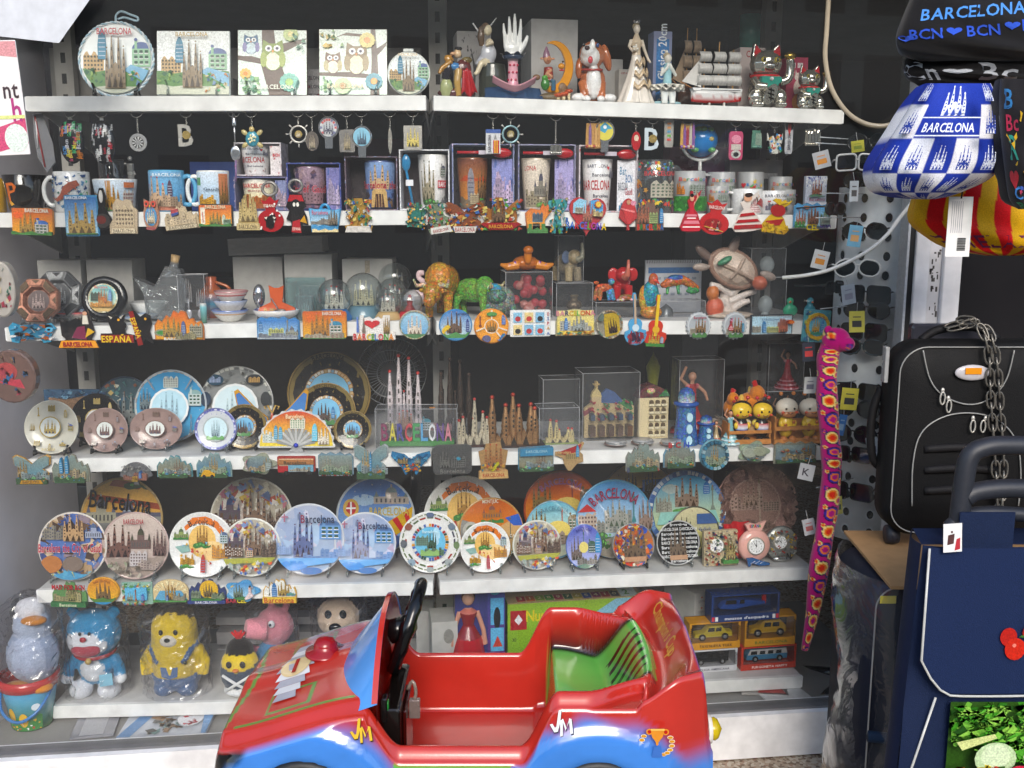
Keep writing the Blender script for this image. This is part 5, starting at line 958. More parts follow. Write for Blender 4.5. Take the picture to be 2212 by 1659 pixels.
magnet('black glossy spoon rest shaped like a spoon on the shelf edge',222,452,42,90,'spoon','1c1a1a',"o:0,-.55,.8,.34,3a3634;o:-.1,-.5,.5,.2,6a2a24;o:0,.6,.2,.3,c8c4c0",0,m='gloss',name='spoon_rest',cat='spoon rest')
magnet('beige stone coloured magnet of a rounded arena building',268,466,62,78,[(-1,-1),(.9,-1),(1,.3),(.7,.5),(.6,.8),(.3,.9),(0,.8),(-.4,.95),(-.7,.6),(-.75,-.2),(-1,-.5)],'b8a488',"mil:.1,-.6,1.3,1.3,c4b090,6a5a48;r:-.8,-.95,.8,-.7,d8c8a8;t:BARCELONA,0,-.82,.18,6a5a48,1.4")
magnet('owl shaped magnet with blue belly and church towers',328,464,36,68,'owl','b07a5c',"o:0,-.1,.7,.6,4a90c0;sag:0,-.55,.9,1.0,d8ccb0,c44,654;o:-.4,.68,.28,.2,d84830;o:.4,.68,.28,.2,d84830;o:-.4,.68,.12,.1,221;o:.4,.68,.12,.1,221;p:-.1,.6,.1,.6,0,.4,d8a030;o:0,-.85,.6,.1,a04848")
magnet('beige skyline magnet with red and blue flag',393,470,74,50,'city','c0ac8c',"city:0,-.6,1.7,1.3,c8b494,6a5a48;p:-.5,.3,-.1,.45,-.1,.8,-.5,.7,a83840;p:-.5,.15,-.1,.3,-.1,.5,-.5,.4,304a90;r:-.9,-.95,.9,-.65,d0c0a0;t:BARCELONA,0,-.8,.24,6a5a48,1.5",-6)
magnet('orange magnet with black rim, thermometer and sun between BARCE and LONA',467,466,74,50,'soft','2c241c',ORG+"r:-.85,-.7,-.6,.7,e8e0d0;r:-.75,-.6,-.7,.3,c03030;sag:.0,-.8,.7,1.2,8a7a34,b83,432;agb:.5,-.7,.2,.8,c8ccb0;mil:.68,-.8,.4,.6,8aa890,453;"+YG,0,('BARCELONA',.05,.75,.3,'f0d8b0',1.2))
magnet('tan church shaped magnet with BARCELONA plinth',537,458,52,78,'church','b0985c',"sag:0,-.5,1.5,1.4,c0a86c,b0985c,6a5830;r:-.95,-.98,.95,-.62,c8b078;t:BARCELONA,0,-.8,.22,5a4a28,1.5")
def opener(t,W,Hh,th):
 mb=MB();mb.tube([(W*.55*cos(a),-th*.5,Hh*1.0+W*.5+W*.5*sin(a))for a in[2*pi*i/24 for i in range(24)]],.0035,'8c8884',8,True);mb.build('opener_ring','metal',t)
def dots(n,r=.07,c='f4f0ec',sd=2):
 rr=random.Random(sd);return ';'.join(f"o:{(-.8+1.6*rr.random()):.2f},{(-.85+1.4*rr.random()):.2f},{r},{r*.8:.2f},{c}" for _ in range(n))
magnet('red spotted purse magnet with black bull head and bottle opener',585,462,56,78,'purse','a81820',dots(14)+";bull:0,-.4,.9,1a1616;o:0,-.5,.3,.3,151212;p:-.45,-.2,-.3,-.3,-.2,-.15,e8e0d0;p:.45,-.2,.3,-.3,.2,-.15,e8e0d0;t:ESPANA,0,.45,.16,e8d8c8,.9",0,extra=opener,m='gloss')
magnet('black bull bullfighter magnet with red hat and cape and bottle opener',641,460,50,90,[(-.9,.3),(-.5,.9),(.5,.9),(.9,.3),(.6,.2),(.9,-.2),(1,-.6),(.5,-.5),(.4,-1),(-.4,-1),(-.5,-.4),(-.9,-.3),(-.6,.1)],'1c1616',"p:-.7,.55,.7,.55,.5,.85,-.5,.85,b01c24;o:0,.3,.45,.35,181414;o:-.15,.4,.12,.1,f0ece0;o:.15,.4,.12,.1,f0ece0;p:.3,-.4,.9,-.5,.7,-.1,c8901c;p:-.45,-.9,.4,-.95,.3,-.3,-.3,-.4,b01c24;t:ESPANA,0,-.75,.14,f0d8c8,.7",0,extra=opener,m='gloss')
def handles(col):
 def f(t,W,Hh,th):mb=MB();mb.tube([(W*.32*cos(a),-th*.5,Hh*.35+Hh*.75*sin(a))for a in[pi*i/14 for i in range(15)]],.0035,col,8);mb.build('bag_handle','gloss',t)
 return f
magnet('bright blue beach bag magnet with harbour picture and Barcelona script',703,473,70,56,[(-.85,-1),(.75,-1),(1,.8),(.6,.7),(0,.8),(-.6,.75),(-1,.85)],'2a8cc0',"sky:d0e4ec-4aa4d8;b:-1,-.45,2a8ac0,.08;b:-1,-.8,e0cc98,.08;city:-.3,-.4,1.1,.6,8a8478,445;sag:.5,-.45,.55,1.2,7a6a58,654,332;t:Barcelona,-.25,.5,.3,c02838,1.0",0,extra=handles('2a8cc0'))
MOS="sh:60,-.9,-.9,.9,.9,e8963c|3a9a8a|e8d070|c84a38|3a6ab0|e4e4d8|58a048,.13,{}"
magnet('mosaic frog magnet above a white banner',775,465,60,76,'frog','b08838',MOS.format(4)+";p:-.95,-.95,.95,-.95,.8,-.6,-.8,-.6,e8e0d8",0,m='foil')
magnet('green and gold mosaic turtle magnet near the bay joint',900,466,46,56,'rock','3a7a6c',MOS.format(5)+";o:0,.0,.5,.45,2c7a70;"+dots(8,.1,'d8a84c',8),8,m='foil',b='L')
magnet('mosaic gecko curled over a white BARCELONA banner',946,472,52,66,'frog','7a8a70',MOS.format(6)+";p:-.9,-.9,.9,-1,.8,-.55,-.8,-.5,e8e4dc;t:BARCELONA,0,-.76,.2,a33,1.3",-12,m='foil')
magnet('orange mosaic butterfly magnet with white BARCELONA scroll',1003,469,86,66,'butter','8a4a28',MOS.format(7).replace('58a048','d86a20')+";p:-.5,-1,.5,-1,.6,-.6,-.6,-.6,e8e4dc;t:BARCELONA,0,-.8,.28,b03030,1.0",0,m='foil')
magnet('rocking horse mosaic magnet with church towers and red rocker',1080,464,96,74,'rock','a86a28',MOS.format(8)+";p:-.9,-.55,-.5,-.85,.5,-.85,.9,-.55,.8,-.45,-.8,-.45,a81c20;sag:-.1,-.4,.6,1.3,7a5c44,c44,432;t:BARCELONA,0,-.66,.2,e8a838,1.1",0,m='foil')
magnet('orange sunset bull shaped magnet with church picture',1160,470,56,66,'beast','c86818',"sky:e8a420-d05a1c;mil:0,-.3,.8,.7,4a6a7a,324;"+YG+"p:-.7,-.95,-.45,-.95,-.45,-.4,-.7,-.4,3c7a34;p:.3,-.95,.6,-.95,.6,-.4,.3,-.4,3c7a34")
magnet('turquoise mosaic giraffe shaped magnet',1204,465,44,78,[(-.6,-1),(-.2,-1),(-.1,-.3),(.1,-1),(.5,-1),(.3,0),(.9,.4),(1,.8),(.4,.9),(-.9,.8),(-1,.5),(-.2,.3),(-.4,-.3)],'4aa0a8',MOS.format(9).replace('c84a38','3ab0b0'),0,m='foil')
magnet('big red heart magnet with picture windows and multicoloured BARCELONA letters',1268,466,82,84,'heart','b01820',"p:-.8,.1,-.05,.1,-.05,.75,-.5,.85,-.8,.6,8cc4e0;p:.05,.1,.8,.1,.8,.6,.5,.85,.05,.75,4aa0dc;sag:0,-.3,.5,1.2,a8604c,d88,643;mil:-.5,.1,.4,.35,b8b0a0,554;sun:.5,.6,.14,f0c030,e87020;city:.5,.0,.5,.4,c8b078,654",3,('BARCELONA',-.05,-.5,.36,'2c6ac0|2c6ac0|c82838|2c6ac0|8a4ab0|3ca040|b03890|6a4ac0|e0c020',2.2))
magnet('red dress dancer magnet beside the BARCELONA tower magnet',1356,463,42,68,'fan','b01c24',"p:-.7,.6,.7,.6,.2,-.6,-.2,-.6,c02028;o:0,.75,.2,.15,c8906c;p:-.8,.4,.7,.2,.6,.1,-.7,.3,e88;o:.5,.7,.3,.15,d888a0")
magnet('small tower skyline magnet with BARCELONA letters under it',1403,466,62,64,'city','6a4a3c',"sag:-.5,-.5,.8,1.4,a05c40,c44,432;mil:.2,-.5,.6,.8,98a868,564;agb:.75,-.5,.25,1.0,2c80b8",0,('BARCELONA',0,-.75,.4,'d83c30|3c8a40|c0602c|2c6ab0|d83c30',1.9))
magnet('narrow red flounced flamenco dress magnet with raised arm',1492,456,52,90,'dress','a8182a',"lady:0,-.95,1.8,1.9,c02034,d8a080;p:-.7,-.6,.7,-.6,.6,-.45,-.6,-.45,e08090;p:-.5,-.25,.5,-.25,.4,-.15,-.4,-.15,e08090",0,m='gloss')
magnet('round red purse magnet with small dancers and BARCELONA',1544,468,66,78,'purse','b81c20',"o:-.1,-.45,.6,.35,901418;lady:-.2,-.8,.4,.6,c03030,d8a080;lady:.2,-.8,.35,.6,2a2020,d8a080;p:-.7,-.6,.6,-.8,.6,-.75,-.7,-.55,d0a040;t:BARCELONA,0,.5,.18,f0d8d0,1.1",6,m='gloss')
magnet('white and red striped flamenco dress magnet leaning right',1612,458,72,84,'dress','e0d4cc',"p:-.9,-.8,.9,-.9,.85,-.7,-.85,-.6,b01c24;p:-.75,-.5,.75,-.55,.6,-.4,-.6,-.35,b01c24;p:-.5,-.2,.5,-.2,.4,-.05,-.4,-.05,b01c24;o:.1,.7,.25,.18,d8a080;o:.15,.85,.25,.12,2a1a14;t:BARCELONA,0,-.75,.12,844,.9",-6,m='gloss')
magnet('red and yellow ruffled dress magnet',1676,466,68,76,'dress','d0a818',"o:0,.3,.5,.35,a81820;p:-.7,-.4,.5,-.1,.3,-.5,-.4,-.6,a81820;sh:22,-.8,-.95,.9,-.55,e8c020|c89810,.14,3;p:-.5,.8,0,.6,.5,.85,.3,.95,0,.75,-.3,.95,d8b020",10,m='gloss')
magnet('triple postcard magnet with BAR, CEL, ONA letters',1753,464,84,52,'postc','4a98c8',"sky:b8dcec-3c98d0;sag:-.65,-.8,.5,1.3,a86a58,c44,543;sag:0,-.8,.55,1.5,8a5c44,c44,432;dome:.65,-.8,.5,1.3,98a8a0,686;sun:-.4,.65,.12,f0a030,e87020",0,[('BAR',-.68,-.78,.5,'3c9048',.6),('CEL',0,-1.0,.5,'e0c418',.7),('ONA',.7,-.8,.5,'6a5aa8',.6)])
# ================================================================ third shelf: figurines, globes, ashtrays
for l_,a_,b_,tp,ins,d_,c_ in[('plain white box behind the metal ashtrays',90,182,563,.2,.1,'b8b6b2'),('white box behind the round black ashtray',194,292,562,.21,.1,'b8b6b2'),('wide pale box carrying a long flat box',508,614,555,.2,.1,'a8a6a2'),('pale square box behind the crystal blocks',618,720,550,.19,.1,'bab8b4'),('grey white box with a tape mark behind the snow globes',742,850,560,.19,.1,'b2b0ac')]:
 carton(l_,3,a_,b_,tp,ins,d_,c_,"r:-.1,.5,.1,.95,a49a88" if 'tape' in l_ else '')
t,w_,h_=carton('long flat grey box lying across the boxes behind the bowls',3,500,702,516,.19,.1,'9c9a96',zoff=.0);
p_,s_=hit(600,540,.19);t.location.z=p_.z-.01
for c_ in t.children:c_.scale=(1,1,.021*2/h_)
t.rotation_euler=(0,R(-2.2),t.rotation_euler.z)
def ashtray(label,q,qtop,inset,col,oct_,pic,m='antique',ps='543'):
 p,h,s,yaw=on(3,q,qtop,inset);t=thing('ashtray',label,'ashtray',p+Vector((0,0,.003)),yaw,'souvenir ashtrays',-.2);r=h/2;n=8 if oct_ else 32;rot=pi/8 if oct_ else 0
 V=[];
 def ring(rr_,y):return[(rr_*cos(rot+2*pi*i/n),y,r+rr_*sin(rot+2*pi*i/n))for i in range(n)]
 prof=[(r,0),(r,-.014),(r*.95,-.018),(r*.62,-.015),(r*.5,-.002),(.0001,-.002)];rings=[ring(a,b_)for a,b_ in prof]
 Fs=[(k*n+i,k*n+(i+1)%n,(k+1)*n+(i+1)%n,(k+1)*n+i)for k in range(len(prof)-1)for i in range(n)]
 mb=MB();mb.add([v for rg in rings for v in rg],Fs,col,not oct_);mb.build('tray',m,t)
 mb=MB();c=CV(mb,0,r,r,r,-.0165,None,th=.002)
 if oct_:
  for i in range(8):
   a=pi*i/4+pi/2;q_=[(cos(a-.33)*.93,sin(a-.33)*.93),(cos(a+.33)*.93,sin(a+.33)*.93),(cos(a+.3)*.66,sin(a+.3)*.66),(cos(a-.3)*.66,sin(a-.3)*.66)];c.poly(q_,ps if i%2 else col)
   if i%2==0:c.poly([(cos(a-.2)*.88,sin(a-.2)*.88),(cos(a+.2)*.88,sin(a+.2)*.88),(cos(a)*.7,sin(a)*.7)],ps)
 mb.build('relief_border',m,t)if mb.v else None
 mb=MB();c=CV(mb,0,r,r*(.46 if oct_ else.66),r*(.46 if oct_ else.66),-.0026 if oct_ else-.0166,circ(24,1));c.draw(pic);mb.build('picture','print',t);easel(t,r,'clear' if oct_ else 'black')
ashtray('copper coloured octagonal ashtray standing at the left end',84,602,.03,'b07a64',True,"sky:6a5a58;sag:0,-.7,1.2,1.4,b8a098,b8a098,433")
ashtray('larger dark silver ashtray behind the copper one',128,585,.1,'8a8c8e',True,"sky:4a4c50;sag:0,-.7,1.2,1.4,989a9c,989a9c,333",ps='2a2c30')
ashtray('round black ashtray with colourful city picture',228,600,.08,'141416',False,"sky:dce4c0-58b8c0;rg:30,.9,1,c8b890|e8e0c8;b:-.9,-.5,c8a868,.08;mil:-.5,-.2,.6,.7,4a5a4a,233;sag:.05,-.4,.6,1.1,b86a28,c44,543;agb:.55,-.3,.22,.9,4a7aa8;city:0,-.6,1.5,.5,c88a38,653;t:Barcelona,0,.72,.18,d04838,.9",'gloss')
def bowl(label,q,qtop,inset,wpx,col,rimc,pic=None,zoff=0,name='bowl'):
 p,h,s,yaw=on(3,q,qtop,inset);r=wpx*s/2;h-=zoff;h=max(h,.014)
 t=thing(name,label,'bowl',p+Vector((0,0,zoff)),yaw,'white painted bowls');mb=MB();mb.lathe([(0,.0005),(r*.45,.0005),(r*.5,.003),(r*.82,h*.55),(r,h),(r*.97,h*1.02),(r*.8,h*.6),(0,h*.25)],[col]*4+[rimc]*2+[col]*2,32);mb.build('bowl','ceramic',t)
 if pic:mb=MB();mb.lathe([(r*.86,h*.62),(r*.9,h*.73)],pic,32);mb.build('painted_band','ceramic',t)
 return t
bowl('large white bowl behind the dark ashtray',200,664,.16,90,'dcdcda','8aa8c8');bowl('white oval dish behind the bull magnet',150,672,.14,100,'d8d4d0','c84848');bowl('deep white bowl beside the glass star bottle',322,652,.18,80,'d4d8da','e0e0e0');bowl('shallow patterned dish in front of the star bottle',300,680,.1,84,'e0e0dc','5a80b0','8aa8c0')
bowl('bottom bowl of the stack with blue rim',498,668,.06,80,'e6e2da','4a68a8','c8a078');bowl('middle bowl of the white stack',500,648,.07,74,'e2dedc','8a98b8',zoff=.022);bowl('top spoon rest bowl of the white stack with red marks',502,628,.07,74,'e4e0dc','a86a6a','b85a58',zoff=.044)
p,h,s,yaw=on(3,358,556,.09);t=thing('star_bottle','clear glass star shaped bottle with a cork, tilted','bottle',p+Vector((0,0,.002)),yaw,None,0,R(12));k=h/1.3
mb=MB();mb.prism([(x*k,z*k+.55*k)for x,z in((-.15,.55),(-.3,.1),(-.75,.2),(-.5,-.1),(-.35,-.55),(.3,-.55),(.38,-.1),(.35,.2),(.15,.55))],-.018,.018,'fff',bev=.008);mb.tube([(0,0,1.05*k),(0,0,1.22*k)],[.013,.01],'fff');mb.build('glass_body',clear('ribbed_glass','dce2e2',4,.05,.35,30,.1),t)
mb=MB();mb.lathe([(.009,1.2*k),(.011,1.36*k),(0,1.36*k)],'b89868',14);mb.build('cork','wood',t)
t,w_,h_=clearbox('clear plastic box with silver spoon and fork souvenirs',3,388,445,594,.07,.04)
for dx,kk in((-.22,.95),(.22,.72)):
 mb=MB();mb.ell((dx*w_,.02,h_*.14),(.008,.003,.012),'c8c8cc');mb.tube([(dx*w_,.02,h_*.2),(dx*w_,.02,h_*kk*.5)],.002,'c0c0c4');church3d(mb,w_*.32,h_*kk*.55,.01,'b8b4b0','a08a80',None,nave=False,c=(dx*w_,.02,h_*kk*.42));o_=mb.build('souvenir_spoon','metal');tag(o_,['taller silver souvenir spoon with tower handle inside the clear box','shorter silver souvenir spoon inside the clear box'][dx>0],'spoon','souvenir spoons in a box');o_.matrix_world=Matrix.Translation(t.location)@Matrix.Rotation(t.rotation_euler.z,4,'Z')
p,h,s,yaw=on(3,460,596,.16);t=thing('terracotta_jug','orange terracotta jug with painted church behind the clear spoon box','jug',p,yaw);mb=MB();mb.lathe([(0,0),(.024,0),(.036,h*.35),(.03,h*.62),(.012,h*.8),(.014,h*.97),(.01,h)],['b8603c','b8603c','4a90b0','a8582c','a8502c','a8502c','221'],24);mb.build('body','gloss',t);mb=MB();mb.tube([(.012,0,h*.85),(.045,0,h*.7),(.034,0,h*.4)],.004,'a8582c',sub_=4);mb.build('handle','gloss',t)
p,h,s,yaw=on(3,441,655,.03);mb=MB();mb.lathe([(0,0),(.007,0),(.008,h*.8),(.007,h),(0,h)],['5a8a70','5a8a70','7ab8c0','c8c4c0','c8c4c0'],14);t=solo('tiny_jar',mb,'gloss','tiny glass jar magnet beside the bowls','jar');t.location=p
p,h,s,yaw=on(3,562,612,.08);mb=MB();mb.ell((0,0,h*.66),(.015,.015,h*.32),'b8b8bc',16,10);mb.lathe([(.008,0),(.007,h*.4)],'a8a8ac',12);t=solo('silver_bulb',mb,'chrome','silver bulb shaped ornament behind the orange spoon rest','ornament');t.location=p
p,h,s,yaw=on(3,598,618,.04);t=thing('spoon_rest','round orange spoon rest with church relief and tiny metal cutlery','spoon rest',p+Vector((0,0,.001)),yaw)
W_=50*s;mb=MB();mb.lathe([(0,.004),(W_*.5,.002),(W_*.9,.016),(W_,.028),(W_*.97,.029),(W_*.5,.010),(0,.008)],['e0dcd8']*4+['3a5aa0','c8582c','c8582c'],32);mb.build('dish','ceramic',t)
mb=MB();mb.prism([(-.9*W_,.016),(.9*W_,.016),(.75*W_,.032),(.25*W_,.045),(.33*W_,h),(.1*W_,h*.93),(-.1*W_,h*.93),(-.33*W_,h),(-.25*W_,.045),(-.75*W_,.032)],.006,.012,'c8582c',bev=.002);c=CV(mb,0,.033,W_*.7,.018,.0055);c.draw("city:0,-1,1.6,1.1,b89048,643");mb.build('back_plate','gloss',t);mb=MB();mb.ell((.012,-.012,.026),(.014,.004,.005),'6a6460');mb.tube([(.005,-.006,.03),(-.012,.003,.055)],.0016,'8a8480');mb.build('mini_spoon','metal',t)
CRY=lambda:clear('crystal','b8dcdc',3,.03,0,0,.12)
for l_,a_,b_,tp,ins in(('large pale turquoise crystal block with engraved church',618,704,600,.13),('medium crystal block in front of the large one',648,692,618,.09),('small crystal block nearest the shelf edge',640,676,640,.05)):
 p,h,s,yaw=on(3,(a_+b_)/2,tp,ins);w_=(b_-a_)*s;t=thing('crystal_block',l_,'crystal',p+Vector((0,0,.0005)),yaw,'crystal blocks');mb=MB();mb.box(-w_/2,0,0,w_/2,.03,h,'fff',bev=.002);mb.build('block',CRY(),t);mb=MB();church3d(mb,w_*.55,h*.6,.01,'d8e8e8','d8e8e8',c=(0,.015,h*.1));mb.build('engraving',FROST(),t)
def globe(label,q,qc,rpx,inset,base,col,tip,stack=None,kind='church'):
 p,s=hit(q,qc,inset);z=shelfz(3,p.x);r=rpx*s;t=thing('snow_globe',label,'snow globe',(p.x,p.y,z),YAW[bay(q)],'snow globes');zc=max(p.z-z,r*.9)
 mb=MB();bh=max(zc-r*.72,.006);mb.lathe([(r*.98,0),(r*1.0,bh*.3),(r*.8,bh*.8),(r*.72,bh),(0,bh)],base,24);o_=mb.build('base','gloss',t)
 mb=MB();mb.ell((0,0,zc),r,'fff',28,18);mb.build('glass_ball',GLOBE(),t);mb=MB()
 if kind=='church':church3d(mb,r*1.15,r*1.35,.01,col,tip,c=(0,0,bh))
 else:mb.lathe([(r*.5,bh),(r*.2,bh+r*.5),(r*.24,bh+r*.8)],'b01c24',12);mb.ell((0,0,bh+r*1.0),r*.17,'d8a080');mb.ell((0,0,bh+r*1.13),r*.16,'b01c24')
 mb.build('figure','resin',t)
 return t,s
globe('snow globe on a blue skyline base, left of the flamenco globe group',722,640,38,.05,'2c68a8','dcd4c4','c83030')
globe('snow globe with pale castle on a rocky sea base reading BARC',785,630,41,.09,'5a7a88','d8cca8','d8cca8')
globe('grey snow globe standing highest, behind the others',853,602,36,.2,'4a4a4c','8a8478','8a8478',)
globe('snow globe with red tipped towers behind the small globes',848,636,36,.13,'6a625a','dcd0c0','c83838')
globe('small snow globe on a carved tower base',838,652,29,.05,'b89a68','dcd0c0','c84038')
globe('small snow globe with red dressed dancer on a frilly red base',885,652,28,.06,'b01c2c','c22','c22',kind='lady')
p,h,s,yaw=on(3,902,586,.14);t=thing('flamingo_figurine','white and pink glazed long necked bird','figurine',p,yaw);k=h/100
organic(t,'body',lambda mb:(mb.ell((-6*k,0,38*k),(26*k,14*k,20*k),'e8d8dc'),mb.tube([(12*k,0,44*k),(22*k,0,58*k),(16*k,0,74*k),(4*k,0,86*k),(6*k,0,96*k),(16*k,0,96*k)],[11*k,8*k,7*k,6*k,7*k,6*k],'e8c8cc',10,sub_=4),mb.tube([(14*k,0,97*k),(24*k,0,92*k)],[5*k,2*k],'443'),mb.ell((0,0,12*k),(12*k,10*k,14*k),'d8b8bc')),'ceramic')
def animal(label,q,qtop,inset,prims,name='animal_figurine',m='mosaic',ref=100,rz=0,zo=0,row=3,vox=.0018,cat='figurine',grp='small animal figurines'):
 p,h,s,yaw=on(row,q,qtop,inset);t=thing(name,label,cat,p+Vector((0,0,zo)),yaw+rz,grp);k=(h-zo)/ref;organic(t,'body',lambda mb:prims(mb,k),m,vox);return t,k
def bullp(c1,c2,horn='c8b088',up=0):
 def f(mb,k):
  mb.ell((0,20*k,62*k),(26*k,48*k,30*k),c1);mb.ell((0,-16*k,66*k),(27*k,26*k,32*k),c1);mb.ell((-4*k,-46*k,(46+up)*k),(17*k,20*k,20*k),c2);mb.ell((-6*k,-62*k,(32+up)*k),(11*k,10*k,12*k),c2)
  for dx in(-1,1):
   mb.tube([(dx*16*k,-20*k,46*k),(dx*17*k,-22*k,22*k),(dx*17*k,-24*k,0)],[11*k,8*k,7*k],c1);mb.tube([(dx*15*k,48*k,50*k),(dx*17*k,56*k,26*k),(dx*17*k,50*k,0)],[12*k,8*k,7*k],c1)
   mb.tube([(dx*12*k-4*k,-44*k,(60+up)*k),(dx*28*k-4*k,-50*k,(58+up)*k),(dx*32*k-4*k,-56*k,(70+up)*k)],[5*k,4*k,2*k],horn);mb.ell((dx*20*k-4*k,-42*k,(50+up)*k),(7*k,3*k,5*k),c1)
 return f
animal('large golden cracked glaze bull lowering its head at the bay joint',955,568,.1,bullp('c08a28','b07a24'),'bull_figurine','mosaic',95,-.35)
animal('green, yellow and blue mosaic bull beside the golden one',1035,598,.1,bullp('68a040','3a90a8',up=16),'bull_figurine','mosaic',95,.9)
animal('white and green mosaic toad on stout legs',1080,616,.08,lambda mb,k:(mb.ell((0,10*k,55*k),(50*k,50*k,44*k),'8a9a88'),mb.ell((-14*k,-28*k,68*k),(32*k,28*k,24*k),'5a7a70'),[mb.tube([(d*36*k,-10*k,40*k),(d*42*k,-24*k,0)],[14*k,9*k],'6a8a7a')for d in(-1,1)]))
t,w_,h_=clearbox('clear box with red figurine inside, carrying an orange turtle',3,1092,1194,588,.06,.09)
mb=MB();rr=random.Random(2)
for i in range(24):mb.ell((w_*(rr.random()-.5)*.6,.04+.03*rr.random(),h_*(.12+.75*rr.random())),(.012,.01,.012),'a83038' if i%3 else 'b06a60',8,6)
o_=mb.build('wrapped_figurine','gloss',None,voxel=.002);tag(o_,'red rose covered figurine inside the clear box under the turtle','figurine');o_.location=t.location
def turtle(mb,k):
 mb.ell((0,20*k,32*k),(55*k,50*k,30*k),'b8641c');mb.ell((0,-34*k,62*k),(17*k,18*k,34*k),'d07818');mb.ell((0,-44*k,86*k),(21*k,20*k,17*k),'c86c14')
 for d in(-1,1):mb.tube([(d*36*k,-14*k,26*k),(d*80*k,-20*k,18*k),(d*108*k,-14*k,28*k)],[20*k,16*k,6*k],'c87818');mb.ell((d*50*k,-26*k,36*k),6*k,'6a2a88');mb.ell((d*72*k,-28*k,28*k),5*k,'2a4aa0')
animal('orange glazed turtle with raised head lying on the clear box',1137,530,.09,turtle,'turtle_figurine','gloss',102,0,h_+.001)
t,w_,h_=clearbox('clear box standing on the right bay with small ornate figure',3,1201,1281,612,.08,.07)
animal('bronze ornate pot inside the clear box under the tall one',1240,632,.11,lambda mb,k:(mb.ell((0,0,46*k),(36*k,30*k,26*k),'6a5a48'),mb.lathe([(16*k,0),(10*k,22*k)],'6a5a48',12),mb.lathe([(14*k,66*k),(20*k,92*k)],'7a6a50',12)),'ornate_pot','antique')
hb=h_
t,w_,h_=clearbox('tall clear box holding a gold and blue parade elephant, on another box',3,1204,1260,510,.1,.05,zoff=hb+.001)
def eleph(c1,c2,c3):
 def f(mb,k):
  mb.ell((0,20*k,44*k),(26*k,36*k,26*k),c1);mb.ell((0,-14*k,62*k),(19*k,18*k,19*k),c1);mb.tube([(0,-28*k,56*k),(2*k,-40*k,62*k),(4*k,-40*k,80*k),(6*k,-34*k,98*k)],[10*k,7*k,5*k,3.5*k],c2)
  for d in(-1,1):mb.ell((d*24*k,-8*k,62*k),(14*k,4*k,17*k),c3);mb.tube([(d*14*k,-8*k,36*k),(d*15*k,-10*k,0)],[11*k,10*k],c1);mb.tube([(d*14*k,40*k,36*k),(d*15*k,42*k,0)],[11*k,10*k],c1)
 return f
animal('gold and blue parade elephant inside the tall clear box',1232,522,.115,eleph('98886a','8a8878','5a6a88'),'elephant_figurine','resin',100,.5,hb+.003,vox=.0014)
t,w_,hl=clearbox('long low clear box used as a stand for mosaic animals',3,1284,1528,652,.07,.07)
animal('red elephant with raised trunk standing on the long clear box',1342,558,.11,eleph('a81c20','b8604c','b02428'),'elephant_figurine','gloss',100,0,hl+.001)
animal('orange and blue mosaic poodle figurine with a turquoise hat',1304,600,.09,lambda mb,k:(mb.ell((0,10*k,52*k),(38*k,24*k,18*k),'c8582c'),mb.ell((30*k,0,78*k),(15*k,15*k,14*k),'4a9ac0'),mb.ell((-34*k,0,74*k),(12*k,8*k,8*k),'c85a2c'),[mb.tube([(x*k,0,46*k),(x*1.3*k,-6*k,0)],[10*k,8*k],'4a8ab8' if x>0 else 'b8683c')for x in(-32,-14,16,32)]),'dog_figurine','mosaic',94,0,hl+.001)
animal('brown mosaic crab like lizard under the red elephant',1352,634,.075,lambda mb,k:(mb.ell((0,0,50*k),(110*k,60*k,42*k),'a86a3c'),[mb.ell((x*k,-40*k,20*k),(26*k,20*k,20*k),'c8b8a0')for x in(-120,-60,60,120)]),'lizard_figurine','mosaic',100,0,hl+.001)
t,w_,h_=carton('white desk calendar with blue header and spiral binding',3,1390,1516,562,.2,.01,'c8ccd4',"r:-.9,.5,.9,.72,4a78b0;"+';'.join(f"r:{-.85+.25*i:.2f},{.25-.3*j:.2f},{-.7+.25*i:.2f},{.35-.3*j:.2f},98a0b0" for i in range(7)for j in range(3)),name='desk_calendar',cat='calendar')
mb=MB()
for i in range(24):x=-w_*.48+w_*.96*i/23;mb.tube([(x+.0005,-.002+.004*sin(a),h_-.003+.005*cos(a))for a in[2*pi*j/8 for j in range(8)]],.0006,'444',4,True)
mb.build('spiral_binding','metal',t)
animal('colourful mosaic cockatoo beside the calendar',1404,585,.04,lambda mb,k:(mb.ell((0,0,52*k),(18*k,18*k,28*k),'2a90a8'),mb.ell((4*k,-4*k,82*k),(10*k,12*k,14*k),'c85a34'),mb.ell((-14*k,4*k,44*k),(10*k,12*k,26*k),'d0a038'),mb.ell((2*k,0,14*k),(24*k,18*k,14*k),'d08830'),mb.tube([(6*k,-14*k,82*k),(12*k,-22*k,74*k)],[4*k,2*k],'c84028')),'bird_figurine','mosaic',100)
animal('long blue, orange and green mosaic lizard lying on the clear box',1462,596,.09,lambda mb,k:(mb.tube([(-70*k,0,60*k),(-30*k,0,78*k),(20*k,0,84*k),(56*k,0,66*k),(90*k,0,50*k)],[10*k,22*k,20*k,16*k,6*k],'b8682c'),mb.ell((-10*k,-4*k,92*k),(36*k,18*k,14*k),'2a5aa0'),[mb.tube([(x*k,0,66*k),(x*1.2*k,-14*k,28*k)],[9*k,6*k],'3a8a50')for x in(-40,0,46)],mb.ell((60*k,-10*k,40*k),(30*k,12*k,12*k),'3a8a50')),'lizard_figurine','mosaic',100,0,hl+.001)
mb=MB();p,h,s,yaw=on(3,1438,650,.12);mb.lathe([(.02,0),(.018,.016),(.006,.026),(0,.03)],'6a6e70',12);t=solo('pewter_hut',mb,'metal','small pewter hut inside the long clear box','ornament');t.location=p+Vector((0,0,.001))
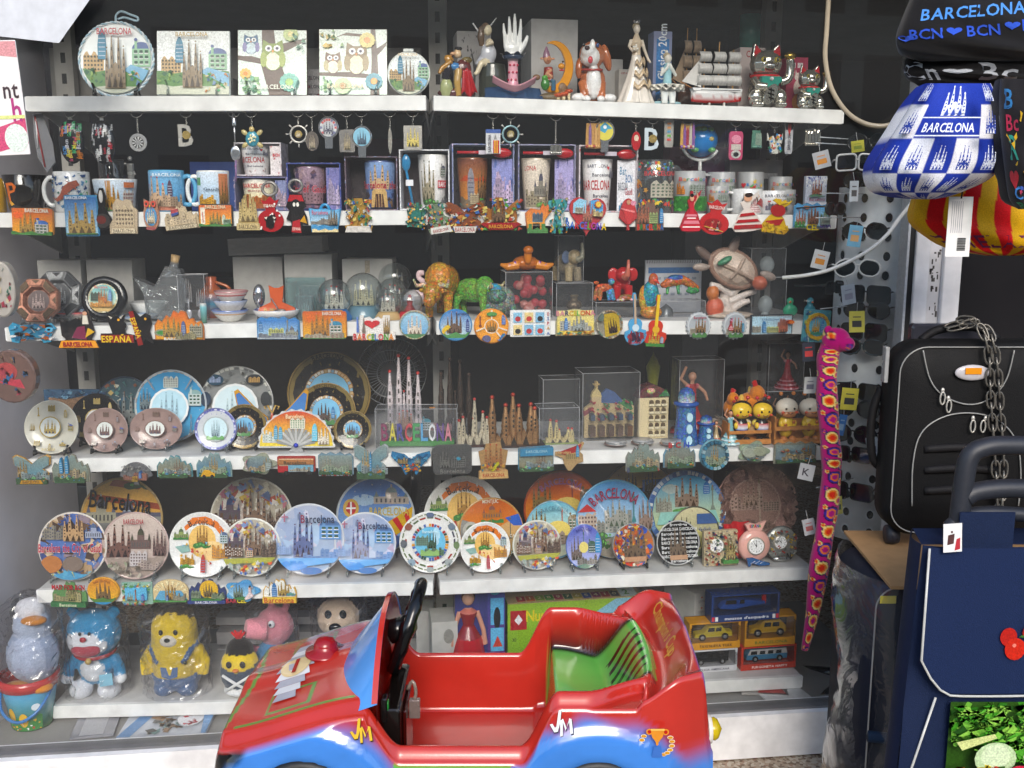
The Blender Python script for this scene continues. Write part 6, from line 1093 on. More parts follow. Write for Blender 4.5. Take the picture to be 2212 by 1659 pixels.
def seaturtle(mb,k):
 M=R(-28);
 mb.ell((0,0,76*k),(39*k,20*k,25*k),'c8b4a4',rot=(R(28),'Y'));mb.tube([(39*k*cos(a)*cos(.49)+25*k*sin(a)*sin(.49),-4*k,75*k+25*k*sin(a)*cos(.49)-39*k*cos(a)*sin(.49))for a in[2*pi*i/24 for i in range(24)]],4*k,'8a6a5a',8,True);mb.ell((37*k,-18*k,54*k),(12*k,12*k,11*k),'b86048',rot=(R(28),'Y'));mb.ell((-2*k,-4*k,106*k),(8*k,5*k,20*k),'7a665c',rot=(R(24),'Y'));mb.ell((-46*k,-2*k,98*k),(7*k,5*k,18*k),'6a564e',rot=(R(-50),'Y'))
 mb.ell((54*k,-8*k,64*k),(14*k,5*k,7*k),'9a8a80',rot=(R(20),'Y'));mb.ell((-52*k,-6*k,78*k),(14*k,5*k,6*k),'9a8a80');mb.ell((-20*k,-20*k,88*k),(13*k,7*k,5*k),'3a7a58',rot=(R(-30),'Y'));mb.tube([(-30*k,-16*k,86*k),(0,-21*k,72*k),(26*k,-18*k,60*k)],2.5*k,'a08a7a');mb.tube([(-10*k,-18*k,60*k),(0,-21*k,72*k),(12*k,-18*k,92*k)],2.5*k,'a08a7a')
 mb.tube([(0,10*k,64*k),(-6*k,10*k,30*k),(0,8*k,0)],[10*k,9*k,14*k],'c8bab0')
 for a,b_ in((-34,52),(22,50),(40,40),(30,26),(-26,30)):mb.tube([(0,6*k,(b_-16)*k),(a*.6*k,2*k,(b_-4)*k),(a*k,0,b_*k)],[6*k,5*k,4*k],'d0c4bc')
 mb.ell((-26*k,0,16*k),(14*k,12*k,16*k),'c0583c');mb.ell((-30*k,0,38*k),(10*k,10*k,12*k),'b8682c');mb.ell((0,0,4*k),(38*k,20*k,6*k),'b8a898')
animal('pearly sea turtle ornament diving over branching white coral',1578,510,.07,seaturtle,'sea_turtle_ornament','resin',124)
t,w_,h1=clearbox('lower clear cube with pale glass ornament near the right end',3,1620,1698,600,.08,.07);clearbox('upper clear cube stacked on the lower one',3,1616,1694,537,.08,.07,zoff=h1+.001)
p,h,s,yaw=on(3,1656,615,.1)
for i,z in enumerate((.002,h1+.003)):mb=MB();mb.ell((0,0,.028),(.02,.015,.024),'b0b8b8',12,8);mb.lathe([(.012,0),(.01,.01)],'a0a8a8',10);t=solo('glass_ornament',mb,'gloss',['pale glass ornament inside the lower clear cube','pale glass ornament inside the upper clear cube'][i],'ornament');t.location=p+Vector((0,.02,z))
for l_,q_,c_,rz in(('green duck figurine facing left near the right end',1706,'2a9a70',0),('teal duck figurine with its head turned at the right end',1748,'3a90a0',.6)):
 animal(l_,q_,640,.07,lambda mb,k:(mb.ell((0,0,34*k),(36*k,24*k,30*k),c_),mb.ell((-4*k,-4*k,78*k),(17*k,16*k,18*k),c_),mb.tube([(-4*k,-2*k,50*k),(-4*k,-3*k,74*k)],[17*k,13*k],c_),mb.tube([(-8*k,-16*k,76*k),(-16*k,-26*k,72*k)],[5*k,3*k],'c8703c')),'duck_figurine','gloss',100,rz)
# magnets on the third edge
BP="r:-1,-1,1,-.5,{}"
magnet('blue, black and orange patterned cow magnet at the far left',72,718,102,46,[(-.9,-.9),(-.6,-1),(-.5,-.4),(.3,-.5),(.45,-1),(.75,-.9),(.8,0),(1,.4),(.8,.9),(.5,.8),(-.5,.7),(-.8,.95),(-1,.5)],'3a9ac0',"sh:34,-.85,-.6,.85,.7,1a1c20|e8e8e8|c86a28|5ab0d8|2a80b0,.2,4;o:.75,.3,.16,.25,5ab8e0;o:.75,.3,.07,.1,111",0,m='gloss')
magnet('black bull with purple cape and yellow bullfighter above an orange BARCELONA ribbon',170,712,90,84,[(-1,-.95),(1,-.95),(.85,-.6),(.6,-.5),(.8,-.1),(.7,.3),(.5,1),(.3,1),(.2,.4),(-.1,.6),(-.5,.3),(-.85,.6),(-.8,-.3),(-.6,-.5),(-.85,-.6)],'241c1c',"bull:-.25,.15,1.0,141212;p:-.3,-.4,.4,-.5,.35,.2,0,.15,7a2444;p:.35,-.4,.8,-.1,.5,.1,d8a820;o:.4,.85,.1,.1,d8a080;p:.25,.3,.55,.3,.5,.75,.3,.75,e0d8c8;p:-.95,-.92,.95,-.92,.8,-.55,-.8,-.55,e89a1c",0,('BARCELONA',0,-.73,.24,'b02820',1.4),m='gloss')
magnet('black bull magnet sitting above red ESPANA letters',254,706,72,70,[(-1,-.95),(1,-1),(1,-.5),(.5,-.4),(.4,.3),(.55,.8),(.2,.6),(-.2,.7),(-.6,.95),(-.5,.3),(-.3,-.4),(-1,-.4)],'1c1818',"o:.0,.3,.4,.4,161414;o:.1,.1,.5,.35,1c1818;o:.15,.45,.08,.08,e0a020;p:-.45,.7,-.3,.5,-.2,.6,c8c0b0;p:.45,.75,.3,.5,.2,.6,c8c0b0;r:-.98,-.95,.98,-.48,8a1c18",0,('ESPAÑA',0,-.72,.4,'e8c020',1.8),m='gloss',b='L')
magnet('black bull magnet behind a slanted red ESPANA board',308,708,54,80,[(-1,.9),(-.6,.95),(-.1,.6),(.3,.8),(.7,.7),(.8,.2),(.6,-.2),(.9,-.9),(.2,-.6),(0,-.95),(-.4,-1),(-.7,0)],'1c1818',"o:.3,.45,.4,.25,161414;o:.35,.5,.1,.07,e0a020;p:-.95,.88,-.6,.92,.05,-.9,-.35,-.95,8a1c18;t:ESPAÑA,-.45,0,.28,e8c020,1.7,0,0,-1.28",0,m='gloss')
magnet('orange skyline magnet with stadium and silver towers',388,702,106,64,'city','b86a28',ORG+"o:-.7,-.5,.3,.25,8a8a70;o:-.7,-.5,.2,.14,3c8a3c;sag:-.3,-.8,.7,1.4,a08440,a84,543;agb:.2,-.7,.18,1.0,4a5a8a;mil:.7,-.8,.5,1.0,a8a490,554;city:.3,-.9,.8,.6,98906c,443",0,('BARCELONA',0,-.9,.16,'e8e4d8',1.2))
magnet('blue scalloped postcard magnet of the city view',602,708,92,50,'postc','3c80b8',"sky:a8c8dc-2c78c0;agb:-.8,-.3,.2,.9,2c70a8;mil:-.1,-.7,.7,.8,c8c878,565;clm:.45,-.5,.14,1.3,8a8a80;dome:.65,-.6,.6,.8,989888,667;city:0,-.8,1.8,.5,8a9098,445;b:-1,-.8,a8b0b8")
magnet('sunset magnet with yellow sky, church and scrolled side frame reading BARCELONA',702,701,98,64,'wavy','c07a1c',"sky:e8b020-c8521c;sun:-.6,.4,.2,d8681c,d8681c;sag:-.2,-.75,.8,1.6,a8742c,b65,543;bat:.5,-.75,.55,1.15,b8b0a8,38a;city:0,-.9,1.7,.5,a8a08c,844;b:-1,-.86,3c7a34",0,('BARCELONA',.35,.78,.22,'e8d8c8',.85))
magnet('white tower magnet with big red heart and rainbow BARCELONA letters',808,706,92,56,[(-1,-1),(1,-1),(1,-.4),(.75,-.3),(.75,.9),(.45,.9),(.4,.6),(.2,.8),(-.05,.6),(-.2,.8),(-.45,.7),(-.5,.9),(-.65,.9),(-.7,-.3),(-1,-.5)],'e4e0dc',"heart:-.08,.25,.75,c82028;sag:.6,-.5,.3,1.4,a88850,a84,543;p:-.8,-.4,-.68,-.4,-.72,.8,-.78,.8,5a7ac0;p:-.55,-.4,-.38,-.4,-.45,.8,7a6a60",0,('BARCELONA',0,-.74,.5,'c83030|d87828|c83030|e0c020|50a030|2c70c0|c83030|50a030|e08828',1.9))
magnet('oval magnet with pale rope frame and white church on blue',896,701,68,66,'frame','b0a898',"sky:4a90c8-a8d0e4;sag:0,-.6,.9,1.2,dcd0c0,d98,765;b:-1,-.6,4a7a48;rg:30,.88,1,c8c0a8|8a9a78|b89868",0,b='L')
magnet('round blue magnet with dark church and yellow lizard on the left',984,702,72,70,'round','2c80b8',"sky:d0e4ec-1c70b8;sag:-.1,-.5,.9,1.4,6a5040,9a7a6a,321;agb:.7,-.4,.2,.8,203a80;b:-1,-.5,4a8a48,.1;b:-1,-.78,2c80b8;gecko:-.75,-.3,.9,e0b818,e0b818;t:Barcelona,.4,.75,.18,1a3060,.8,1.1",0)
magnet('round orange magnet divided into five picture segments',1061,704,76,76,'round','d88418',"sky:e8981c;o:0,0,.42,.42,e8d8c0;o:0,0,.36,.36,e0901c;sag:0,-.3,.5,.65,8a6a30,a84,432;p:-.03,.4,.03,.4,.05,1,-.05,1,f0e0c8;p:.38,-.1,.95,-.32,.97,-.24,.4,-.04,f0e0c8;p:-.38,-.1,-.95,-.32,-.97,-.24,-.4,-.04,f0e0c8;p:.25,-.35,.6,-.8,.66,-.75,.32,-.3,f0e0c8;clm:-.65,.0,.2,.6,8a3c28;agb:.68,.1,.2,.6,4a6ab0;o:-.3,-.7,.25,.2,5a5a80;gecko:.55,-.6,.5,2a6ab0,3a8a48;o:0,.7,.3,.12,4a8a40")
magnet('white tile magnet with six little bullfight pictures and red ESPANA',1145,698,88,58,'rect','e4e4e4',';'.join(f"r:{-.85+.55*i:.2f},{.08-.92*j:.2f},{-.42+.55*i:.2f},{.82-.92*j:.2f},{c};o:{-.63+.55*i:.2f},{.35-.92*j:.2f},.14,.2,{d}" for i in range(3)for j in range(2)for c,d in[(['8ac0dc','e0c888','7ab0d0'][(i+j)%3],['b02028','1a1616','c03028'][(i*2+j)%3])])+";t:E,.88,.7,.24,b22;t:S,.88,.35,.24,36a;t:P,.88,0,.24,b22;t:A,.88,-.35,.24,b82;t:A,.88,-.75,.24,36a")
magnet('skyline magnet with arching pastel BARCELONA letters on mosaic base',1242,696,86,58,'arch','a8a078',"sky:e0c040-e0d890;city:0,-.6,1.6,.9,a8a8a0,444;agb:-.5,-.5,.16,.9,3a78b8;sag:.15,-.6,.6,1.1,98a0a0,98a,443;sh:30,-.9,-.95,.9,-.65,3a8a70|c8c8a0|d89038,.1,2",0,('BARCELONA',0,.72,.36,'d88a98|d88a98|48486a|d8a030|d0c838|58a850|d87838|c84838|d88a98',2.0))
magnet('silver shell frame magnet with small dark church on yellow',1315,700,62,66,'frame','9a9484',"p:-.4,-.8,.7,-.7,.75,.75,-.35,.7,c8a828;sag:.2,-.6,.6,1.0,4a3428,432,221;rg:26,.85,1,c8c0a8|7a9a88|a88868;o:-.6,.6,.25,.3,6a7a70",-8,m='foil')
magnet('light blue guitar magnet with dark red flower',1371,688,50,112,'guitar','4a9ccc',"p:-.08,.95,.08,.95,.1,-.5,-.1,-.5,b8a088;o:0,-.35,.3,.14,c8dce8;sh:14,-.6,-.85,.6,-.6,7a1c28|3a2040|a83040,.2,3;t:ESPANA,0,-.93,.07,b33,.9",-3,m='gloss')
magnet('red guitar magnet with yellow neck and church relief',1417,692,52,112,'guitar','c03018',"p:-.12,1,.12,1,.14,-.6,-.14,-.6,e0b81c;o:0,-.35,.3,.14,d8a820;sag:-.1,-.95,.9,.5,b89830,c83,643;agb:.55,-.85,.25,.25,8a90a0;b:-1,-.88,3c7a34",4,m='gloss')
for l_,q_ in(('bottle cap magnet with Barcelona script and church',1508),('bottle cap magnet with red dancer and church',1586)):
 magnet(l_,q_,703,58,62,'cap','b0b4b8',"o:0,0,.88,.88,c8ccd0;o:0,0,.8,.8,a8aeb4;sag:.1,-.5,.8,1.1,8a6a48,c44,332;mil:-.5,-.6,.4,.5,b0a898,554;b:-.8,-.55,4a7a44,.1,-.55,.55;"+("t:Barcelona,0,.6,.18,9a3040,1.0" if q_==1508 else "lady:-.4,-.3,.4,.9,b02030;agb:.55,-.4,.15,.6,4a90b0"),0,m='gloss')
magnet('film strip magnet with blue sky, pink church and orange sun',1665,701,96,44,'rect','2c3038',"r:-1,-.82,1,.82,5ab0d8;sky:b8dcec;r:-1,.84,1,.95,222;"+';'.join(f"r:{-.95+.1*i:.2f},.86,{-.9+.1*i:.2f},.94,ddd;r:{-.95+.1*i:.2f},-.94,{-.9+.1*i:.2f},-.86,ddd" for i in range(19))+";mil:-.75,-.7,.4,.7,b0aca0,554;agb:-.4,-.7,.14,1.1,2c80b8;mil:.0,-.7,.5,.6,c8c880,565;sag:.45,-.7,.4,1.4,c06a50,c44,543;sun:.8,.3,.14,e87818,e85818;t:BARCELONA,-.2,.6,.2,2a5a90,.8")
magnet('square turquoise magnet with yellow ring and golden church at the right end',1762,704,62,70,'rect','4a98a8',"sh:40,-.95,-.95,.95,.95,3a80a8|58b0a8|c8c858|2a6088,.13,3;o:0,0,.88,.84,c8a018;o:0,0,.66,.62,58a8c0;sag:-.15,-.45,.5,.95,c89830,c84,543;agb:.3,-.4,.22,.8,3a80b0;b:-.5,-.35,3a8a70,.05,-.5,.5;t:BARCELONA,0,.62,.16,8a3020,1.2,.75",4)
# ================================================================ fourth shelf: metal plates, models of buildings
MN=';'.join(f"{k}:{.72*cos(a):.2f},{.72*sin(a)-.14:.2f},{w},{h},{{0}}" for k,a,w,h in(('sag',pi,.2,.3),('clm',2.3,.1,.34),('mil',1.57,.26,.26),('agb',.75,.12,.3),('bat',0,.2,.28),('dome',-.9,.24,.24),('agb',-1.6,.1,.26),('mil',-2.3,.22,.22)))
def metalp(label,q,qt,ins,rim,mon,cen,st='black',kx=None,hc='d8dcd8',m='gloss',b=None):
 return plate(label,4,q,qt,ins,rim,MN.format(mon).replace('agb:','agb:')+f";o:0,0,.4,.4,{mon};o:0,0,.36,.36,{hc};sag:0,-.24,.44,.5,{cen},{cen},556;t:BARCELONA,0,-.82,.1,{mon},.5",st=st,qw=kx,m=m,bulge=.008,grp='souvenir plates',rel=m)
metalp('silver and gold metal plate standing leftmost on its shelf',115,870,.04,'ccc9bc','b09850','c0a860')
metalp('black metal plate with gold monuments behind the copper one',212,855,.13,'1c1a1c','c0a868','c8b070',hc='e0e0e0')
metalp('round copper coloured metal plate on a black stand',232,886,.05,'98807a','7a605a','7a605a')
metalp('wide oval copper coloured metal plate on a clear stand',340,886,.07,'98807a','7a605a','7a605a','clear',kx=114)
plate('large blue plate with segment pictures and white centre, behind the oval copper one',4,371,804,.15,'a8b0b8',"sky:4aa0cc-3a90c4;rg:40,.93,1,b8b8b0|8a8a88;mil:0,.5,.4,.34,c8d0c8,445;sag:-.68,-.1,.3,.62,6a7a80,9ab,234;bat:.68,.0,.36,.5,b8c8c8,8aa;p:-.45,.45,-.4,.42,-.7,.95,-.75,.9,8a9098;p:.45,.45,.4,.42,.7,.95,.75,.9,8a9098;city:-.6,-.7,.6,.4,88a,456;clm:.6,-.75,.1,.5,678;o:0,-.05,.54,.54,e8ecee;o:0,-.05,.48,.48,b8dcec;sag:0,-.45,.5,.85,98b8c8,9bc,789",m='gloss',st=None,inner=.97)
plate('ornate silver plate with dark medallions behind the blue rimmed one',4,513,796,.16,'9a9a98',"sky:8a8c8c;rg:44,.9,1,c8c8c0|6a6c6c;sh:60,-.9,-.9,.9,.9,b8b8b4|707270|989894,.07,3;o:-.55,.62,.22,.15,2a4a60;o:.5,.62,.24,.15,34383c;o:-.8,.1,.14,.2,2a3a50;o:.8,.1,.14,.2,34383c;city:-.55,.55,.3,.2,9ac,234;mil:.5,.55,.3,.16,c8a060,432;o:0,-.1,.62,.62,e4e8ea;o:0,-.1,.56,.56,d0e4ec;sag:0,-.5,.5,.85,b0c8d0,bcc,89a",m='metal',st=None,inner=.97,rel='gloss')
plate('blue rimmed silver plate with small church picture, fourth in the front row',4,468,886,.05,'7a80b0',"o:0,0,.98,.98,8a8ec0;o:0,0,.86,.86,c4c8cc;rg:44,.88,.96,5a5ea8|d8d8e8;o:0,0,.6,.6,a8b0b0;o:0,0,.54,.54,c8e0e8;sag:0,-.35,.4,.8,98b0b8,9ab,567;b:-.5,-.35,5a9a50,.05,-.4,.4",m='metal',rel='gloss')
def blackp(label,q,qt,ins,cs=.46):
 return plate(label,4,q,qt,ins,'1a1614',f"o:0,0,.98,.98,7a6838;o:0,0,.86,.86,181412;o:0,0,{cs+.06},{cs+.06},9a7040;rg:40,{cs-.04},{cs+.03},e0dcd0|8ab0c8|c8a878;o:0,0,{cs-.05},{cs-.05},7ab8dc;city:-.05,-.3,.8,.34,a8a898,455;sag:-.08,-.3,.4,.62,5a4a44,765,222;agb:.24,-.2,.12,.4,3a78a8;b:-.42,-.28,4a8048,.04,-.3,.3;t:BARCELONA,0,-.9,.12,c8a050,.8,-.9;t:BARCELONA,0,.9,.12,3a2c14,.8,.9",st='black',m='gloss',rimc='8a7038',inner=.99)
blackp('small black plate with bronze rim behind the picture fan',530,878,.06);blackp('largest black plate with gold BARCELONA rim, at the back',712,765,.2,.54);blackp('medium black plate in front of the largest one',706,832,.12,.52);blackp('small black plate right of the picture fan',763,892,.045)
plate('dark blue mosaic plate half hidden at the back left of its shelf',4,272,818,.22,'2a3a50',"sky:48606a;sh:70,-.9,-.9,.9,.9,3a6a90|c8b070|5a8a8a|8a5a48|d0d0c0,.1,5;sag:.1,-.6,.7,1.1,8a9090,888,444",st=None,m='gloss')
p,h,s,yaw=on(4,172,842,.24);t=thing('mosaic_plaque','blue and bronze mosaic plaque with two figures at the back left','plaque',p+Vector((0,0,.001)),yaw);w_=140*s;mb=MB();mb.box(-w_/2,0,0,w_/2,.008,h,'3a5a78',bev=.002);mb.build('slab','gloss',t);mb=MB();c=CV(mb,0,h/2,w_/2,h/2,-.0005,rect(-.97,-.97,.97,.97),th=.001);c.draw("sh:90,-1,-1,1,1,3a6a9a|6a98b8|28486a,.1,3;p:-.8,-.9,.8,-.9,.8,.5,.3,.75,-.3,.6,-.8,.7,8a6a50;sh:50,-.75,-.9,.75,.4,a88a68|6a4c38|c0a080,.09,5");mb.build('relief','resin',t)
p,h,s,yaw=on(4,842,738,.34);t=thing('electric_fan','grey electric desk fan with wire cage behind the black plates','fan',p+Vector((0,.08,0)),yaw);R_=76*s;zc=h-R_
for i in range(40):pass
mb=MB()
for i in range(44):a=2*pi*i/44;mb.tube([(R_*.3*cos(a),-.035,zc+R_*.3*sin(a)),(R_*.8*cos(a),-.03,zc+R_*.8*sin(a)),(R_*cos(a),0,zc+R_*sin(a))],.0009,'b0b0b0',4)
for rr_ in(.4,.7,1):mb.tube([(R_*rr_*cos(a),-.033 if rr_<1 else 0,zc+R_*rr_*sin(a))for a in[2*pi*i/36 for i in range(36)]],.0016,'b0b0b0',5,True)
mb.build('cage','gloss',t);mb=MB();mb.lathe([(0,-.04),(R_*.3,-.038),(R_*.3,.06),(0,.07)],'98989a',24,(0,0,zc),'y');mb.build('motor','gloss',t)
for i in range(3):a=2*pi*i/3;mb=MB();mb.prism([(R_*.2*cos(a-.3),zc+R_*.2*sin(a-.3)),(R_*.85*cos(a-.2),zc+R_*.85*sin(a-.2)),(R_*.8*cos(a+.5),zc+R_*.8*sin(a+.5)),(R_*.2*cos(a+.4),zc+R_*.2*sin(a+.4))],-.012,-.009,'77797c');mb.build('blade','gloss',t)
mb=MB();mb.lathe([(.09,0),(.085,.01),(.022,.02),(.018,zc-R_*.2)],'98989a',24);mb.build('stand','gloss',t)
p,h,s,yaw=on(4,592,835,.085);t=thing('butterfly_ornament','red and yellow edged butterfly ornament with blue picture wings','ornament',p,yaw);z=h*.5
for d in(-1,1):
 o_=[(d*x*s,(14+zz*1.2)*s)for x,zz in((4,20),(10,44),(40,66),(72,96),(80,92),(74,60),(56,36),(30,18))];mb=MB();mb.prism(o_,-.004,0,'c8901c',bev=.001);ci=[(x*.9+d*4*s,(zz-.08)*.88+.08)for x,zz in o_];mb.prism(ci,-.0055,-.004,'5a98d0-3a70b8');c=CV(mb,d*40*s,72*s,34*s,26*s,-.006,None,th=.001);c.draw("clm:-.3,-.6,.12,1,3a4a6a;city:.1,-.7,1.0,.7,a8a898,556" if d<0 else "mil:.0,-.7,.9,.7,b8b8b0,556");mb.build('wing','gloss',t)
mb=MB();mb.ell((0,-.006,50*s),(5*s,.006,30*s),'b8502c');mb.tube([(0,-.006,76*s),(-8*s,-.007,94*s),(-16*s,-.007,92*s),(-13*s,-.007,86*s)],.0022,'c8a050');mb.tube([(0,-.006,76*s),(8*s,-.007,94*s),(16*s,-.007,92*s),(13*s,-.007,86*s)],.0022,'c8a050');mb.ell((0,-.012,46*s),.004,'5a4ac0');mb.build('body','gloss',t)
p,h,s,yaw=on(4,641,886,.035);t=thing('fan_ornament','standing folding fan ornament with sunset city picture and silver ribs','ornament',p,yaw,None,-.12);W_=82*s;hb_=h*.1
mb=MB();mb.prism([(-.2*W_,0),(.2*W_,0),(.08*W_,hb_*1.6),(-.08*W_,hb_*1.6)],-.006,.004,'b0b0b0',bev=.001);mb.ell((0,-.009,hb_*1.6),.006,'2a3ab0');mb.build('foot','metal',t)
mb=MB();ar=[(W_*cos(a)*(1+.025*cos(a*26)),hb_*1.4+(h-hb_*1.4)*sin(a)*(1+.025*cos(a*26)))for a in[pi*i/50 for i in range(51)]];mb.prism([(-W_,hb_*1.0)]+ar[::-1]+[(W_,hb_*1.0)],-.004,0,'c8c8c8');c=CV(mb,0,hb_*1.4,W_*.96,(h-hb_*1.4)*.96,-.0043,[(1,0)]+circ(20,1,1,0,0,.05,pi-.05)+[(-1,0)],th=.001)
c.draw("r:-1,0,1,1,e8d040-c8381c;city:-.72,.1,.4,.45,d8dcd8,586;agb:-.55,.2,.1,.4,4a98b8;agb:-.42,.2,.1,.36,4a98b8;mil:.05,.5,.4,.34,e0dccc,686;agb:.52,.15,.14,.5,6ac0d8;sag:.76,.05,.3,.5,e0d8c8,c98,876;t:Barcelona,0,.86,.12,e8d8b0,.5");mb.build('picture_leaf','print',t)
mb=MB()
for i in range(15):a=R(14+152*i/14);mb.prism([(W_*.08*cos(a-.3),hb_*1.3+W_*.08*sin(a-.3)),(W_*.5*cos(a-.075),hb_*1.3+W_*.5*sin(a-.075)),(W_*.53*cos(a),hb_*1.3+W_*.53*sin(a)),(W_*.5*cos(a+.075),hb_*1.3+W_*.5*sin(a+.075)),(W_*.08*cos(a+.3),hb_*1.3+W_*.08*sin(a+.3))],-.008-.0003*(i%2),-.0056,'d4d4d0' if i%2 else 'a8a8a4')
mb.build('rib_set','metal',t)
def model(label,q,qt,ins,wpx,col,tip,base=None,m='antique',row=4,**k):
 p,h,s,yaw=on(row,q,qt,ins);t=thing('church_model',label,'building model',p,yaw,'church models');mb=MB();church3d(mb,wpx*s,h,.01,col,tip,None,**k);mb.build('towers',m,t)
 if base:w_=wpx*s;mb=MB();mb.box(-w_*.62,-w_*.25,-.0004,w_*.62,w_*.25,h*.045,base,bev=.001);mb.build('plinth','gloss',t)
 return t
model('tall silver church model with four red tipped towers',875,760,.12,84,'d0c4c6','c03028',m='resin')
model('tall dark bronze church model with four towers at the bay joint',984,768,.16,84,'4a3c34','5a463c')
t,w_,h_=clearbox('long clear box over the colourful BARCELONA letters',4,812,988,884,.05,.06,b='L')
loc=t.location.copy();t=thing('letter_ornament','city ornament of big pastel BARCELONA letters on green grass inside the clear box','ornament',loc+Vector((0,.012,.001)),YAW['L']);mb=MB();mb.box(-w_*.46,0,0,w_*.46,.035,h_*.14,'3c8a38',bev=.003);mb.build('grass_base','resin',t)
xx=-w_*.44;
for i,ch in enumerate('BARCELONA'):
 g=G[ch,True];k=w_*.88/9/.62*.62;ww=w_*.094;sx_=ww/(g[2]-g[3]);mb=MB();mb.add([(xx+(a-g[3])*sx_*.92,.006-c_*.012,h_*.15+b*h_*.62)for a,b,c_ in g[0]],g[1],['8a2c58','e0d048','48489a','d84850','40a058','58a8d8','f0f0f0','6a4a98','e08898'][i]);mb.build('letter','gloss',t);xx+=ww*1.04
mb=MB();church3d(mb,w_*.2,h_*.5,.01,'a88878','c44',c=(-w_*.15,.024,h_*.4));c=CV(mb,0,h_*.5,w_*.45,h_*.28,.02,None,th=.004);c.draw("mil:-.7,-.4,.4,.8,b0a898,443;bat:.25,-.4,.25,1.2,98a0a8,389;city:.65,-.4,.6,.8,a08080,643");mb.build('skyline','resin',t)
p,h,s,yaw=on(4,928,884,.06);mb=MB();mb.box(-.008,0,0,.006,.006,.0006,'d88a20');t=solo('price_sticker',mb,'card','small orange price sticker on the long clear box','sticker');t.location=loc+Vector((w_*.2,.012,h_+.0008));t['category']='price sticker'
model('pale silver cathedral model on a brown BARCELONA plinth',1022,858,.07,72,'b0a690','b02c28','3a2420',towers=((-.42,.55),(-.3,.62),(.05,1),(.3,.72),(.42,.6)),m='resin')
model('small dark pewter church model behind the pale cathedral',994,890,.1,40,'74767a','8a8a8c')
model('large bronze church model with tan tower and red tips',1108,848,.07,108,'a07850','b03a28','2c1c18',towers=((-.42,.96),(-.15,.8),(0,1),(.12,.78),(.36,.8),(.44,.72)))
clearbox('tall upright clear box behind the cream church model',4,1172,1252,820,.14,.07);clearbox('clear box around the cream church model',4,1164,1252,882,.06,.07)
model('cream church model with red tips inside a clear box',1208,905,.09,66,'d0be88','c03830','8a9a50',m='resin',towers=((-.3,1),(-.1,.95),(.3,.62),(.42,.6)))
clearbox('large clear box around the gabled mosaic house model',4,1256,1382,806,.1,.1)
p,h,s,yaw=on(4,1315,822,.13);t=thing('house_model','cream house model with red dots, blue scaly roof and onion topped tower','building model',p,yaw);W_=58*s
mb=MB();c=CV(mb,0,h/2,W_,h/2,.012,None,th=.012,step=.0005);c.draw("p:-.95,-.95,.95,-.95,.95,.1,.6,.3,-.6,.3,-.95,.05,c8b080;p:-.4,.25,-.35,.5,-.1,.72,.2,.6,.5,.3,.5,.2,3a5a90;p:.4,.2,.6,.35,.8,.2,.9,0,.8,-.05,3c8a48;p:-1,-.05,-.6,.15,-.6,0,-.95,-.2,8a3c44;p:-.68,-.2,-.32,-.2,-.32,.45,-.68,.45,d0b888;p:-.7,.45,-.3,.45,-.35,.6,-.5,.78,-.65,.6,d8c080;r:-.54,.75,-.46,.98,d0b070;r:-.62,.86,-.38,.9,d0b070")
c.th=.013;rr=random.Random(3)
for i in range(40):c.poly(circ(6,.04,.03,-.85+1.7*rr.random(),-.3+.6*rr.random()),rr.choice(['b03840','4a8a50','b03840']),.014)
for x in(-.8,-.45,-.1,.25,.6):c.poly(rect(x,-.85,x+.2,-.5),'5a4030',.014);c.poly(rect(x+.02,-.3,x+.18,-.1),'3a4a60',.0145)
mb.build('facade','resin',t)
p,h,s,yaw=on(4,1410,830,.12);t=thing('house_model','cream corner house model with wavy balconies and red and green roof','building model',p,yaw);W_=34*s;mb=MB();mb.box(-W_,.0,0,W_,.04,h*.78,'d4c49c',bev=.002);c=CV(mb,0,h*.39,W_,h*.39,-.0005,None,th=.003)
for r_ in range(5):
 for x in(-.3,.1,.5):c.poly(rrect(x,-.85+.36*r_,x+.28,-.6+.36*r_,.1,2),'5a4c38',.002);c.poly(rect(x-.03,-.87+.36*r_,x+.31,-.78+.36*r_),'dcd0b0',.005)
mb.build('walls','resin',t);mb=MB();mb.prism([(-W_*1.1,h*.76),(W_*1.05,h*.76),(W_*.7,h*.9),(-W_*.1,h),(-W_*.7,h*.94)],-.002,.042,'6a3c40');mb.prism([(W_*.3,h*.78),(W_*1.06,h*.775),(W_*.75,h*.91)],-.004,-.0021,'3c7a48');mb.ell((-W_*.2,0,h*.88),(W_*.3,.006,h*.06),'c8b890');mb.build('roof','mosaic',t)
for i,(q_,qt_,ins,l_)in enumerate(((1330,926,.04,'silver disc shaped mirror pile, leftmost, in front of the big clear box'),(1388,920,.05,'pile of silver discs beneath the corner house model'),(1450,936,.035,'low pile of silver discs nearest the blue tower'))):
 p,h,s,yaw=on(4,q_,qt_,ins);t=thing('metal_disc',l_,'metal disc pile',p,yaw);
 for j in range(3):mb=MB();mb.lathe([(0,.001),(.026,.0),(.028,.002),(.026,.004),(0,.003)],'b8b8b8' if j else 'c0a098',24,(.008*sin(j*3),.01*cos(j*2),.0035+j*.0052));mb.build('disc','metal',t)
t,w_,h_=clearbox('tall clear box behind the blue mosaic tower',4,1462,1562,778,.14,.07)
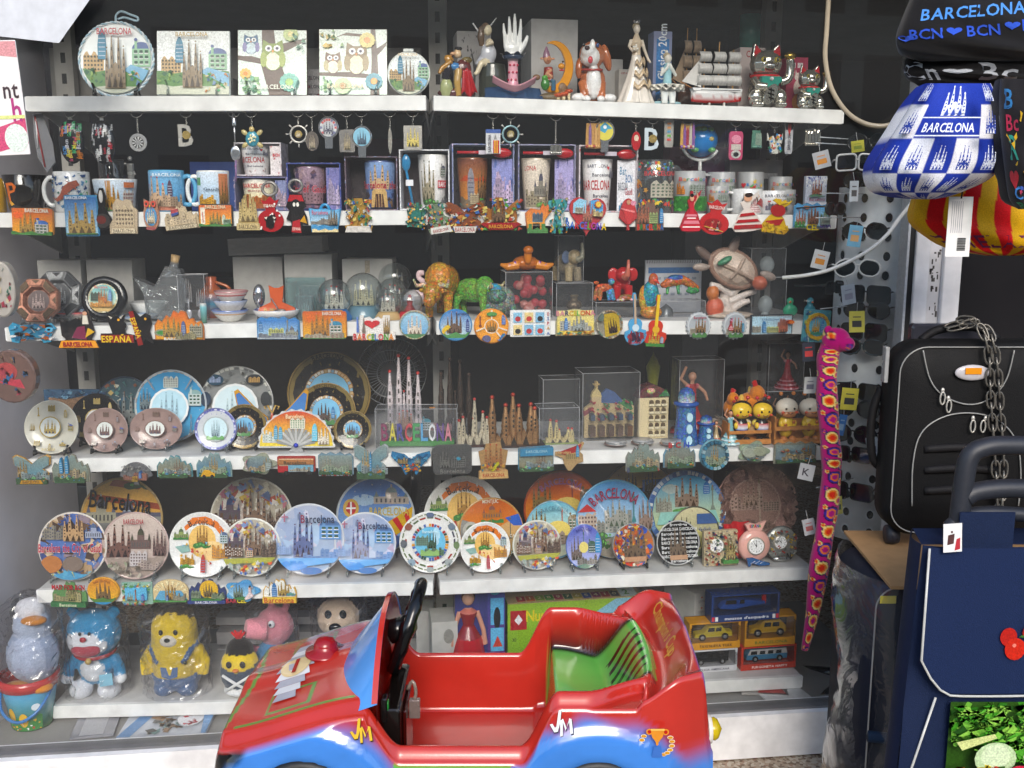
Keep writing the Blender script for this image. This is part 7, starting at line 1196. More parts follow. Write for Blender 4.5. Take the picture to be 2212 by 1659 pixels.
def lady3(label,q,qt,ins,c1,c2,row=4,zo=0):
 def f(mb,k):
  mb.lathe([(26*k,0),(20*k,14*k),(10*k,38*k),(7*k,52*k)],c1,14);mb.tube([(0,0,44*k),(0,0,58*k),(0,0,74*k)],[8*k,7*k,6*k],c1);mb.tube([(0,0,72*k),(0,0,80*k)],3*k,'c89070');mb.ell((0,0,85*k),(6*k,6*k,7*k),'c89070');mb.ell((1*k,3*k,88*k),(7*k,6*k,7*k),'241814')
  mb.tube([(-7*k,0,72*k),(-18*k,-2*k,82*k),(-10*k,-2*k,100*k)],[3*k,2.6*k,2*k],'c89070');mb.tube([(7*k,0,72*k),(18*k,-4*k,62*k),(22*k,-6*k,50*k)],[3*k,2.6*k,2*k],'c89070');mb.ell((7*k,0,71*k),4*k,c2);mb.ell((-7*k,0,71*k),4*k,c2)
 p,h,s,yaw=on(row,q,qt,ins);t=thing('dancer_figurine',label,'figurine',p+Vector((0,0,zo)),yaw,'flamenco dancer figurines');k=(h-zo)/102;organic(t,'body',lambda mb:f(mb,k),'gloss',.0013)
 mb=MB()
 for j in range(3):r_=(25-6*j)*k;zz=(3+9*j)*k;mb.sheet(lambda u,v:((r_+2*k+v*3*k)*(1+.05*sin(u*2*pi*11))*sin(u*2*pi),-(r_+2*k+v*3*k)*(1+.05*sin(u*22*pi))*cos(u*2*pi),zz+6*k-v*6*k),60,3,c2,True,lambda u,v:c2 if v>.6 else c1)
 mb.build('ruffle','gloss',t);return t
lady3('red dancer figurine with raised arm behind the blue mosaic tower',1492,788,.17,'a81c24','c86068')
p,h,s,yaw=on(4,1478,845,.07)
for l_,q_,qt_,W_ in(('tall blue mosaic lighthouse like tower ornament',1480,835,24),('small blue mosaic tower ornament beside the tall one',1524,896,17)):
 p,h,s,yaw=on(4,q_,qt_,.06);t=thing('mosaic_tower',l_,'ornament',p,yaw,'blue mosaic tower ornaments');r=W_*s;mb=MB();mb.lathe([(r*1.15,0),(r*1.1,h*.1),(r*.9,h*.4),(r*.85,h*.66)],'3a6aa8',20);mb.build('shaft','mosaic',t)
 mb=MB();mb.lathe([(r*.86,h*.66),(r*1.15,h*.69),(r*1.15,h*.73),(r*.8,h*.74)],'28509a',20);mb.build('balcony','gloss',t);mb=MB();mb.lathe([(r*.75,h*.74),(r*.75,h*.88),(r*.5,h*.96),(0,h)],['c8d0d0','3a6aa8','28509a','28509a'],16);mb.build('lantern','mosaic',t)
 mb=MB()
 for zz in(.1,.3,.5):mb.prism([(r*(.28*x),h*(zz+.08*z))for x,z in circ(10)],-r*1.13,-r*.8,'b8dce8')
 mb.build('window_set','gloss',t)
lady3('small dancer figurine in red and cream between the blue tower and blue dancer',1546,905,.06,'b8a078','b02830');lady3('dancer figurine in pale blue dress with raised arms',1576,880,.05,'7ab0b8','c8dce0')
def hen(label,q,qt,ins,zo,rz=0):
 return animal(label,q,qt,ins,lambda mb,k:(mb.ell((0,6*k,34*k),(34*k,36*k,32*k),'d87c14'),mb.ell((-10*k,-12*k,66*k),(20*k,20*k,22*k),'d87c14'),mb.ell((-14*k,-30*k,62*k),(5*k,8*k,5*k),'c03020'),mb.tube([(-12*k,-8*k,82*k),(-10*k,-4*k,96*k),(0,0,90*k)],[7*k,7*k,5*k],'c01c1c'),mb.ell((26*k,10*k,60*k),(10*k,6*k,18*k),'e0b850'),mb.ell((-6*k,-31*k,72*k),2.5*k,'111')),'toy_hen','plush',100,rz,zo,4,.0018,'toy hen','toy hens on a nest')
hen('left orange toy hen with red comb sitting on the feather nest',1584,838,.12,.052);hen('right orange toy hen turned sideways on the feather nest',1622,820,.14,.052,1.1)
p,h,s,yaw=on(4,1600,882,.12);t=thing('feather_nest','white feather nest with eggs under the toy hens','nest',p,yaw);mb=MB();rr=random.Random(6)
for i in range(260):a=rr.random()*6.28;r=.03+.036*rr.random();x,y,z=r*cos(a)*1.15,r*sin(a)*.8,.036+.014*rr.random();d=rr.random()*6.28;mb.add([(x,y,z),(x+.016*cos(a+.4*sin(d)),y+.016*sin(a),z+.01*sin(d)),(x+.012*cos(a+.5),y+.012*sin(a+.5),z+.006)],[(0,1,2)],'dcd4c8' if i%3 else 'b8a890')
mb.build('feathers','plush',t);mb=MB();mb.lathe([(.02,0),(.05,.016),(.066,.036),(.04,.044),(0,.04)],'b08c60',24);mb.build('straw_cup','wood',t)
for x in(-.006,.022):mb=MB();mb.ell((x,-.05,.052),(.013,.01,.01),'e0d060' if x>0 else 'e8d8b0');mb.build('egg','gloss',t)
for l_,a_,b_,qt_ in(('left wooden crate holding two bee dolls',1571,1668,914),('right wooden crate holding two giraffe dolls',1670,1777,900)):
 p,h,s,yaw=on(4,(a_+b_)/2,qt_,.03);w_=(b_-a_)*s;t=thing('wooden_crate',l_,'crate',p,yaw,'small wooden crates');cc='b87838'
 for nm,bx in(('rail',(-w_/2,0,.002,w_/2,.004,.016)),('rail',(-w_/2,0,h*.52,w_/2,.004,h*.66)),('back',(-w_/2,.05,.002,w_/2,.054,h*.8)),('side',(-w_/2,.0041,.001,-w_/2+.004,.0499,h)),('side',(w_/2-.004,.0041,.001,w_/2,.0499,h)),('bottom',(-w_/2+.0041,.0041,.001,w_/2-.0041,.0499,.004))):mb=MB();mb.box(*bx,cc,bev=.0006);mb.build(nm,'wood',t)
def doll(label,q,bee):
 p,h,s,yaw=on(4,q,858 if bee else 848,.05);t=thing('doll',label,'doll',p+Vector((0,.006,.004)),yaw,'wooden headed dolls in crates');k=h/110;c1='1c1a18' if bee else 'd8b028';fc='e8c030' if bee else 'e8dcc8'
 mb=MB();mb.ell((0,0,34*k),(17*k,15*k,26*k),'1c1a18' if bee else 'e0b828',16,12)
 if bee:mb.lathe([(16.2*k,30*k),(17.4*k,36*k),(16.5*k,46*k)],['3a58a8','e8e8f0','c84848'],16)
 for d in(-1,1):mb.ell((d*10*k,-14*k,8*k),(8*k,9*k,7*k),c1 if bee else 'b87038');mb.ell((d*15*k,-8*k,40*k),(5*k,6*k,8*k),'e8c030')
 if not bee:
  for a in range(6):mb.ell((12*k*cos(a*2.1),-13*k,(26+6*a%22)*k),(4*k,2.5*k,4*k),'b86828',8,5)
 mb.build('body','gloss',t);mb=MB();mb.ell((0,0,74*k),(24*k,20*k,20*k),fc if bee else 'e8dcc8',20,14);
 if bee:mb.ell((3*k,5*k,78*k),(24*k,18*k,19*k),'241c18',18,12)
 else:mb.ell((0,-13*k,62*k),(17*k,8*k,9*k),'b87848')
 for d in(-1,1):mb.ell((d*9*k,-19*k,74*k),2.4*k,'111');mb.ell((d*15*k,-16*k,66*k),(4*k,3*k,3*k),'d85a38')
 for d in(-1,1):mb.tube([(d*10*k,0,90*k),(d*14*k,0,102*k)],1.2*k,'222');mb.ell((d*14*k,0,104*k),4.5*k,'c02420' if bee else 'c87838')
 mb.tube([(-6*k,-20*k,66*k),(0,-21*k,63*k),(6*k,-20*k,66*k)],1*k,'633',5);mb.build('head','gloss',t)
doll('left bee doll with red antenna balls in the left crate',1600,True);doll('right bee doll with red antenna balls in the left crate',1645,True);doll('left giraffe doll with pale round head in the right crate',1697,False);doll('right giraffe doll with pale round head in the right crate',1747,False)
t,w_,hb_=clearbox('lower clear box with a dancing couple behind the giraffe dolls',4,1652,1746,846,.14,.07);clearbox('upper clear box with a red flamenco dancer',4,1652,1732,742,.14,.07,zoff=hb_+.001)
lady3('yellow dressed dancer of the couple inside the lower clear box',1680,858,.17,'c09a28','d8c070');lady3('dark suited dancer of the couple inside the lower clear box',1706,852,.175,'1c1a1c','2a2828');lady3('red flamenco dancer inside the upper clear box',1694,752,.165,'a8182c','d88a94',zo=hb_+.003)
p,h,s,yaw=on(4,1408,760,.3);mb=MB();mb.lathe([(.02,0),(.012,h*.5),(.02,h*.8),(0,h)],'8a8c2a',12);t=solo('feather_toy',mb,'plush','dim yellow green feathery toy at the back behind the corner house model','toy');t.location=p
# edge magnets of the fourth shelf
CT="sky:{}-8a9c98;sag:{},-.6,.5,1.3,{},a84,443;city:{},-.7,1.5,.8,{},445;b:-1,-.62,3c5a3c,.08;sh:10,-.8,-.8,.8,-.5,c84|48a|8c8,.08,{}"
def E4(label,q,y,w,h,sh,base,i,lt=None,extra_='',m='foil',rot=0):magnet(label,q,y,w,h,sh,base,CT.format(['4a88a0','7a8070','3a80a8','8a7c58','5a7088','7a7060'][i%6],round(-.5+.25*(i%5),2),['a88a58','98988a','b09868','8a7a6a'][i%4],round(.2-.1*(i%3),2),['8a9898','a89878','98a890'][i%3],i)+extra_,rot,lt,m=m)
E4('gold edged butterfly magnet with blue city pictures at the far left',72,1012,82,64,'butter','b88a38',0,None,';p:-.6,-.95,.6,-.95,.5,-.7,-.5,-.7,c8901c;t:BARCELONA,0,-.82,.2,543,.9')
E4('glittery city magnet with blue skyscrapers and wavy edge',154,1010,80,62,'city','8a8a7a',1,None,';agb:-.4,-.3,.16,1.1,3a90c0;agb:-.1,-.3,.16,1.2,3a90c0')
magnet('small dark fan magnet with city scene hanging low',295,1022,72,50,'fan','6a6a6c',"sh:30,-.9,.2,.9,.7,b0b0a8|8a8c8c,.08,3;city:0,-.5,1.4,.7,a06a58,444;mil:0,-.6,.3,.5,d0a838,643;agb:.35,-.3,.14,.6,3a70b0",m='foil')
E4('turquoise hill shaped skyline magnet',378,1006,76,48,'city','5a98a0',3);E4('city magnet with a small yellow car',463,1003,76,54,'city','8aa8a8',2,None,';p:-.7,-.85,.1,-.85,.1,-.6,-.1,-.5,-.2,-.35,-.5,-.35,-.6,-.55,e0a81c;o:-.5,-.85,.1,.14,222;o:-.05,-.85,.1,.14,222')
E4('pale green magnet with a lady, wavy house and bullet tower',560,1001,82,50,'cloud','a0a490',4,None,';lady:-.65,-.8,.4,1.5,b8a8a0;agb:.6,-.7,.4,1.2,8a9488')
magnet('red open top double decker bus magnet with city windows',641,1002,82,46,'bus','a84038',"r:-.9,-.1,.9,.55,d8c8a0;city:0,-.5,1.6,.5,8aa0a8,445;r:-.95,.05,.95,.5,b87a48;r:-.98,-.7,-.4,-.1,b82028;r:-.4,-.65,.9,.0,7ab0c8;city:.2,-.6,1.1,.5,b0a898,455;o:-.5,-.75,.14,.22,1a1a1a;o:.7,-.75,.14,.22,1a1a1a;t:Barcelona,0,.28,.3,443,1.2",0,m='foil')
E4('blue city magnet with grey BARCELONA letters below',726,1000,76,50,'postc','7a98a8',5,('BARCELONA',0,-.85,.38,'98a0a8|b04040|98a0a8',1.9));E4('turquoise silver butterfly magnet with blue centre',802,995,76,76,'butter','a8b0b0',6,None,';agb:0,-.5,.1,1.1,3a90c0')
magnet('blue and gold wide winged butterfly magnet near the bay joint',888,998,86,58,[(0,.2),(.3,.6),(.95,.85),(1,.5),(.7,0),(.45,-.45),(.3,-.95),(.2,-.9),(.15,-.5),(0,-.7),(-.15,-.5),(-.2,-.9),(-.3,-.95),(-.45,-.45),(-.7,0),(-1,.5),(-.95,.85),(-.3,.6)],'2878a8',"sh:26,-.8,.1,.8,.6,3a98c8|58b0d8|1c5a88,.13,2;sh:20,-.5,-.6,.5,-.1,d87828|e0b030|b84020,.1,4;city:-.4,0,.5,.5,a08858,443;sag:.35,.0,.3,.5,98988a,888,444",0,m='foil')
magnet('dark pewter oval magnet with raised skyline and script',977,992,84,66,'soft','5c5c5c',"sag:-.4,-.5,.5,1.1,7c7c78,7c7c78,333;mil:.3,-.5,.7,.8,7a7a78,333;o:.3,.1,.1,.1,4ac;t:Barcelona,0,-.7,.3,8a8a84,1.3",0,m='antique')
magnet('ornate scroll magnet with church, lizard and BARCELONA ribbon',1065,993,64,80,[(-1,-1),(1,-1),(1,-.6),(.8,-.5),(1,.5),(.6,.6),(.5,1),(-.5,.9),(-.6,.6),(-1,.5),(-.8,-.5),(-1,-.6)],'b08a58',"sag:0,-.4,1.2,1.35,a87040,b84830,543;sh:20,-.8,-.5,.8,-.2,3a8aa0|c86030|e0b040,.1,3;gecko:.1,-.3,.6,c8c020,c8c020;p:-1,-.98,1,-.98,.95,-.6,-.95,-.6,d0a868;t:BARCELONA,0,-.78,.2,b03020,1.5",0,m='foil')
E4('blue rectangular metal magnet with BARCELONA at the top',1157,990,80,58,'wavy','4a88a8',3,None,';r:-.9,.3,.9,.9,3a88b0;t:BARCELONA,0,.65,.2,a8d0e0,1.2')
magnet('red and gold Spain map shaped magnet',1230,985,64,64,'map_','b89868',"p:-.9,.3,.8,.85,.6,.4,-.2,.1,a82428;mil:.1,-.2,.8,.5,b8a068,543;agb:.5,0,.2,.8,3a98c8;t:Barcelona,-.4,.35,.2,e0c080,.9",0,m='foil')
E4('pewter city magnet with BARCELONA letters, left of the blue city magnet',1388,986,76,62,'city','8a8c84',1,('BARCELONA',0,-.85,.34,'48506a|6a7080|b04038',1.9));E4('blue city magnet with red and blue scattered letters',1467,980,72,58,'city','6a98b0',5,('B C N',-.1,.75,.4,'b02c30|2c4ab0|b02c30',1.3))
E4('round turquoise magnet with city ring',1541,981,66,68,'round','6aa0b0',2,None,';rg:20,.75,.95,4a90b0|a8c8d0|3a708a');E4('pale green skyline magnet with domes',1626,975,78,50,'cloud','98a890',3,None,';o:-.3,0,.4,.4,a8b0a0;o:.3,.1,.4,.4,a0a890');E4('wide grey brown skyline magnet at the right end',1716,976,96,48,'postc','8c8c7c',4,None,';sh:16,-.8,-.2,.8,.4,a85038|c0a060|6a8a98,.1,9')
# ================================================================ fifth shelf: ceramic plates and clocks
def P5(label,q,qt,ins,rim,spec,**k):return plate(label,5,q,qt,ins,rim,spec,**k)
WH5="p:-.55,.55,-.3,.82,.1,.86,.45,.72,.7,.4,.78,.15,.62,.2,.4,.5,.1,.66,-.25,.62,-.5,.42,d8701c;t:Barcelona,0,.71,.2,3a2414,.85,.95;o:0,.1,.42,.5,e8bc68;o:.3,-.2,.5,.3,f0d090;sag:0,-.05,.34,.75,a87c38,a63,432;tree:0,-.12,.5,.28,3c7a3c;dome:-.62,.2,.42,.34,8a9a58,564;b:.16,.22,3c7a3c,.02,-.85,-.4;p:-.8,-.05,-.4,.02,-.35,-.2,-.6,-.25,8ab0a8;city:-.42,-.6,.44,.4,b88a28,543;tree:-.42,-.7,.4,.18,4a8a3c;city:.58,-.4,.5,.6,c88a38,566;bat:.7,.05,.24,.4,a8b8c0,568;agb:.08,-.82,.14,.55,b84038,68a;sh:16,-.6,-.6,.75,.1,7ab0d0|c84838|e0b040,.05,3"
MOS5="sky:b8b0a0;rg:34,.8,.99,c8a840|b86a78|8a9ac8|d8c060|a8604c|6a8ab0;sh:50,-.8,.35,.8,.8,d0b048|b87080|7a90c0|e0d8c0|a8503c,.11,5;sky2:0,0,1"
MOS5="sky:b4ac9c;sh:70,-.9,.3,.9,.9,d0b048|b87080|7a90c0|e0d8c0|a8503c,.12,5;sh:60,-.7,-.1,.7,.45,e4e0d8|d0c8c0|c8b8b0,.1,8;dome:-.5,.0,.5,.6,5a4c58,2a3a68;city:-.55,-.3,.6,.55,6a4c38,e8e0d8;sag:.1,-.25,.55,1.05,7a6250,754,322;city:.65,-.3,.5,.8,68584c,322;bat:0,-.3,.24,.35,c8a080,668;p:-.9,-.35,.9,-.3,.7,-.5,-.2,-.5,-.8,-.55,a8a848;sh:40,-.3,-.85,.8,-.45,5878c0|d86038|e0c850|e4e4e4,.08,9;sh:16,-.8,-.8,-.3,-.5,c8c4c0|98a8a0,.09,2"
P5('large sunset plate with black Barcelona script at the back left',265,1040,.2,'b89a60',"sky:c88838-e0b050;b:-1,.15,5a5a70,.0;b:-1,.05,8a8a88;p:-1,.5,1,.2,1,.35,-1,.65,a04828;p:-.2,.95,.6,.85,.4,.7,-.3,.8,a85a38;dome:-.5,-.1,.7,.7,a8a490,667;agb:.15,-.35,.3,.8,6a6a80;city:-.5,-.5,1.0,.4,989488,444;tree:.5,.7,.8,.3,4a5a3a;t:Barcelona,0,.42,.42,1a1614,1.5,0,0,-.12",inner=.96,rel='ceramic')
P5('plate with collage of monuments and red lettering about the City of Gaudi, leftmost in front',160,1114,.055,'d8d0c8',"sky:5a7ab0-4a68b0;sh:60,-.95,-.95,.95,.95,6a5040|a88c6a|3a4a80|c8b498|8a7a88|4a3830,.22,6;city:-.55,.2,.6,.6,8a8478,445;sag:.05,.15,.6,.8,b8946a,a86,432;dome:.65,.25,.5,.5,98a0b8,568;o:-.55,-.5,.3,.25,b0703c;o:.05,-.5,.3,.22,7a6a60;b:-1,-.75,4a90b8,.06;sh:14,-.7,-.9,.7,-.7,c8c060|58a0c0,.08,2;t:Barcelona the City of Gaudi,0,-.03,.27,e8c8c8,1.84;t:Barcelona the City of Gaudi,0,-.03,.24,b02434,1.82",inner=.95)
P5('plate with sepia drawing and red BARCELONA title, second in front',295,1114,.055,'b8a09a',"sky:b09c94-cabab0;b:-1,-.3,9a8a80,.1;sag:-.5,-.35,.7,1.0,6c4c44,543,322;dome:.15,-.1,.6,.7,6a5450,443;sag:.72,-.3,.4,.8,6c5450,543,322;mil:.1,-.6,.5,.5,c0b8b8,655;city:.5,-.7,.8,.4,a89890,544;sh:24,-.8,-.85,.2,-.5,8a9078|b0a898|786c60,.09,3;t:BARCELONA,0,.72,.15,a83038,.6",inner=.95)
P5('white plate with orange Barcelona ribbon, third in front',438,1114,.06,'e6e6e4',WH5,inner=.95)
P5('large mosaic edged plate with drawn church behind the third and fourth plates',545,1040,.18,'b0a888',MOS5,inner=.97,rimc='e0dcd0')
P5('smaller mosaic plate with drawn church and white rim, fourth in front',545,1126,.06,'e0e0d8',MOS5,inner=.93)
SB="sky:9cb4d0-a8b0c8;sh:20,-.9,-.4,.9,.9,a8c0dc|c8c8dc|98a8c8|b8a8c0,.3,4;sag:-.15,-.5,.55,1.3,5c6c98,657,334;bat:.6,.0,.6,.6,6a98cc,57a;city:.4,-.6,1.1,.4,7898c8,57a;city:-.7,-.4,.5,.4,8aa0c8,68a;p:-.9,-.5,.9,-.5,.9,-.6,-.2,-.75,-.9,-.7,6aa8e0;o:-.4,-.7,.4,.14,4a90d8;o:.1,-.85,.3,.1,3a70b0;t:Barcelona,.28,.58,.22,8a3a50|3a4258|3a4258|3a4258|3a4258|3a4258|3a4258|3a4258|3a4258,.95;r:-.66,.5,-.62,.78,a86a80;r:-.74,.62,-.54,.66,a86a80"
P5('larger iridescent silver blue plate with Barcelona in serif letters',668,1096,.06,'c8ccd4',SB,inner=.97,m='gloss',rel='gloss');P5('smaller iridescent silver blue plate right of its larger twin',790,1114,.06,'c8ccd4',SB,inner=.97,m='gloss',rel='gloss')
P5('large blue plate with domed palace, coat of arms and striped ribbon behind',812,1038,.2,'b8c0c8',"sky:8ab0dc-3a6ab8;o:-.3,.4,.3,.15,a8c4e0;o:.5,.1,.4,.15,b8cce0;dome:.4,.3,.9,.5,b0a498,788;o:-.62,.2,.2,.24,d0a848;o:-.62,.2,.13,.17,b82c30;r:-.64,.04,-.6,.36,eee;r:-.74,.18,-.5,.22,eee;p:.0,-.35,.95,.25,.9,-.25,.5,-.5,c8a018;p:.1,-.28,.25,-.2,.55,-.5,.45,-.5,b82020;p:.42,-.1,.55,-.02,.75,-.36,.65,-.42,b82020;p:.7,.08,.82,.16,.9,-.2,.82,-.26,b82020;b:-1,-.5,3c5a98;city:-.5,-.4,.8,.3,8890a8,456;t:BARCELONA,.35,.12,.2,c8b048,1.0",inner=.97)
P5('white plate with vine border and small blue centre picture',930,1112,.06,'e2e2e0',"sky:e0e0de;rg:20,.76,.82,5a6a4a|9a3a30|4a4a58|e0e0de;rg:26,.88,.92,6a7a50|8a8a78;o:0,.88,.13,.09,5a6a88;o:.7,.5,.12,.12,6a7888;o:-.7,.5,.12,.12,8a5040;o:.85,-.1,.1,.12,6a8058;o:-.85,-.05,.11,.13,5a6068;o:.6,-.65,.13,.12,98a0a0;o:-.6,-.65,.13,.12,8aa0b0;o:0,-.88,.12,.09,98a0a0;rg:40,.5,.6,b83030|4a6ab0|e0a040|e0e0de|3a5a50;o:0,0,.5,.5,6ab8dc;o:.2,.2,.12,.3,b0d8ec;sag:.05,-.2,.3,.6,3c5a48,454,232;mil:-.25,-.1,.4,.35,6a8878,344;city:.1,-.4,.7,.3,5a7a60,243;b:-.42,-.25,88b068,.05,-.3,.3;t:Barcelona,0,.36,.1,c8e8f0,.5",inner=.96)
P5('large white plate with orange Barcelona ribbon behind the vine border plate',1005,1036,.17,'dcdcd8',WH5,inner=.95)
P5('small white plate with orange Barcelona ribbon, in front of the sunset segment plate',1049,1134,.05,'e8e8e6',WH5,inner=.95)
P5('sunset segment plate with stadium, hill palace and beach pictures',1062,1082,.12,'b88a48',"sky:d8901c-c05818;p:-1,.4,-.3,.15,-.1,-.6,-.9,-.6,8a8a88;o:-.62,-.02,.26,.3,b0b0a8;o:-.62,-.02,.16,.2,5c6a58;dome:.05,.35,.6,.45,a86a28,854;p:.3,.1,1,.5,1,-.5,.5,-.7,c8a068;p:.45,.35,1,.5,1,.1,.7,.1,2a5ab8;clm:.6,-.3,.1,.7,5a5a50;b:.2,.3,3c7a3c,.03,-.3,.4;o:-.05,-.3,.46,.5,d88a20;sag:-.05,-.3,.4,.7,8a6a30,964,432;t:MONTJUIC,.0,.88,.11,e8e0c8,.5;t:CASA,.72,-.2,.1,e8e0d0,.3",inner=.97)
OB="sag:-.5,.0,.5,.75,8a7440,864,432;clm:.3,.0,.14,.75,7a4038,3a7a6a;bat:.7,.0,.4,.55,8a8070,764;o:.15,.0,.42,.3,e0c868;agb:.95,.1,.14,.5,3a70a8;city:.1,-.5,1.6,.6,98887a,554"
P5('large orange sunset plate with column monument at the back',1214,1024,.22,'a84818',"sky:e0a020-c8401c;"+OB+";t:BARCELONA,0,.72,.16,a86a9a,1.2,.9",inner=.98)
P5('light blue plate with column monument in front of the orange one',1197,1088,.13,'6a9ab0',"sky:e0e4c8-5ab0cc;"+OB.replace('7a4038','a8482c')+";t:BARCELONA,0,.74,.15,5a8aa0,1.1,.9",inner=.98)
P5('small plate with white rim and drawn mosaic church, beside the purple blue oval',1160,1130,.055,'d8d8d0',MOS5,inner=.93)
P5('large blue plate with fancy red BARCELONA lettering and cathedral',1328,1044,.12,'4a90b8',"sky:d0e4ec-2c84c4;mil:-.7,-.35,.5,.6,b8a898,655;p:-.95,.2,-.45,.2,-.7,.4,b83838;city:0,-.35,.9,.7,a0a098,566;sag:.05,-.2,.5,.7,989890,888,454;clm:.5,-.1,.12,.75,3a7a80;sag:.8,-.3,.35,.85,8a7468,a86,432;tree:-.3,-.55,.5,.35,4a6a4c;b:-1,-.5,8a8478,.06;tree:-.3,-.75,.3,.4,3a5a38;t:BARCELONA,0,.66,.26,8a2040,1.35,.95",inner=.98)
P5('dark plate with hill silhouettes partly hidden at the back',1382,1002,.26,'3a3428',"sky:7a7460-b08830;p:-1,.3,1,.3,1,-.2,-1,-.2,2c3028;p:.1,.5,.9,.5,.9,.2,.1,.2,2a5a98;sag:-.2,.2,.3,.5,3a3828,3a3828,222;sag:.3,.2,.3,.5,3a3828,3a3828,222",st=None,inner=.96)
P5('small oval plate with purple blue sky and dark church',1261,1138,.05,'5a78c0',"sky:b8c0e8-3c50b8;sag:-.4,-.6,.6,1.1,786c68,665,332;clm:.0,-.2,.12,.9,3a6a68;o:.0,-.05,.25,.25,e0d078;bat:.45,-.3,.4,.6,5a7070,465;agb:.75,-.3,.25,.9,3a90c8;city:.2,-.8,1.2,.5,888480,443;b:-1,-.8,3a6a50,.05;t:BARCELONA,0,.8,.14,2a3a88,.9,.9",inner=.97,qw=80)
P5('round coaster like plate with colourful triangles around bronze church',1368,1136,.05,'8a8a88',"sky:a86a38;sh:150,-.95,-.95,.95,.95,c83820|e0a828|2c50b0|e0d8c0|d86828|38488a,.13,3;sag:0,-.6,1.0,1.4,6c5844,5c4a3a,3a2c24;r:-.5,-.72,.5,-.5,b88a68",st='black',inner=.96)
P5('round black coaster like plate covered in white Barcelona words',1464,1130,.05,'b0b0b0',"sky:141416;"+';'.join(f"t:{['Barcelona', 'BARCELONA', 'Barcelona'][i % 3]},{x},{.8-.2*i:.2f},.13,e0e0e0,.8" for i in range(9)for x in((-.35,.5)if i not in(0,8)else(.05,)))+";sag:0,-.65,.75,1.35,6a5a4a,5a4a3c,382c24;r:-.4,-.75,.4,-.55,b89070",inner=.96)
P5('large blue and green plate with blue mosaic rim, church and España script',1484,1024,.15,'5a80b8',"o:0,0,.98,.98,3a68a8;rg:60,.88,.98,c8d0d8|3a60a0|6a90c0;o:0,0,.88,.88,d8d868-3a98cc;o:-.4,.55,.22,.12,a8b8b8;sag:.0,.1,.6,.72,8a7464,964,432;clm:.65,.0,.14,.6,78847a;agb:.5,.4,.16,.3,3a70b0;city:-.6,.0,.4,.5,98988c,554;tree:0,-.05,.7,.2,4a8a3c;p:-.8,-.3,.8,-.3,.7,.0,-.7,0,8ac0b8;t:España,.15,-.12,.2,283878,.6;t:BARCELONA,0,-.32,.22,283878,1.0;city:0,-.85,1.1,.4,a89a8a,554",inner=.99)
P5('small segment plate in black and yellow behind the black coaster',1500,1100,.1,'48483c',"sky:5a6a4a-d0c8a0;sag:-.4,-.2,.6,.8,3a3828,332,222;mil:.4,-.2,.5,.4,888,333;p:.1,.3,.9,.3,.9,.7,.1,.7,3a5a90;o:0,-.3,.4,.4,c8c078;sag:0,-.6,.4,.6,3a3020,332,222",inner=.95,st=None)
p,h,s,yaw=on(5,1632,1008,.16);t=plate('big bronze pink relief plate with rough rim and column monument',5,1632,1010,.16,'8c6860',"o:0,0,.66,.66,b09084;o:0,0,.62,.62,9a786c;city:-.2,-.1,.8,.5,a88c80,543;sag:-.1,.0,.4,.6,a48878,a48878,543;clm:.1,-.6,.16,1.2,b09888;mil:.38,-.15,.4,.3,a08478,443;city:0,-.55,.9,.3,8a6c60,432;sh:60,-.95,-.95,-.65,.95,a07c70|7a584e,.12,5;sh:60,.65,-.95,.95,.95,a07c70|7a584e,.12,6;sh:30,-.6,.7,.6,.95,a07c70|7a584e,.12,7;sh:30,-.6,-.95,.6,-.7,a07c70|7a584e,.12,8",m='antique',rel='antique',inner=.99,st=None)
def clock(t,x,z,r,y):
 mb=MB();mb.lathe([(r*1.15,y+.004),(r*1.15,y-.003),(r,y-.004)],'c8c0b0',24,(x,0,z),'y');mb.build('bezel','metal',t);mb=MB();c=CV(mb,x,z,r,r,y-.0032,circ(24));c.poly(circ(24),'eee')
 for i in range(12):a=i*pi/6;c.poly([(cos(a)*.7-.05,sin(a)*.7-.06),(cos(a)*.7+.05,sin(a)*.7-.06),(cos(a)*.7+.05,sin(a)*.7+.06),(cos(a)*.7-.05,sin(a)*.7+.06)],'333')
 c.poly([(-.05,-.1),(.05,-.1),(.02,.65),(-.02,.65)],'111');c.poly([(.0,-.1),(.08,-.05),(-.3,.5),(-.36,.46)],'111');mb.build('clock_face','print',t)
p,h,s,yaw=on(5,1556,1148,.04);t=thing('square_clock','square mosaic table clock with gold church relief','clock',p+Vector((0,0,.001)),yaw,'small souvenir clocks',-.1);w_=76*s;mb=MB();mb.box(-w_/2,-.004,0,w_/2,.012,h,'b8a888',bev=.002);c=CV(mb,0,h/2,w_/2,h/2,-.0045,rect(-.97,-.97,.97,.97),th=.001);c.draw("sh:150,-.95,-.95,.95,.95,d8cca8|b84030|3c6a50|c8b890|2a3a68|e0d8c0,.08,5;sag:.45,-.6,.5,1.2,a89860,a98,543;b:-.8,-.6,4a8a40,.05,.0,.9");mb.build('body','resin',t);clock(t,-w_*.14,h*.58,w_*.2,-.006)
p,h,s,yaw=on(5,1628,1128,.04);t=thing('purse_clock','pink round purse shaped clock with blue spotted shoe at its foot','clock',p+Vector((0,0,.001)),yaw,'small souvenir clocks',-.08);r=37*s;mb=MB();mb.lathe([(0,-.012),(r*.6,-.012),(r*.9,-.008),(r,0),(r*.9,.008),(0,.01)],'e0a89c',28,(0,0,r*1.12),'y');mb.prism([(-r*.4,r*2),(r*.4,r*2),(r*.7,h),(r*.1,h*.93),(-r*.3,h*.97),(-r*.6,h*.93)],-.008,.004,'e0a89c',bev=.002);mb.build('body','gloss',t);clock(t,0,r*1.15,r*.46,-.014)
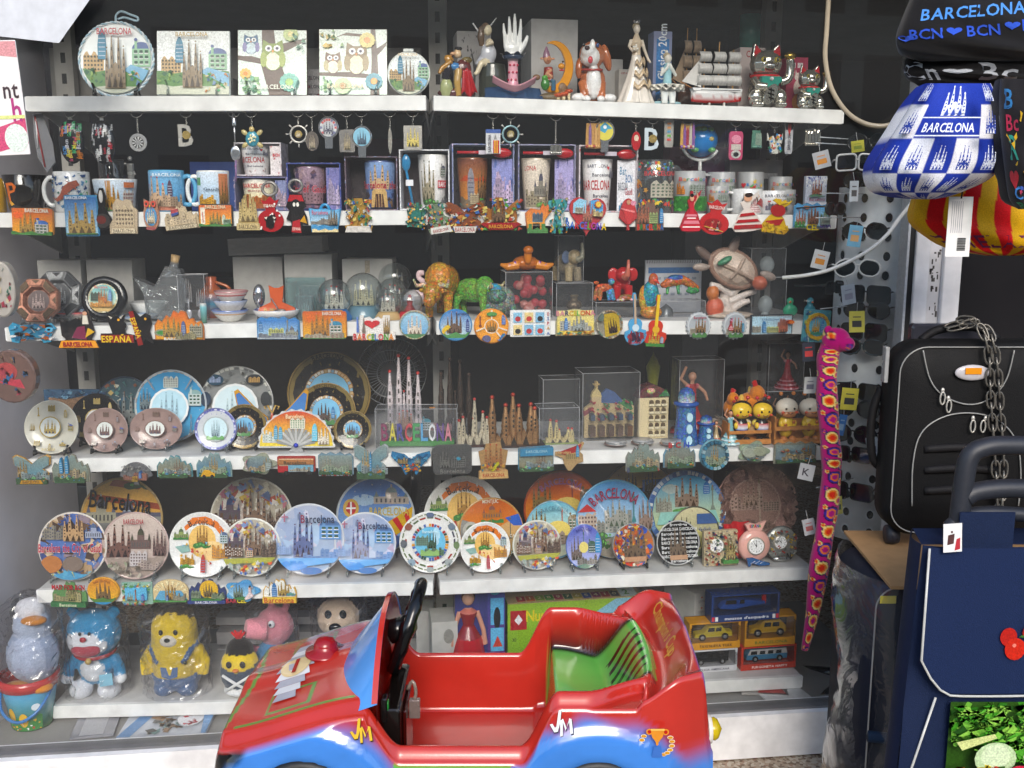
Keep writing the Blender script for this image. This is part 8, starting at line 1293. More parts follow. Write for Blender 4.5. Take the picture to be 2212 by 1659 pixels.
mb=MB();mb.prism([(-r*.5,0),(-r*.42,0),(-r*.3,r*.2),(r*.2,0),(r*.8,.001),(r*.8,r*.15),(r*.3,r*.3),(-r*.2,r*.5),(-r*.6,r*.48)],-.022,-.014,'2c5a90',bev=.001);c=CV(mb,0,r*.25,r*.6,r*.25,-.0222)
for i in range(12):c.poly(circ(6,.05,.1,-.6+.12*i,-.3+.25*((i*5)%4)/1.5),'dde')
mb.build('shoe','gloss',t);mb=MB();c=CV(mb,0,h*.9,r*.5,r*.2,-.0085);c.text('ESPANA',0,0,.9,'c83838|3a6ab0|3a9a50',1.4,ex=.002);mb.build('lettering','gloss',t)
p,h,s,yaw=on(5,1686,1138,.06);t=thing('round_clock','round silver mosaic clock with relief border and shoes below','clock',p+Vector((0,0,.001)),yaw,'small souvenir clocks',-.08);r=h/2;mb=MB();mb.lathe([(0,-.006),(r*.9,-.006),(r,0),(0,.006)],'8a8c88',28,(0,0,r),'y');c=CV(mb,0,r,r*.95,r*.95,-.0063,circ(24),th=.001);c.draw("sh:110,-.95,-.95,.95,.95,b8bab4|6a6c68|c8a848|a83c34|989a94,.08,4;t:N,.35,-.7,.4,222,.3");mb.build('body','foil',t);clock(t,-r*.1,r*1.1,r*.36,-.009);mb=MB();mb.ell((0,-.01,.008),(r*.6,.008,.008),'b8b8b4');mb.build('shoe','chrome',t)
p,h,s,yaw=on(5,1592,1122,.08);t=thing('red_purse_clock','red frilled purse ornament with white spots behind the pink clock','ornament',p,yaw);k=h/90;mb=MB();mb.ell((0,0,36*k),(34*k,12*k,34*k),'b81c24');mb.sheet(lambda u,v:((16+18*v)*k*cos(u*pi)*(1+.1*sin(u*22)),-8*k-4*k*sin(u*20)*v,(64+24*v*sin(u*pi)**.3+2*sin(u*22))*k),30,4,'b01820');c=CV(mb,0,36*k,34*k,34*k,-12.5*k);[c.poly(circ(8,.09,None,a_,b_),'e8e0e0')for a_,b_ in((-.4,.4),(.2,.5),(-.1,.1),(.5,0),(-.5,-.2))];mb.build('purse','gloss',t)
# magnets on the fifth edge, left bay
magnet('city magnet with red MAD FOR BCN letters at the left',152,1281,74,54,'city','5a8a50',"city:-.1,-.6,1.6,1.0,a89c70,454;sag:.2,-.5,.5,1.0,98905c,765,332;r:-1,-1,1,-.6,2a6a3a;t:Barcelona,0,-.82,.24,e0e0c0,1.0",2,[('MAD FOR BCN',0,.6,.4,'b0202c',1.9)])
magnet('round yellow magnet with brown church and blue base',225,1275,70,62,'round','d89a18',"sky:e8b41c-d08018;sag:0,-.6,.9,1.3,7a5c34,975,432;b:-1,-.5,4a7a34,.08;b:-1,-.75,2c88b8;t:BARCELONA,0,.8,.16,8a4a18,1.1,.9")
magnet('square mosaic framed magnet with tiny tower and BARCELONA',298,1280,66,50,'rect','8ab0a0',"sh:60,-.95,-.95,.95,.95,e0d060|4a98a8|d86a38|58a058|d8e0d8,.12,3;r:-.7,-.5,.7,.6,5ab0d8;sag:-.4,-.5,.4,.7,98a090,898,454;clm:0,-.5,.14,1,b06030;agb:.45,-.5,.18,.6,3a60a8;t:BARCELONA,0,-.78,.22,3a6ab0|d04a30|4a9a50,1.5")
magnet('cream fan shaped magnet with golden church',370,1274,76,50,'arch','d8c090',"p:-1,-1,1,-1,.6,0,-.6,0,5aa0c8;"+';'.join(f"p:{.6*cos(a):.2f},{.5*sin(a)-.2:.2f},{.95*cos(a-.08):.2f},{1.1*sin(a-.08)-.2:.2f},{.95*cos(a+.08):.2f},{1.1*sin(a+.08)-.2:.2f},e8dcb0" for a in[.3+.36*i for i in range(8)])+";sag:.0,-.8,.6,1.4,b08a3c,964,432;city:.5,-.8,.7,.8,a8a088,455;agb:-.15,-.8,.14,.5,2a60a0;b:-1,-.8,4a8a40,.05")
magnet('skyline magnet with yellow sun disc and dark blue BARCELONA band',449,1274,80,52,'city','28386a',"o:.1,.1,.5,.8,e0b01c;sag:.05,-.5,.5,1.2,7a6438,864,432;mil:-.6,-.6,.5,.7,8a9880,343;city:.6,-.6,.7,.6,88987a,343;b:-.8,-.6,3c7a3c,.06;r:-1,-1,1,-.72,2a3a78;t:BARCELONA,0,-.86,.2,e0e0e8,1.2")
magnet('blue magnet with smiling sun, church and white dressed dancer',524,1275,80,52,'cloud','4a98cc',"sky:a8d4e8-3c8cc8;sun:-.62,.55,.16,e8c020,e8c020;sag:-.2,-.5,.5,1.1,6a7a6a,665,343;b:-1,-.5,3c7a3c,.1;lady:.45,-.7,.6,1.3,e0c8c8,e0b090",0,('BARCEL',-.3,-.78,.36,'b03040|b03040|b03040|d8c020|d8c020|d8c020',1.1))
magnet('city magnet with blue bullet tower and red Barcelona script on yellow',605,1274,72,52,'city','d8a838',"sky:e8e8e4;clm:-.6,-.4,.12,1.2,443;agb:-.3,-.5,.3,1.2,2a70b0;sag:.25,-.4,.7,1.2,b0944c,a84,543;tree:.7,-.4,.5,.4,4a8aa0;r:-1,-1,1,-.5,e0b838;t:Barcelona,0,-.74,.46,b83020,1.8")
# ================================================================ lowest shelf: soft toys in film bags, boxed toys
def bag(t,w_,h,d,x=0,y=0):
 """loose crinkled clear film bag round a toy"""
 mb=MB();rr=random.Random(int(w_*9999));nu,nv=40,22;J=[[rr.random()for _ in range(nu+1)]for _ in range(nv+1)]
 def f(u,v):
  a=2*pi*u;i,j=int(u*nu+.5)%nu,int(v*nv+.5);k=1+.13*(J[j][i]-.5);e=(1-.75*max(0,v-.82)/.18)if v>.82 else 1
  return(x+w_*.56*k*e*sin(a),y-d*.6*k*e*cos(a)*abs(cos(a))**.2,.001+h*1.06*v+.004*J[j][i])
 mb.sheet(f,nu,nv,'fff',False);return mb.build('film_bag',WRAP(),t)
def plush(label,q,qt,ins,prims,ref,bw,name='plush_toy',ex=None,rz=0,b=None):
 p,h,s,yaw=on(6,q,qt,ins,b);t=thing(name,label,'soft toy',p+Vector((0,0,.001)),yaw,'soft toys in clear film bags');k=h/ref
 mb=MB();prims(mb,k);o_=mb.build('body','plush',t,voxel=.004);o_.rotation_euler.z=rz
 if ex:
  for nm,pr,m_ in ex:mb=MB();pr(mb,k);mb.build(nm,m_,o_)
 if bw:bag(t,bw*k,h,bw*k*.8)
 return t
def legs(mb,k,c,x=24,r=15):[mb.ell((d*x*k,-14*k,15*k),(r*1.2*k,r*1.3*k,r*k),c)for d in(-1,1)]
BL='2c88b8'
def p1(mb,k):
 mb.ell((0,0,62*k),(40*k,32*k,40*k),BL);mb.ell((0,-12*k,62*k),(30*k,24*k,30*k),'d8dce0');mb.ell((0,0,140*k),(60*k,46*k,52*k),BL);mb.ell((-4*k,-16*k,130*k),(48*k,36*k,38*k),'dcdfe4');[mb.ell((d*44*k,4*k,184*k),(14*k,8*k,13*k),BL)for d in(-1,1)]
 [mb.tube([(d*36*k,0,84*k),(d*54*k,-12*k,64*k),(d*56*k,-18*k,48*k)],[14*k,13*k,14*k],BL)for d in(-1,1)];[mb.ell((d*57*k,-20*k,44*k),14*k,'dcdfe4')for d in(-1,1)];legs(mb,k,'dcdfe4',30,21)
face=lambda z,y,dx=10,r=3.4:[('eye',lambda mb,k,d=d:mb.ell((d*dx*k,y*k,z*k),(r*k,2.4*k,r*1.3*k),'111'),'gloss')for d in(-1,1)]
plush('blue and white plush bear with pale belly and red neck band in clear film',213,1312,.07,p1,196,124,ex=face(156,-49)+[('nose',lambda mb,k:mb.ell((-2*k,-54*k,145*k),(7*k,4*k,6*k),'b02030'),'gloss'),('mouth',lambda mb,k:mb.ell((-2*k,-44*k,117*k),(32*k,10*k,15*k),'b03848'),'plush'),('neck_band',lambda mb,k:(mb.lathe([(42*k,92*k),(45*k,96*k),(42*k,100*k)],'a81c24',28),mb.ell((2*k,-44*k,92*k),7*k,'c8a858')),'gloss'),('tag',lambda mb,k:mb.box(26*k,-52*k,40*k,52*k,-50*k,66*k,'78b0c8',.3),'card')])
YL,DN='d8b820','3c5c88'
def p2(mb,k):
 mb.tube([(0,0,50*k),(0,0,100*k),(0,0,150*k)],[50*k,52*k,50*k],YL,20);mb.ell((0,0,40*k),(56*k,44*k,38*k),DN);mb.ell((0,-24*k,66*k),(40*k,24*k,28*k),DN);mb.ell((0,0,156*k),(52*k,44*k,40*k),YL);mb.ell((0,8*k,170*k),(48*k,40*k,30*k),'3a3224')
 [mb.tube([(d*48*k,0,106*k),(d*66*k,-8*k,76*k),(d*64*k,-16*k,46*k)],[14*k,14*k,12*k],YL)for d in(-1,1)];[mb.ell((d*40*k,2*k,196*k),(12*k,8*k,12*k),'3a3224')for d in(-1,1)];legs(mb,k,DN,26,20);[mb.tube([(d*28*k,-44*k,86*k),(d*44*k,-30*k,112*k),(d*50*k,-4*k,118*k)],6*k,DN)for d in(-1,1)]
plush('yellow plush bear with dark cap and blue dungarees in clear film',385,1308,.07,p2,204,136,ex=face(158,-44,16,5)+[('muzzle',lambda mb,k:(mb.ell((0,-44*k,138*k),(20*k,10*k,15*k),'d8d0c0'),mb.ell((0,-54*k,144*k),(7*k,4*k,5*k),'221')),'plush'),('button',lambda mb,k:mb.ell((34*k,-46*k,88*k),4*k,'443'),'gloss'),('pocket',lambda mb,k:mb.prism([(-20*k,78*k),(18*k,78*k),(16*k,56*k),(-1*k,50*k),(-18*k,56*k)],-50*k,-47*k,'4a6a98'),'fabric')])
plush('small egg shaped yellow and navy plush chick with red tuft and white cross strap',522,1378,.05,lambda mb,k:(mb.ell((0,0,50*k),(44*k,36*k,50*k),'26384e'),mb.ell((0,-2*k,70*k),(39*k,35*k,30*k),YL),mb.ell((0,2*k,92*k),(30*k,27*k,30*k),'201c1c'),mb.ell((0,-6*k,12*k),(36*k,32*k,12*k),'d8d8d8')),122,0,ex=[('tuft',lambda mb,k:[mb.tube([(0,0,118*k),((-14+7*i)*k,-4*k,(136+4*(i%2))*k)],[4*k,2.4*k],'b81c20')for i in range(5)],'plush'),('cross_strap',lambda mb,k:(mb.tube([(-30*k,-30*k,52*k),(0,-38*k,36*k),(24*k,-30*k,18*k)],3*k,'ddd'),mb.tube([(30*k,-30*k,52*k),(0,-38*k,36*k),(-24*k,-30*k,18*k)],3*k,'ddd')),'fabric'),('beak',lambda mb,k:mb.ell((0,-38*k,66*k),(7*k,5*k,4*k),'c8701c'),'gloss')]+face(78,-36,14,6))
PK='d88a98'
plush('pink plush pig with long snout and pale blue shirt in clear film',592,1296,.12,lambda mb,k:(mb.ell((0,0,44*k),(38*k,32*k,46*k),'4a88b8'),mb.ell((6*k,0,118*k),(40*k,34*k,40*k),PK),mb.tube([(-8*k,-22*k,122*k),(-34*k,-34*k,126*k),(-44*k,-38*k,128*k)],[26*k,21*k,19*k],PK,14),[mb.ell((x*k,6*k,160*k),(8*k,6*k,14*k),PK)for x in(0,30)],mb.tube([(-34*k,0,74*k),(-46*k,-14*k,40*k)],[12*k,11*k],PK),mb.tube([(34*k,0,74*k),(46*k,-14*k,40*k)],[12*k,11*k],PK)),174,96,ex=[('nostril',lambda mb,k,x=x:mb.ell((x*k,-57*k,128*k),(3*k,2*k,4*k),'7a3a48'),'plush')for x in(-54,-42)]+[('eye',lambda mb,k:(mb.ell((8*k,-36*k,136*k),(7*k,4*k,8*k),'e8e8ec'),mb.ell((6*k,-40*k,136*k),3*k,'223a50')),'gloss')])
plush('beige plush dog head with black nose half hidden under the shelf edge',735,1272,.18,lambda mb,k:(mb.ell((0,0,50*k),(40*k,32*k,50*k),'c8a890'),mb.ell((0,-8*k,122*k),(48*k,38*k,44*k),'d8c0a8'),mb.ell((0,-30*k,108*k),(26*k,20*k,18*k),'dccab4'),[mb.ell((d*42*k,0,160*k),(18*k,10*k,26*k),'2a2224')for d in(-1,1)]),186,110,ex=[('nose',lambda mb,k:mb.ell((0,-52*k,116*k),(14*k,8*k,11*k),'121012'),'gloss')]+face(142,-40,16,8),b='L')
p,s_=at(66,1500,-.02);zf=.06
t=thing('toy_bucket','red rimmed toy bucket with colourful landscape print and blue handle','bucket',(p.x,p.y,.061));r=58*s_;hB=.135
mb=MB();mb.lathe([(0,.002),(r*.72,.002),(r*.92,hB*.72),(r*.95,hB*.98),(r*.93,hB),(r*.6,.01),(0,.01)],['3a9048','3a9048','58a8d0','58a8d0','a82c2c','a82c2c','a82c2c'],32);c=CV(mb,0,hB*.4,r*.9,hB*.36,-.0006,rect(-1,-1,1,1),lambda x,y,z:((r*(.72+.2*z/hB/.72)-y)*sin(x/r),-(r*(.72+.2*z/hB/.72)-y)*cos(x/r),z));c.draw("b:-1,-.3,3a8a3c,.2;o:-.5,-.2,.2,.45,e0b020;o:.1,-.4,.22,.4,e0b020;o:.7,.3,.2,.2,e8f0f4;sh:20,-1,-1,1,-.4,c83030|e8c030|f0f0f0,.08,4");mb.build('pail','gloss',t)
mb=MB();mb.lathe([(r*.95,hB*.8),(r*1.05,hB*.82),(r*1.08,hB*1.02),(r*.98,hB*1.02)],'b02424',32);mb.build('rim','gloss',t);mb=MB();mb.tube([(-r,0,hB*.9),(-r*.7,-r*.85,hB*.5),(0,-r*1.1,hB*.3),(r*.7,-r*.85,hB*.5),(r,0,hB*.9)],.004,'2c70b0',sub_=4);mb.build('handle','gloss',t)
tp,s2=at(66,1288,0);hP=tp.z-.061-hB*.8;t=thing('plush_penguin','pale blue and white plush penguin in film standing in the red bucket','soft toy',(p.x+.01,p.y+.01,.061+hB*.8),0,'soft toys in clear film bags');k=hP/210
def p3(mb,k):mb.ell((0,0,70*k),(62*k,50*k,72*k),'98a8c4');mb.ell((0,-10*k,70*k),(52*k,46*k,64*k),'b4c0d8');mb.ell((4*k,0,140*k),(44*k,38*k,50*k),'b0bcd2');mb.ell((4*k,0,182*k),(34*k,32*k,28*k),'e0e0e4');mb.ell((-30*k,14*k,170*k),(22*k,24*k,36*k),'1c2028')
mb=MB();p3(mb,k);o_=mb.build('body','plush',t,voxel=.004)
for nm,a in(('beak',((26,-34,168),(30,20,10))),('foot',((-26,-40,6),(30,24,12))),('foot',((30,-40,6),(30,24,12)))):mb=MB();mb.ell(tuple(v*k for v in a[0]),tuple(v*k for v in a[1]),'c87c14');mb.build(nm,'plush',o_)
bag(t,130*k,hP,104*k)
# boxed toys, right bay
t,w_,h_=carton('doll in a pink and blue window box wearing a red dress',6,984,1092,1270,.1,.06,'5a3a7a',"sky:6a2a6a-3a4a98;r:-1,-1,.3,1,3a3a78;r:.42,.15,.95,.75,58a8d8;o:.68,.3,.14,.25,222;r:.42,-.45,.95,.08,60b0dc;p:.5,-.35,.7,-.1,.9,-.35,c8402c;r:.42,-.8,.95,-.5,b84078;o:.6,.9,.2,.08,3a98b0;o:-.55,-.45,.3,.17,c84890;o:-.55,-.45,.22,.12,e8a8c8",name='boxed_doll',cat='doll box',m='gloss');k=h_/150
organic(t,'doll',lambda mb:(mb.tube([(-14*k,0,8*k),(-14*k,0,50*k)],5*k,'c8907c'),mb.tube([(-24*k,0,8*k),(-24*k,0,50*k)],5*k,'c8907c'),mb.lathe([(27*k,42*k),(20*k,70*k),(9*k,90*k),(14*k,112*k),(6*k,118*k)],['a81828','b81c2c','2a2024','b81c2c','c8907c'],14,(-19*k,0,0)),mb.ell((-19*k,0,134*k),(10*k,10*k,12*k),'d0a088'),mb.ell((-19*k,4*k,136*k),(13*k,10*k,15*k),'4a2820'),[mb.tube([(-19*k+d*14*k,0,112*k),(-19*k+d*24*k,-2*k,80*k),(-19*k+d*27*k,-3*k,56*k)],4*k,'c8907c')for d in(-1,1)]),'gloss',.0018)
t,w_,h_=carton('long lime green toy box titled Number with a row of coloured digits',6,1094,1390,1298,.14,.1,'7aa820',"sky:80b020-98c030;r:-.96,.2,-.72,.8,b02428;p:-.9,.5,-.84,.68,-.78,.5,-.84,.35,e8e8f0;t:Number,-.42,.62,.34,e8d020,.62;o:-.2,-.6,.22,.18,4a88b8;p:-.1,.1,1,.1,1,1,.6,1,8ac0dc;t:3+,-.9,-.1,.1,222,.06",name='toy_box',m='gloss')
mb=MB();mb.box(-w_/2+.001,.001,h_,w_/2-.001,.099,h_+.0015,'c8b080');k=w_/300
for i,(ch,c_)in enumerate(zip('31289765410',['b82c28','c86a28','8aa830','58983c','a8384a','386838','b8a838','384a98','882c58','a83028','3a3a3a'])):
 x=(-118+21*i)*k;mb.box(x-9*k,.012,h_+.0015,x+9*k,.045,h_+.003,c_);g=G[ch,False];mb.add([(x+(a-.28)*20*k,.02+b*.024,h_+.0034)for a,b,_ in g[0]],g[1],'e8e0b0')
mb.box(104*k,.008,h_+.0015,142*k,.08,h_+.002,'d8e8ec');g=G['2',False];mb.add([((112+a*26)*k,.018+b*.05,h_+.0032)for a,b,_ in g[0]],g[1],'4a9838');mb.build('printed_lid','print',t)
carton('white cardboard tray box with round hole left of the doll',6,934,990,1344,.09,.1,'b8b6b2',"o:.3,.5,.4,.25,8a8884",b='R');carton('low white carton behind the car near the bay joint',6,900,936,1320,.2,.08,'a8a6a4',b='L')
for i in range(3):carton(['upper','middle','lower'][i]+' grey flat box in the stack behind the soft toys',6,470,700,1350+42*i,.3,.05,['a09ea0','acaaac','b4b2b4'][i],zoff=.1-.045*i if i<2 else 0,grp='flat grey boxes stacked behind the toys')
carton('white gift box printed with rows of grey words and orange flowers',6,1484,1606,1272,.2,.14,'b4b2b0',';'.join(f"t:ESPANA,{-.7+.36*i:.2f},{z},.09,8a888c,.3;o:{-.7+.36*i:.2f},{z+.13:.2f},.04,.03,c86840" for i in range(5)for z in(-.7,-.35,0,.35,.7)),rz=.35,name='gift_box')
def toybox(label,a,b_,qt,zo,c1,c2,txt,tcol,kind,vc,ins=.05,d=.05,spec2=''):
 p,h,s,yaw=on(6,(a+b_)/2,qt,ins);w_=(b_-a)*s;h-=zo;t=thing('boxed_toy_vehicle',label,'toy box',p+Vector((0,0,zo+.0006)),yaw,'boxed toy vehicles');e=.006;fl=h*.26
 mb=MB();mb.box(-w_/2,.0,0,w_/2,d,fl,c1,bev=.001);mb.box(-w_/2,d-.003,fl,w_/2,d,h,c2);mb.box(-w_/2,0,fl,-w_/2+e,d-.0031,h,c1);mb.box(w_/2-e,0,fl,w_/2,d-.0031,h,c1);mb.box(-w_/2+e,0,h-.004,w_/2-e,d-.0031,h,c1)
 c=CV(mb,0,fl/2,w_/2,fl/2,-.0004);c.draw(f"t:{txt},.05,.0,.75,{tcol},1.3"+spec2);mb.build('carton','gloss',t)
 mb=MB();mb.box(-w_/2+e,.001,fl+.0003,w_/2-e,.0016,h-.0043,'fff');mb.build('clear_window',clear('film_window','f4f4f4',2,.03),t)
 L_=w_*.74;H_=(h-fl)*.72;z0=fl+.002;pts={'car':[(-.5,.2),(-.48,.45),(-.25,.52),(-.12,.95),(.22,.95),(.34,.55),(.5,.5),(.5,.2)],'van':[(-.5,.15),(-.5,.5),(-.42,.98),(.46,1),(.5,.6),(.5,.15)],'jeep':[(-.5,.2),(-.46,.5),(-.26,.6),(-.14,.98),(.3,.98),(.46,.6),(.48,.2)],'heli':[(-.48,.3),(-.4,.62),(-.15,.85),(.05,.8),(.42,.62),(.42,.5),(.1,.4),(-.2,.2)]}[kind]
 mb=MB();mb.prism([(x*L_,z0+z*H_)for x,z in pts],.010,.034,vc,bev=.002)
 if kind=='van':mb.prism([(x*L_,z0+z*H_)for x,z in((-.48,.56),(-.42,.97),(.46,.99),(.49,.58))],.0092,.0348,'e8e8e8',bev=.001)
 mb.build('toy_body','gloss',t);mb=MB()
 for x0,x1 in{'car':((-.16,.02),(.05,.2)),'jeep':((-.14,.04),(.08,.26)),'van':((-.42,-.26),(-.2,-.06),(0,.14),(.2,.34)),'heli':((-.38,-.16),(-.1,.0))}[kind]:mb.prism([(x*L_,z0+z*H_)for x,z in((x0,.6),(x0+.02,.86),(x1,.86),(x1,.6))],.0086,.0092 if kind=='van' else.010,'1c2024')
 if kind=='heli':mb.box(-L_*.5,.018,z0+H_*.98,L_*.3,.024,z0+H_*1.0,'333');mb.box(L_*.38,.02,z0+H_*.4,L_*.46,.024,z0+H_*1.05,'b82028')
 mb.build('toy_windows','gloss',t)
 if kind!='heli':
  for x in(-.3,.3):mb=MB();mb.lathe([(0,.006),(H_*.12,.0062),(H_*.13,.0075),(H_*.24,.0075),(H_*.24,.014),(0,.014)],['999','999','111','111','111','111'],18,(x*L_,0,z0+H_*.22),'y');mb.build('wheel','gloss',t)
 if kind in('car','jeep'):
  mb=MB();c=CV(mb,0,h/2,w_/2,h/2,-.0006)
  for i in range(16):c.poly(rect(-.98+.1*(i%2)*.5,-.4+.07*i,-.93+.1*(i%2)*.5,-.33+.07*i),'151515');c.poly(rect(.93-.1*(i%2)*.5,-.4+.07*i,.98-.1*(i%2)*.5,-.33+.07*i),'151515')
  mb.build('checker_print','gloss',t)
 return h
h1=toybox('white based toy box with dark toy police pickup, lettered POLICIA AMERICANA',1484,1594,1404,0,'c8c8cc','3a3c40','POLICIA AMERICANA','445','jeep','24262a')
h2=toybox('orange toy box with blue and white camper van, lettered FURGONETA HAPPY',1597,1722,1396,0,'b83420','58606a','FURGONETA HAPPY','f0d8d0','van','4a98c8')
h3=toybox('yellow toy box with yellow taxi, lettered TAXI NUEVA YORK',1484,1599,1345,h1+.001,'c88a14','5a4a30','TAXI NUEVA YORK','221a10','car','d8c018')
h4=toybox('yellow toy box with yellow and black hatchback with checkered corners',1603,1718,1332,h2+.001,'c88a14','302c28','BARCELONA','3a6a20','jeep','d8a818')
toybox("dark blue toy box with blue helicopter, lettered mossos d'esquadra",1528,1682,1284,h1+h3+.003,'1c3468','2a4478',"mossos d'esquadra",'e8ecf4','heli','1c4ea8',.045,.05,';r:-.98,-.6,-.9,.6,c83040;r:-.88,-.6,-.8,.6,e8e8e8;r:.9,-.6,.98,.6,c83040;r:.8,-.6,.88,.6,e8e8e8')
# things lying on the platform under the lowest shelf
def lying(name,label,cat,a,b_,y,d,col,spec='',rz=0):
 p,s=at(a,1560,y);p2_,s=at(b_,1560,y);w_=p2_.x-p.x;t=thing(name,label,cat,((p.x+p2_.x)/2,y,.062),rz,None,R(-90));mb=MB();mb.box(-w_/2,-.006,0,w_/2,-.0005,d,col,bev=.001);mb.build('sheet','film',t)
 if spec:mb=MB();c=CV(mb,0,d/2,w_/2,d/2,-.0065,rect(-1,-1,1,1));c.draw(spec);mb.build('print','print',t)
lying('plastic_bag','flat white and blue printed plastic bag with red characters under the lowest shelf','bag',250,440,-.1,.16,'b8bcc4',"p:-1,-1,-.7,-1,-.3,1,-.6,1,5a88b8;sh:40,-.3,-.8,.3,.6,4a4a48|a8a49c|8a6a4a|6a8a88,.14,3;o:.5,0,.3,.5,d8d8dc;sh:16,.35,-.4,.65,.4,b83040,.07,5;p:.9,-1,1,-1,1,1,.7,1,6a98c8",.06)
lying('flyer','grey folded paper lying left of the printed bag','paper',150,240,-.1,.15,'8a8a90',"r:-.6,-.9,.5,.9,a8a8ac",.2);lying('red_bag','crumpled red and white bag on the platform at the right','bag',1600,1700,.12,.12,'a8a4a0',"p:-.3,-.9,.9,-.9,.4,.8,a83430",-.1)
lying('white_board','white board lying on the platform at the far right','board',1660,1760,.08,.2,'c8c8c8','',.3)
# ================================================================ coin operated ride-on car in front of the window
YN,YF=-.75,-.32;YM,WH=(YN+YF)/2,(YF-YN)/2
def sst(a,b,x):t=max(0,min(1,(x-a)/(b-a)));return t*t*(3-2*t)
def mixc(a,b,t):a,b=hx(a),hx(b);return tuple(a[i]+(b[i]-a[i])*t for i in range(3))
AX,AZ=(-.372,.153),.289;RED,BLU,GRN='b42c22','3c7ccc','58b048'
def adist(x,z):return min(math.hypot(x-c,z-AZ)for c in AX)
def rimz(x):return.402+.105*sst(.015,.085,x)+.045*sst(.26,.345,x)+(.0 if x>-.2 else.085*sst(-.2,-.275,x))
def halfw(x):return WH*(1-.14*sst(-.50,-.56,x)**1.5-.17*sst(.25,.37,x)**1.5)
def topz(x,v):
 a=abs(v);a0_=a;xr=x
 if x>.1:x=x+.042*a**3*sst(.1,.2,x)
 if x>.1:a=a*(1+.42*sst(.13,.275,x)**1.6)
 hood=.5-.07*sst(-.25,-.56,x)-.014*v*v-.016*sst(.82,1.0,a)+.008*sst(.3,0,a)-.15*sst(-.52,-.56,x)**1.5
 if x<-.262:return hood
 r=rimz(x)-.022*sst(.885,1,a)**1.3
 a=min(a,1)if x<.262 else a0_
 tail=.16*sst(.340,.366,xr);deck=.505+.06*sst(.285,.35,x)-.012*sst(.262,.285,x)-.02*a-tail
 inn=.275
 seat=.275+.135*sst(.074,.086,x)-.012*sst(.13,.2,x)*0+.10*sst(.185,.262,x)+.012*sst(.1,0,abs(x-.09))
 z=max(inn,seat)if x>.05 else inn
 k=sst(.80,.875,a);z=z*(1-k)+r*k
 k2=sst(.262,.276,x);return z*(1-k2)+(deck*(1-sst(.86,1,a))+(rimz(x)-.01-tail)*sst(.86,1,a))*k2
t=thing('ride_on_car','red and blue coin operated children ride-on car in front of the shop window','ride-on car')
NX,NV,NS=230,120,22
def carf(u,w_):
 x=-.56+.926*u
 hw=halfw(x)
 if w_<.14 or w_>.86:
  k=w_/.14 if w_<.14 else(1-w_)/.14;zt=topz(x,1);z=.2+(zt-.2)*k;d=adist(x,z)
  out=.013*sst(.172,.150,d)*sst(.09,.11,d)+.010*sin(pi*k)-.012*sst(.45,0,k);y=hw+out-.02*sst(.9,1,k)*0;s_=-1 if w_<.14 else 1
  xx=x+(.012*sst(.5,.0,k)if x>.3 else 0);return(xx,YM+s_*y,z)
 v=(w_-.5)/.36;return(x,YM+hw*v,topz(x,v))
def carc(u,w_):
 x,y,z=carf(u,w_);v=(y-YM)/halfw(x);a=abs(v);top=.14<w_<.86;n=.006*sin(x*61+z*47)
 if not top or x>.348 or x<-.53:
  d=adist(x,z)+n;c=mixc(BLU,RED,sst(.160,.192,d));
  if x>.2:c=mixc(c,BLU,sst(.405+(x-.2)*.1,.345+(x-.2)*.1,z))
  if x<-.44:c=mixc(c,'0c0c10',sst(.44,.43,z)*sst(-.44,-.475,x)*sst(.15,.165,d))
  if-.21<x<-.0 and z<.386 and d>.17:c=mixc(c,GRN,sst(.386,.380,z))
  return c
 xr=x
 if x>.1:x=x+.042*a**3*sst(.1,.2,x);a=a*(1+.42*sst(.13,.275,x)**1.6)
 if x>.04 and x<.275 and a<.85:
  c=mixc('141412',GRN,sst(.80,.70,a)if z>.3 else 1)
  if x<.085 and z<.4:c=mixc(RED,GRN,sst(.072,.078,x))
  if.20<x<.258 and a<.55 and abs((v*6.2)%1-.5)<.2:c=hx('1a2414')
  c=mixc(c,RED,sst(.80,.86,a));return c
 if x<-.27:
  for q_ in(.80,.77):
   if abs(a-.80)<.016 and x<-.285 and x>-.505:return hx('5a8a38')
  if abs(x+.502+.03*a)<.004 and a<.8:return hx('5a8a38')
  if.4<a<.74 and(abs(a-.42)<.015 or abs(a-.72)<.015)and-.455<x<-.37:return hx('5a8a38')
  if.42<a<.72 and(abs(x+.452)<.003 or abs(x+.372)<.003):return hx('5a8a38')
 return mixc(RED,BLU,sst(.336,.345,xr))
mb=MB();mb.sheet(carf,NX,NV+NS*2,'c22',True,carc);mb.build('body','paint',t)
# windscreen cowl: blue outside, red towards the driver
mb=MB();arch=lambda v:.112*(1-abs(v)**2.3)
mb.sheet(lambda u,w_:(-.345+.095*w_+.05*(2*u-1)**2*(1-w_)+.01*w_,YM+WH*.94*(2*u-1),.487+arch(2*u-1)*w_-.02*(1-w_)),40,12,'4a8cd4');mb.build('windscreen_cowl','paint',t)
mb=MB();mb.sheet(lambda u,w_:(-.241-.001*w_,YM+WH*.94*(2*u-1),.27+(.217+arch(2*u-1)+.002)*w_),40,12,'a01008');mb.sheet(lambda u,w_:(-.24-.004*w_*0-.0-.0105*w_,YM+WH*.94*(2*u-1),.487+arch(2*u-1)+.0021-.0015*w_),40,1,RED);mb.build('dashboard','paint',t)
sw=Vector((-.205,YM,.548));ux,uz=Vector((0,1,0)),Vector((.32,0,.95)).normalized();ring=[sw+ux*.078*cos(a)+uz*.088*sin(a)for a in[2*pi*i/40 for i in range(40)]]
mb=MB();mb.tube(ring,[.0115+.002*(i%3==0)*(i<8 or 14<i<24)for i in range(40)],'0c0c0e',12,True);st_=mb.build('steering_wheel','gloss',t)
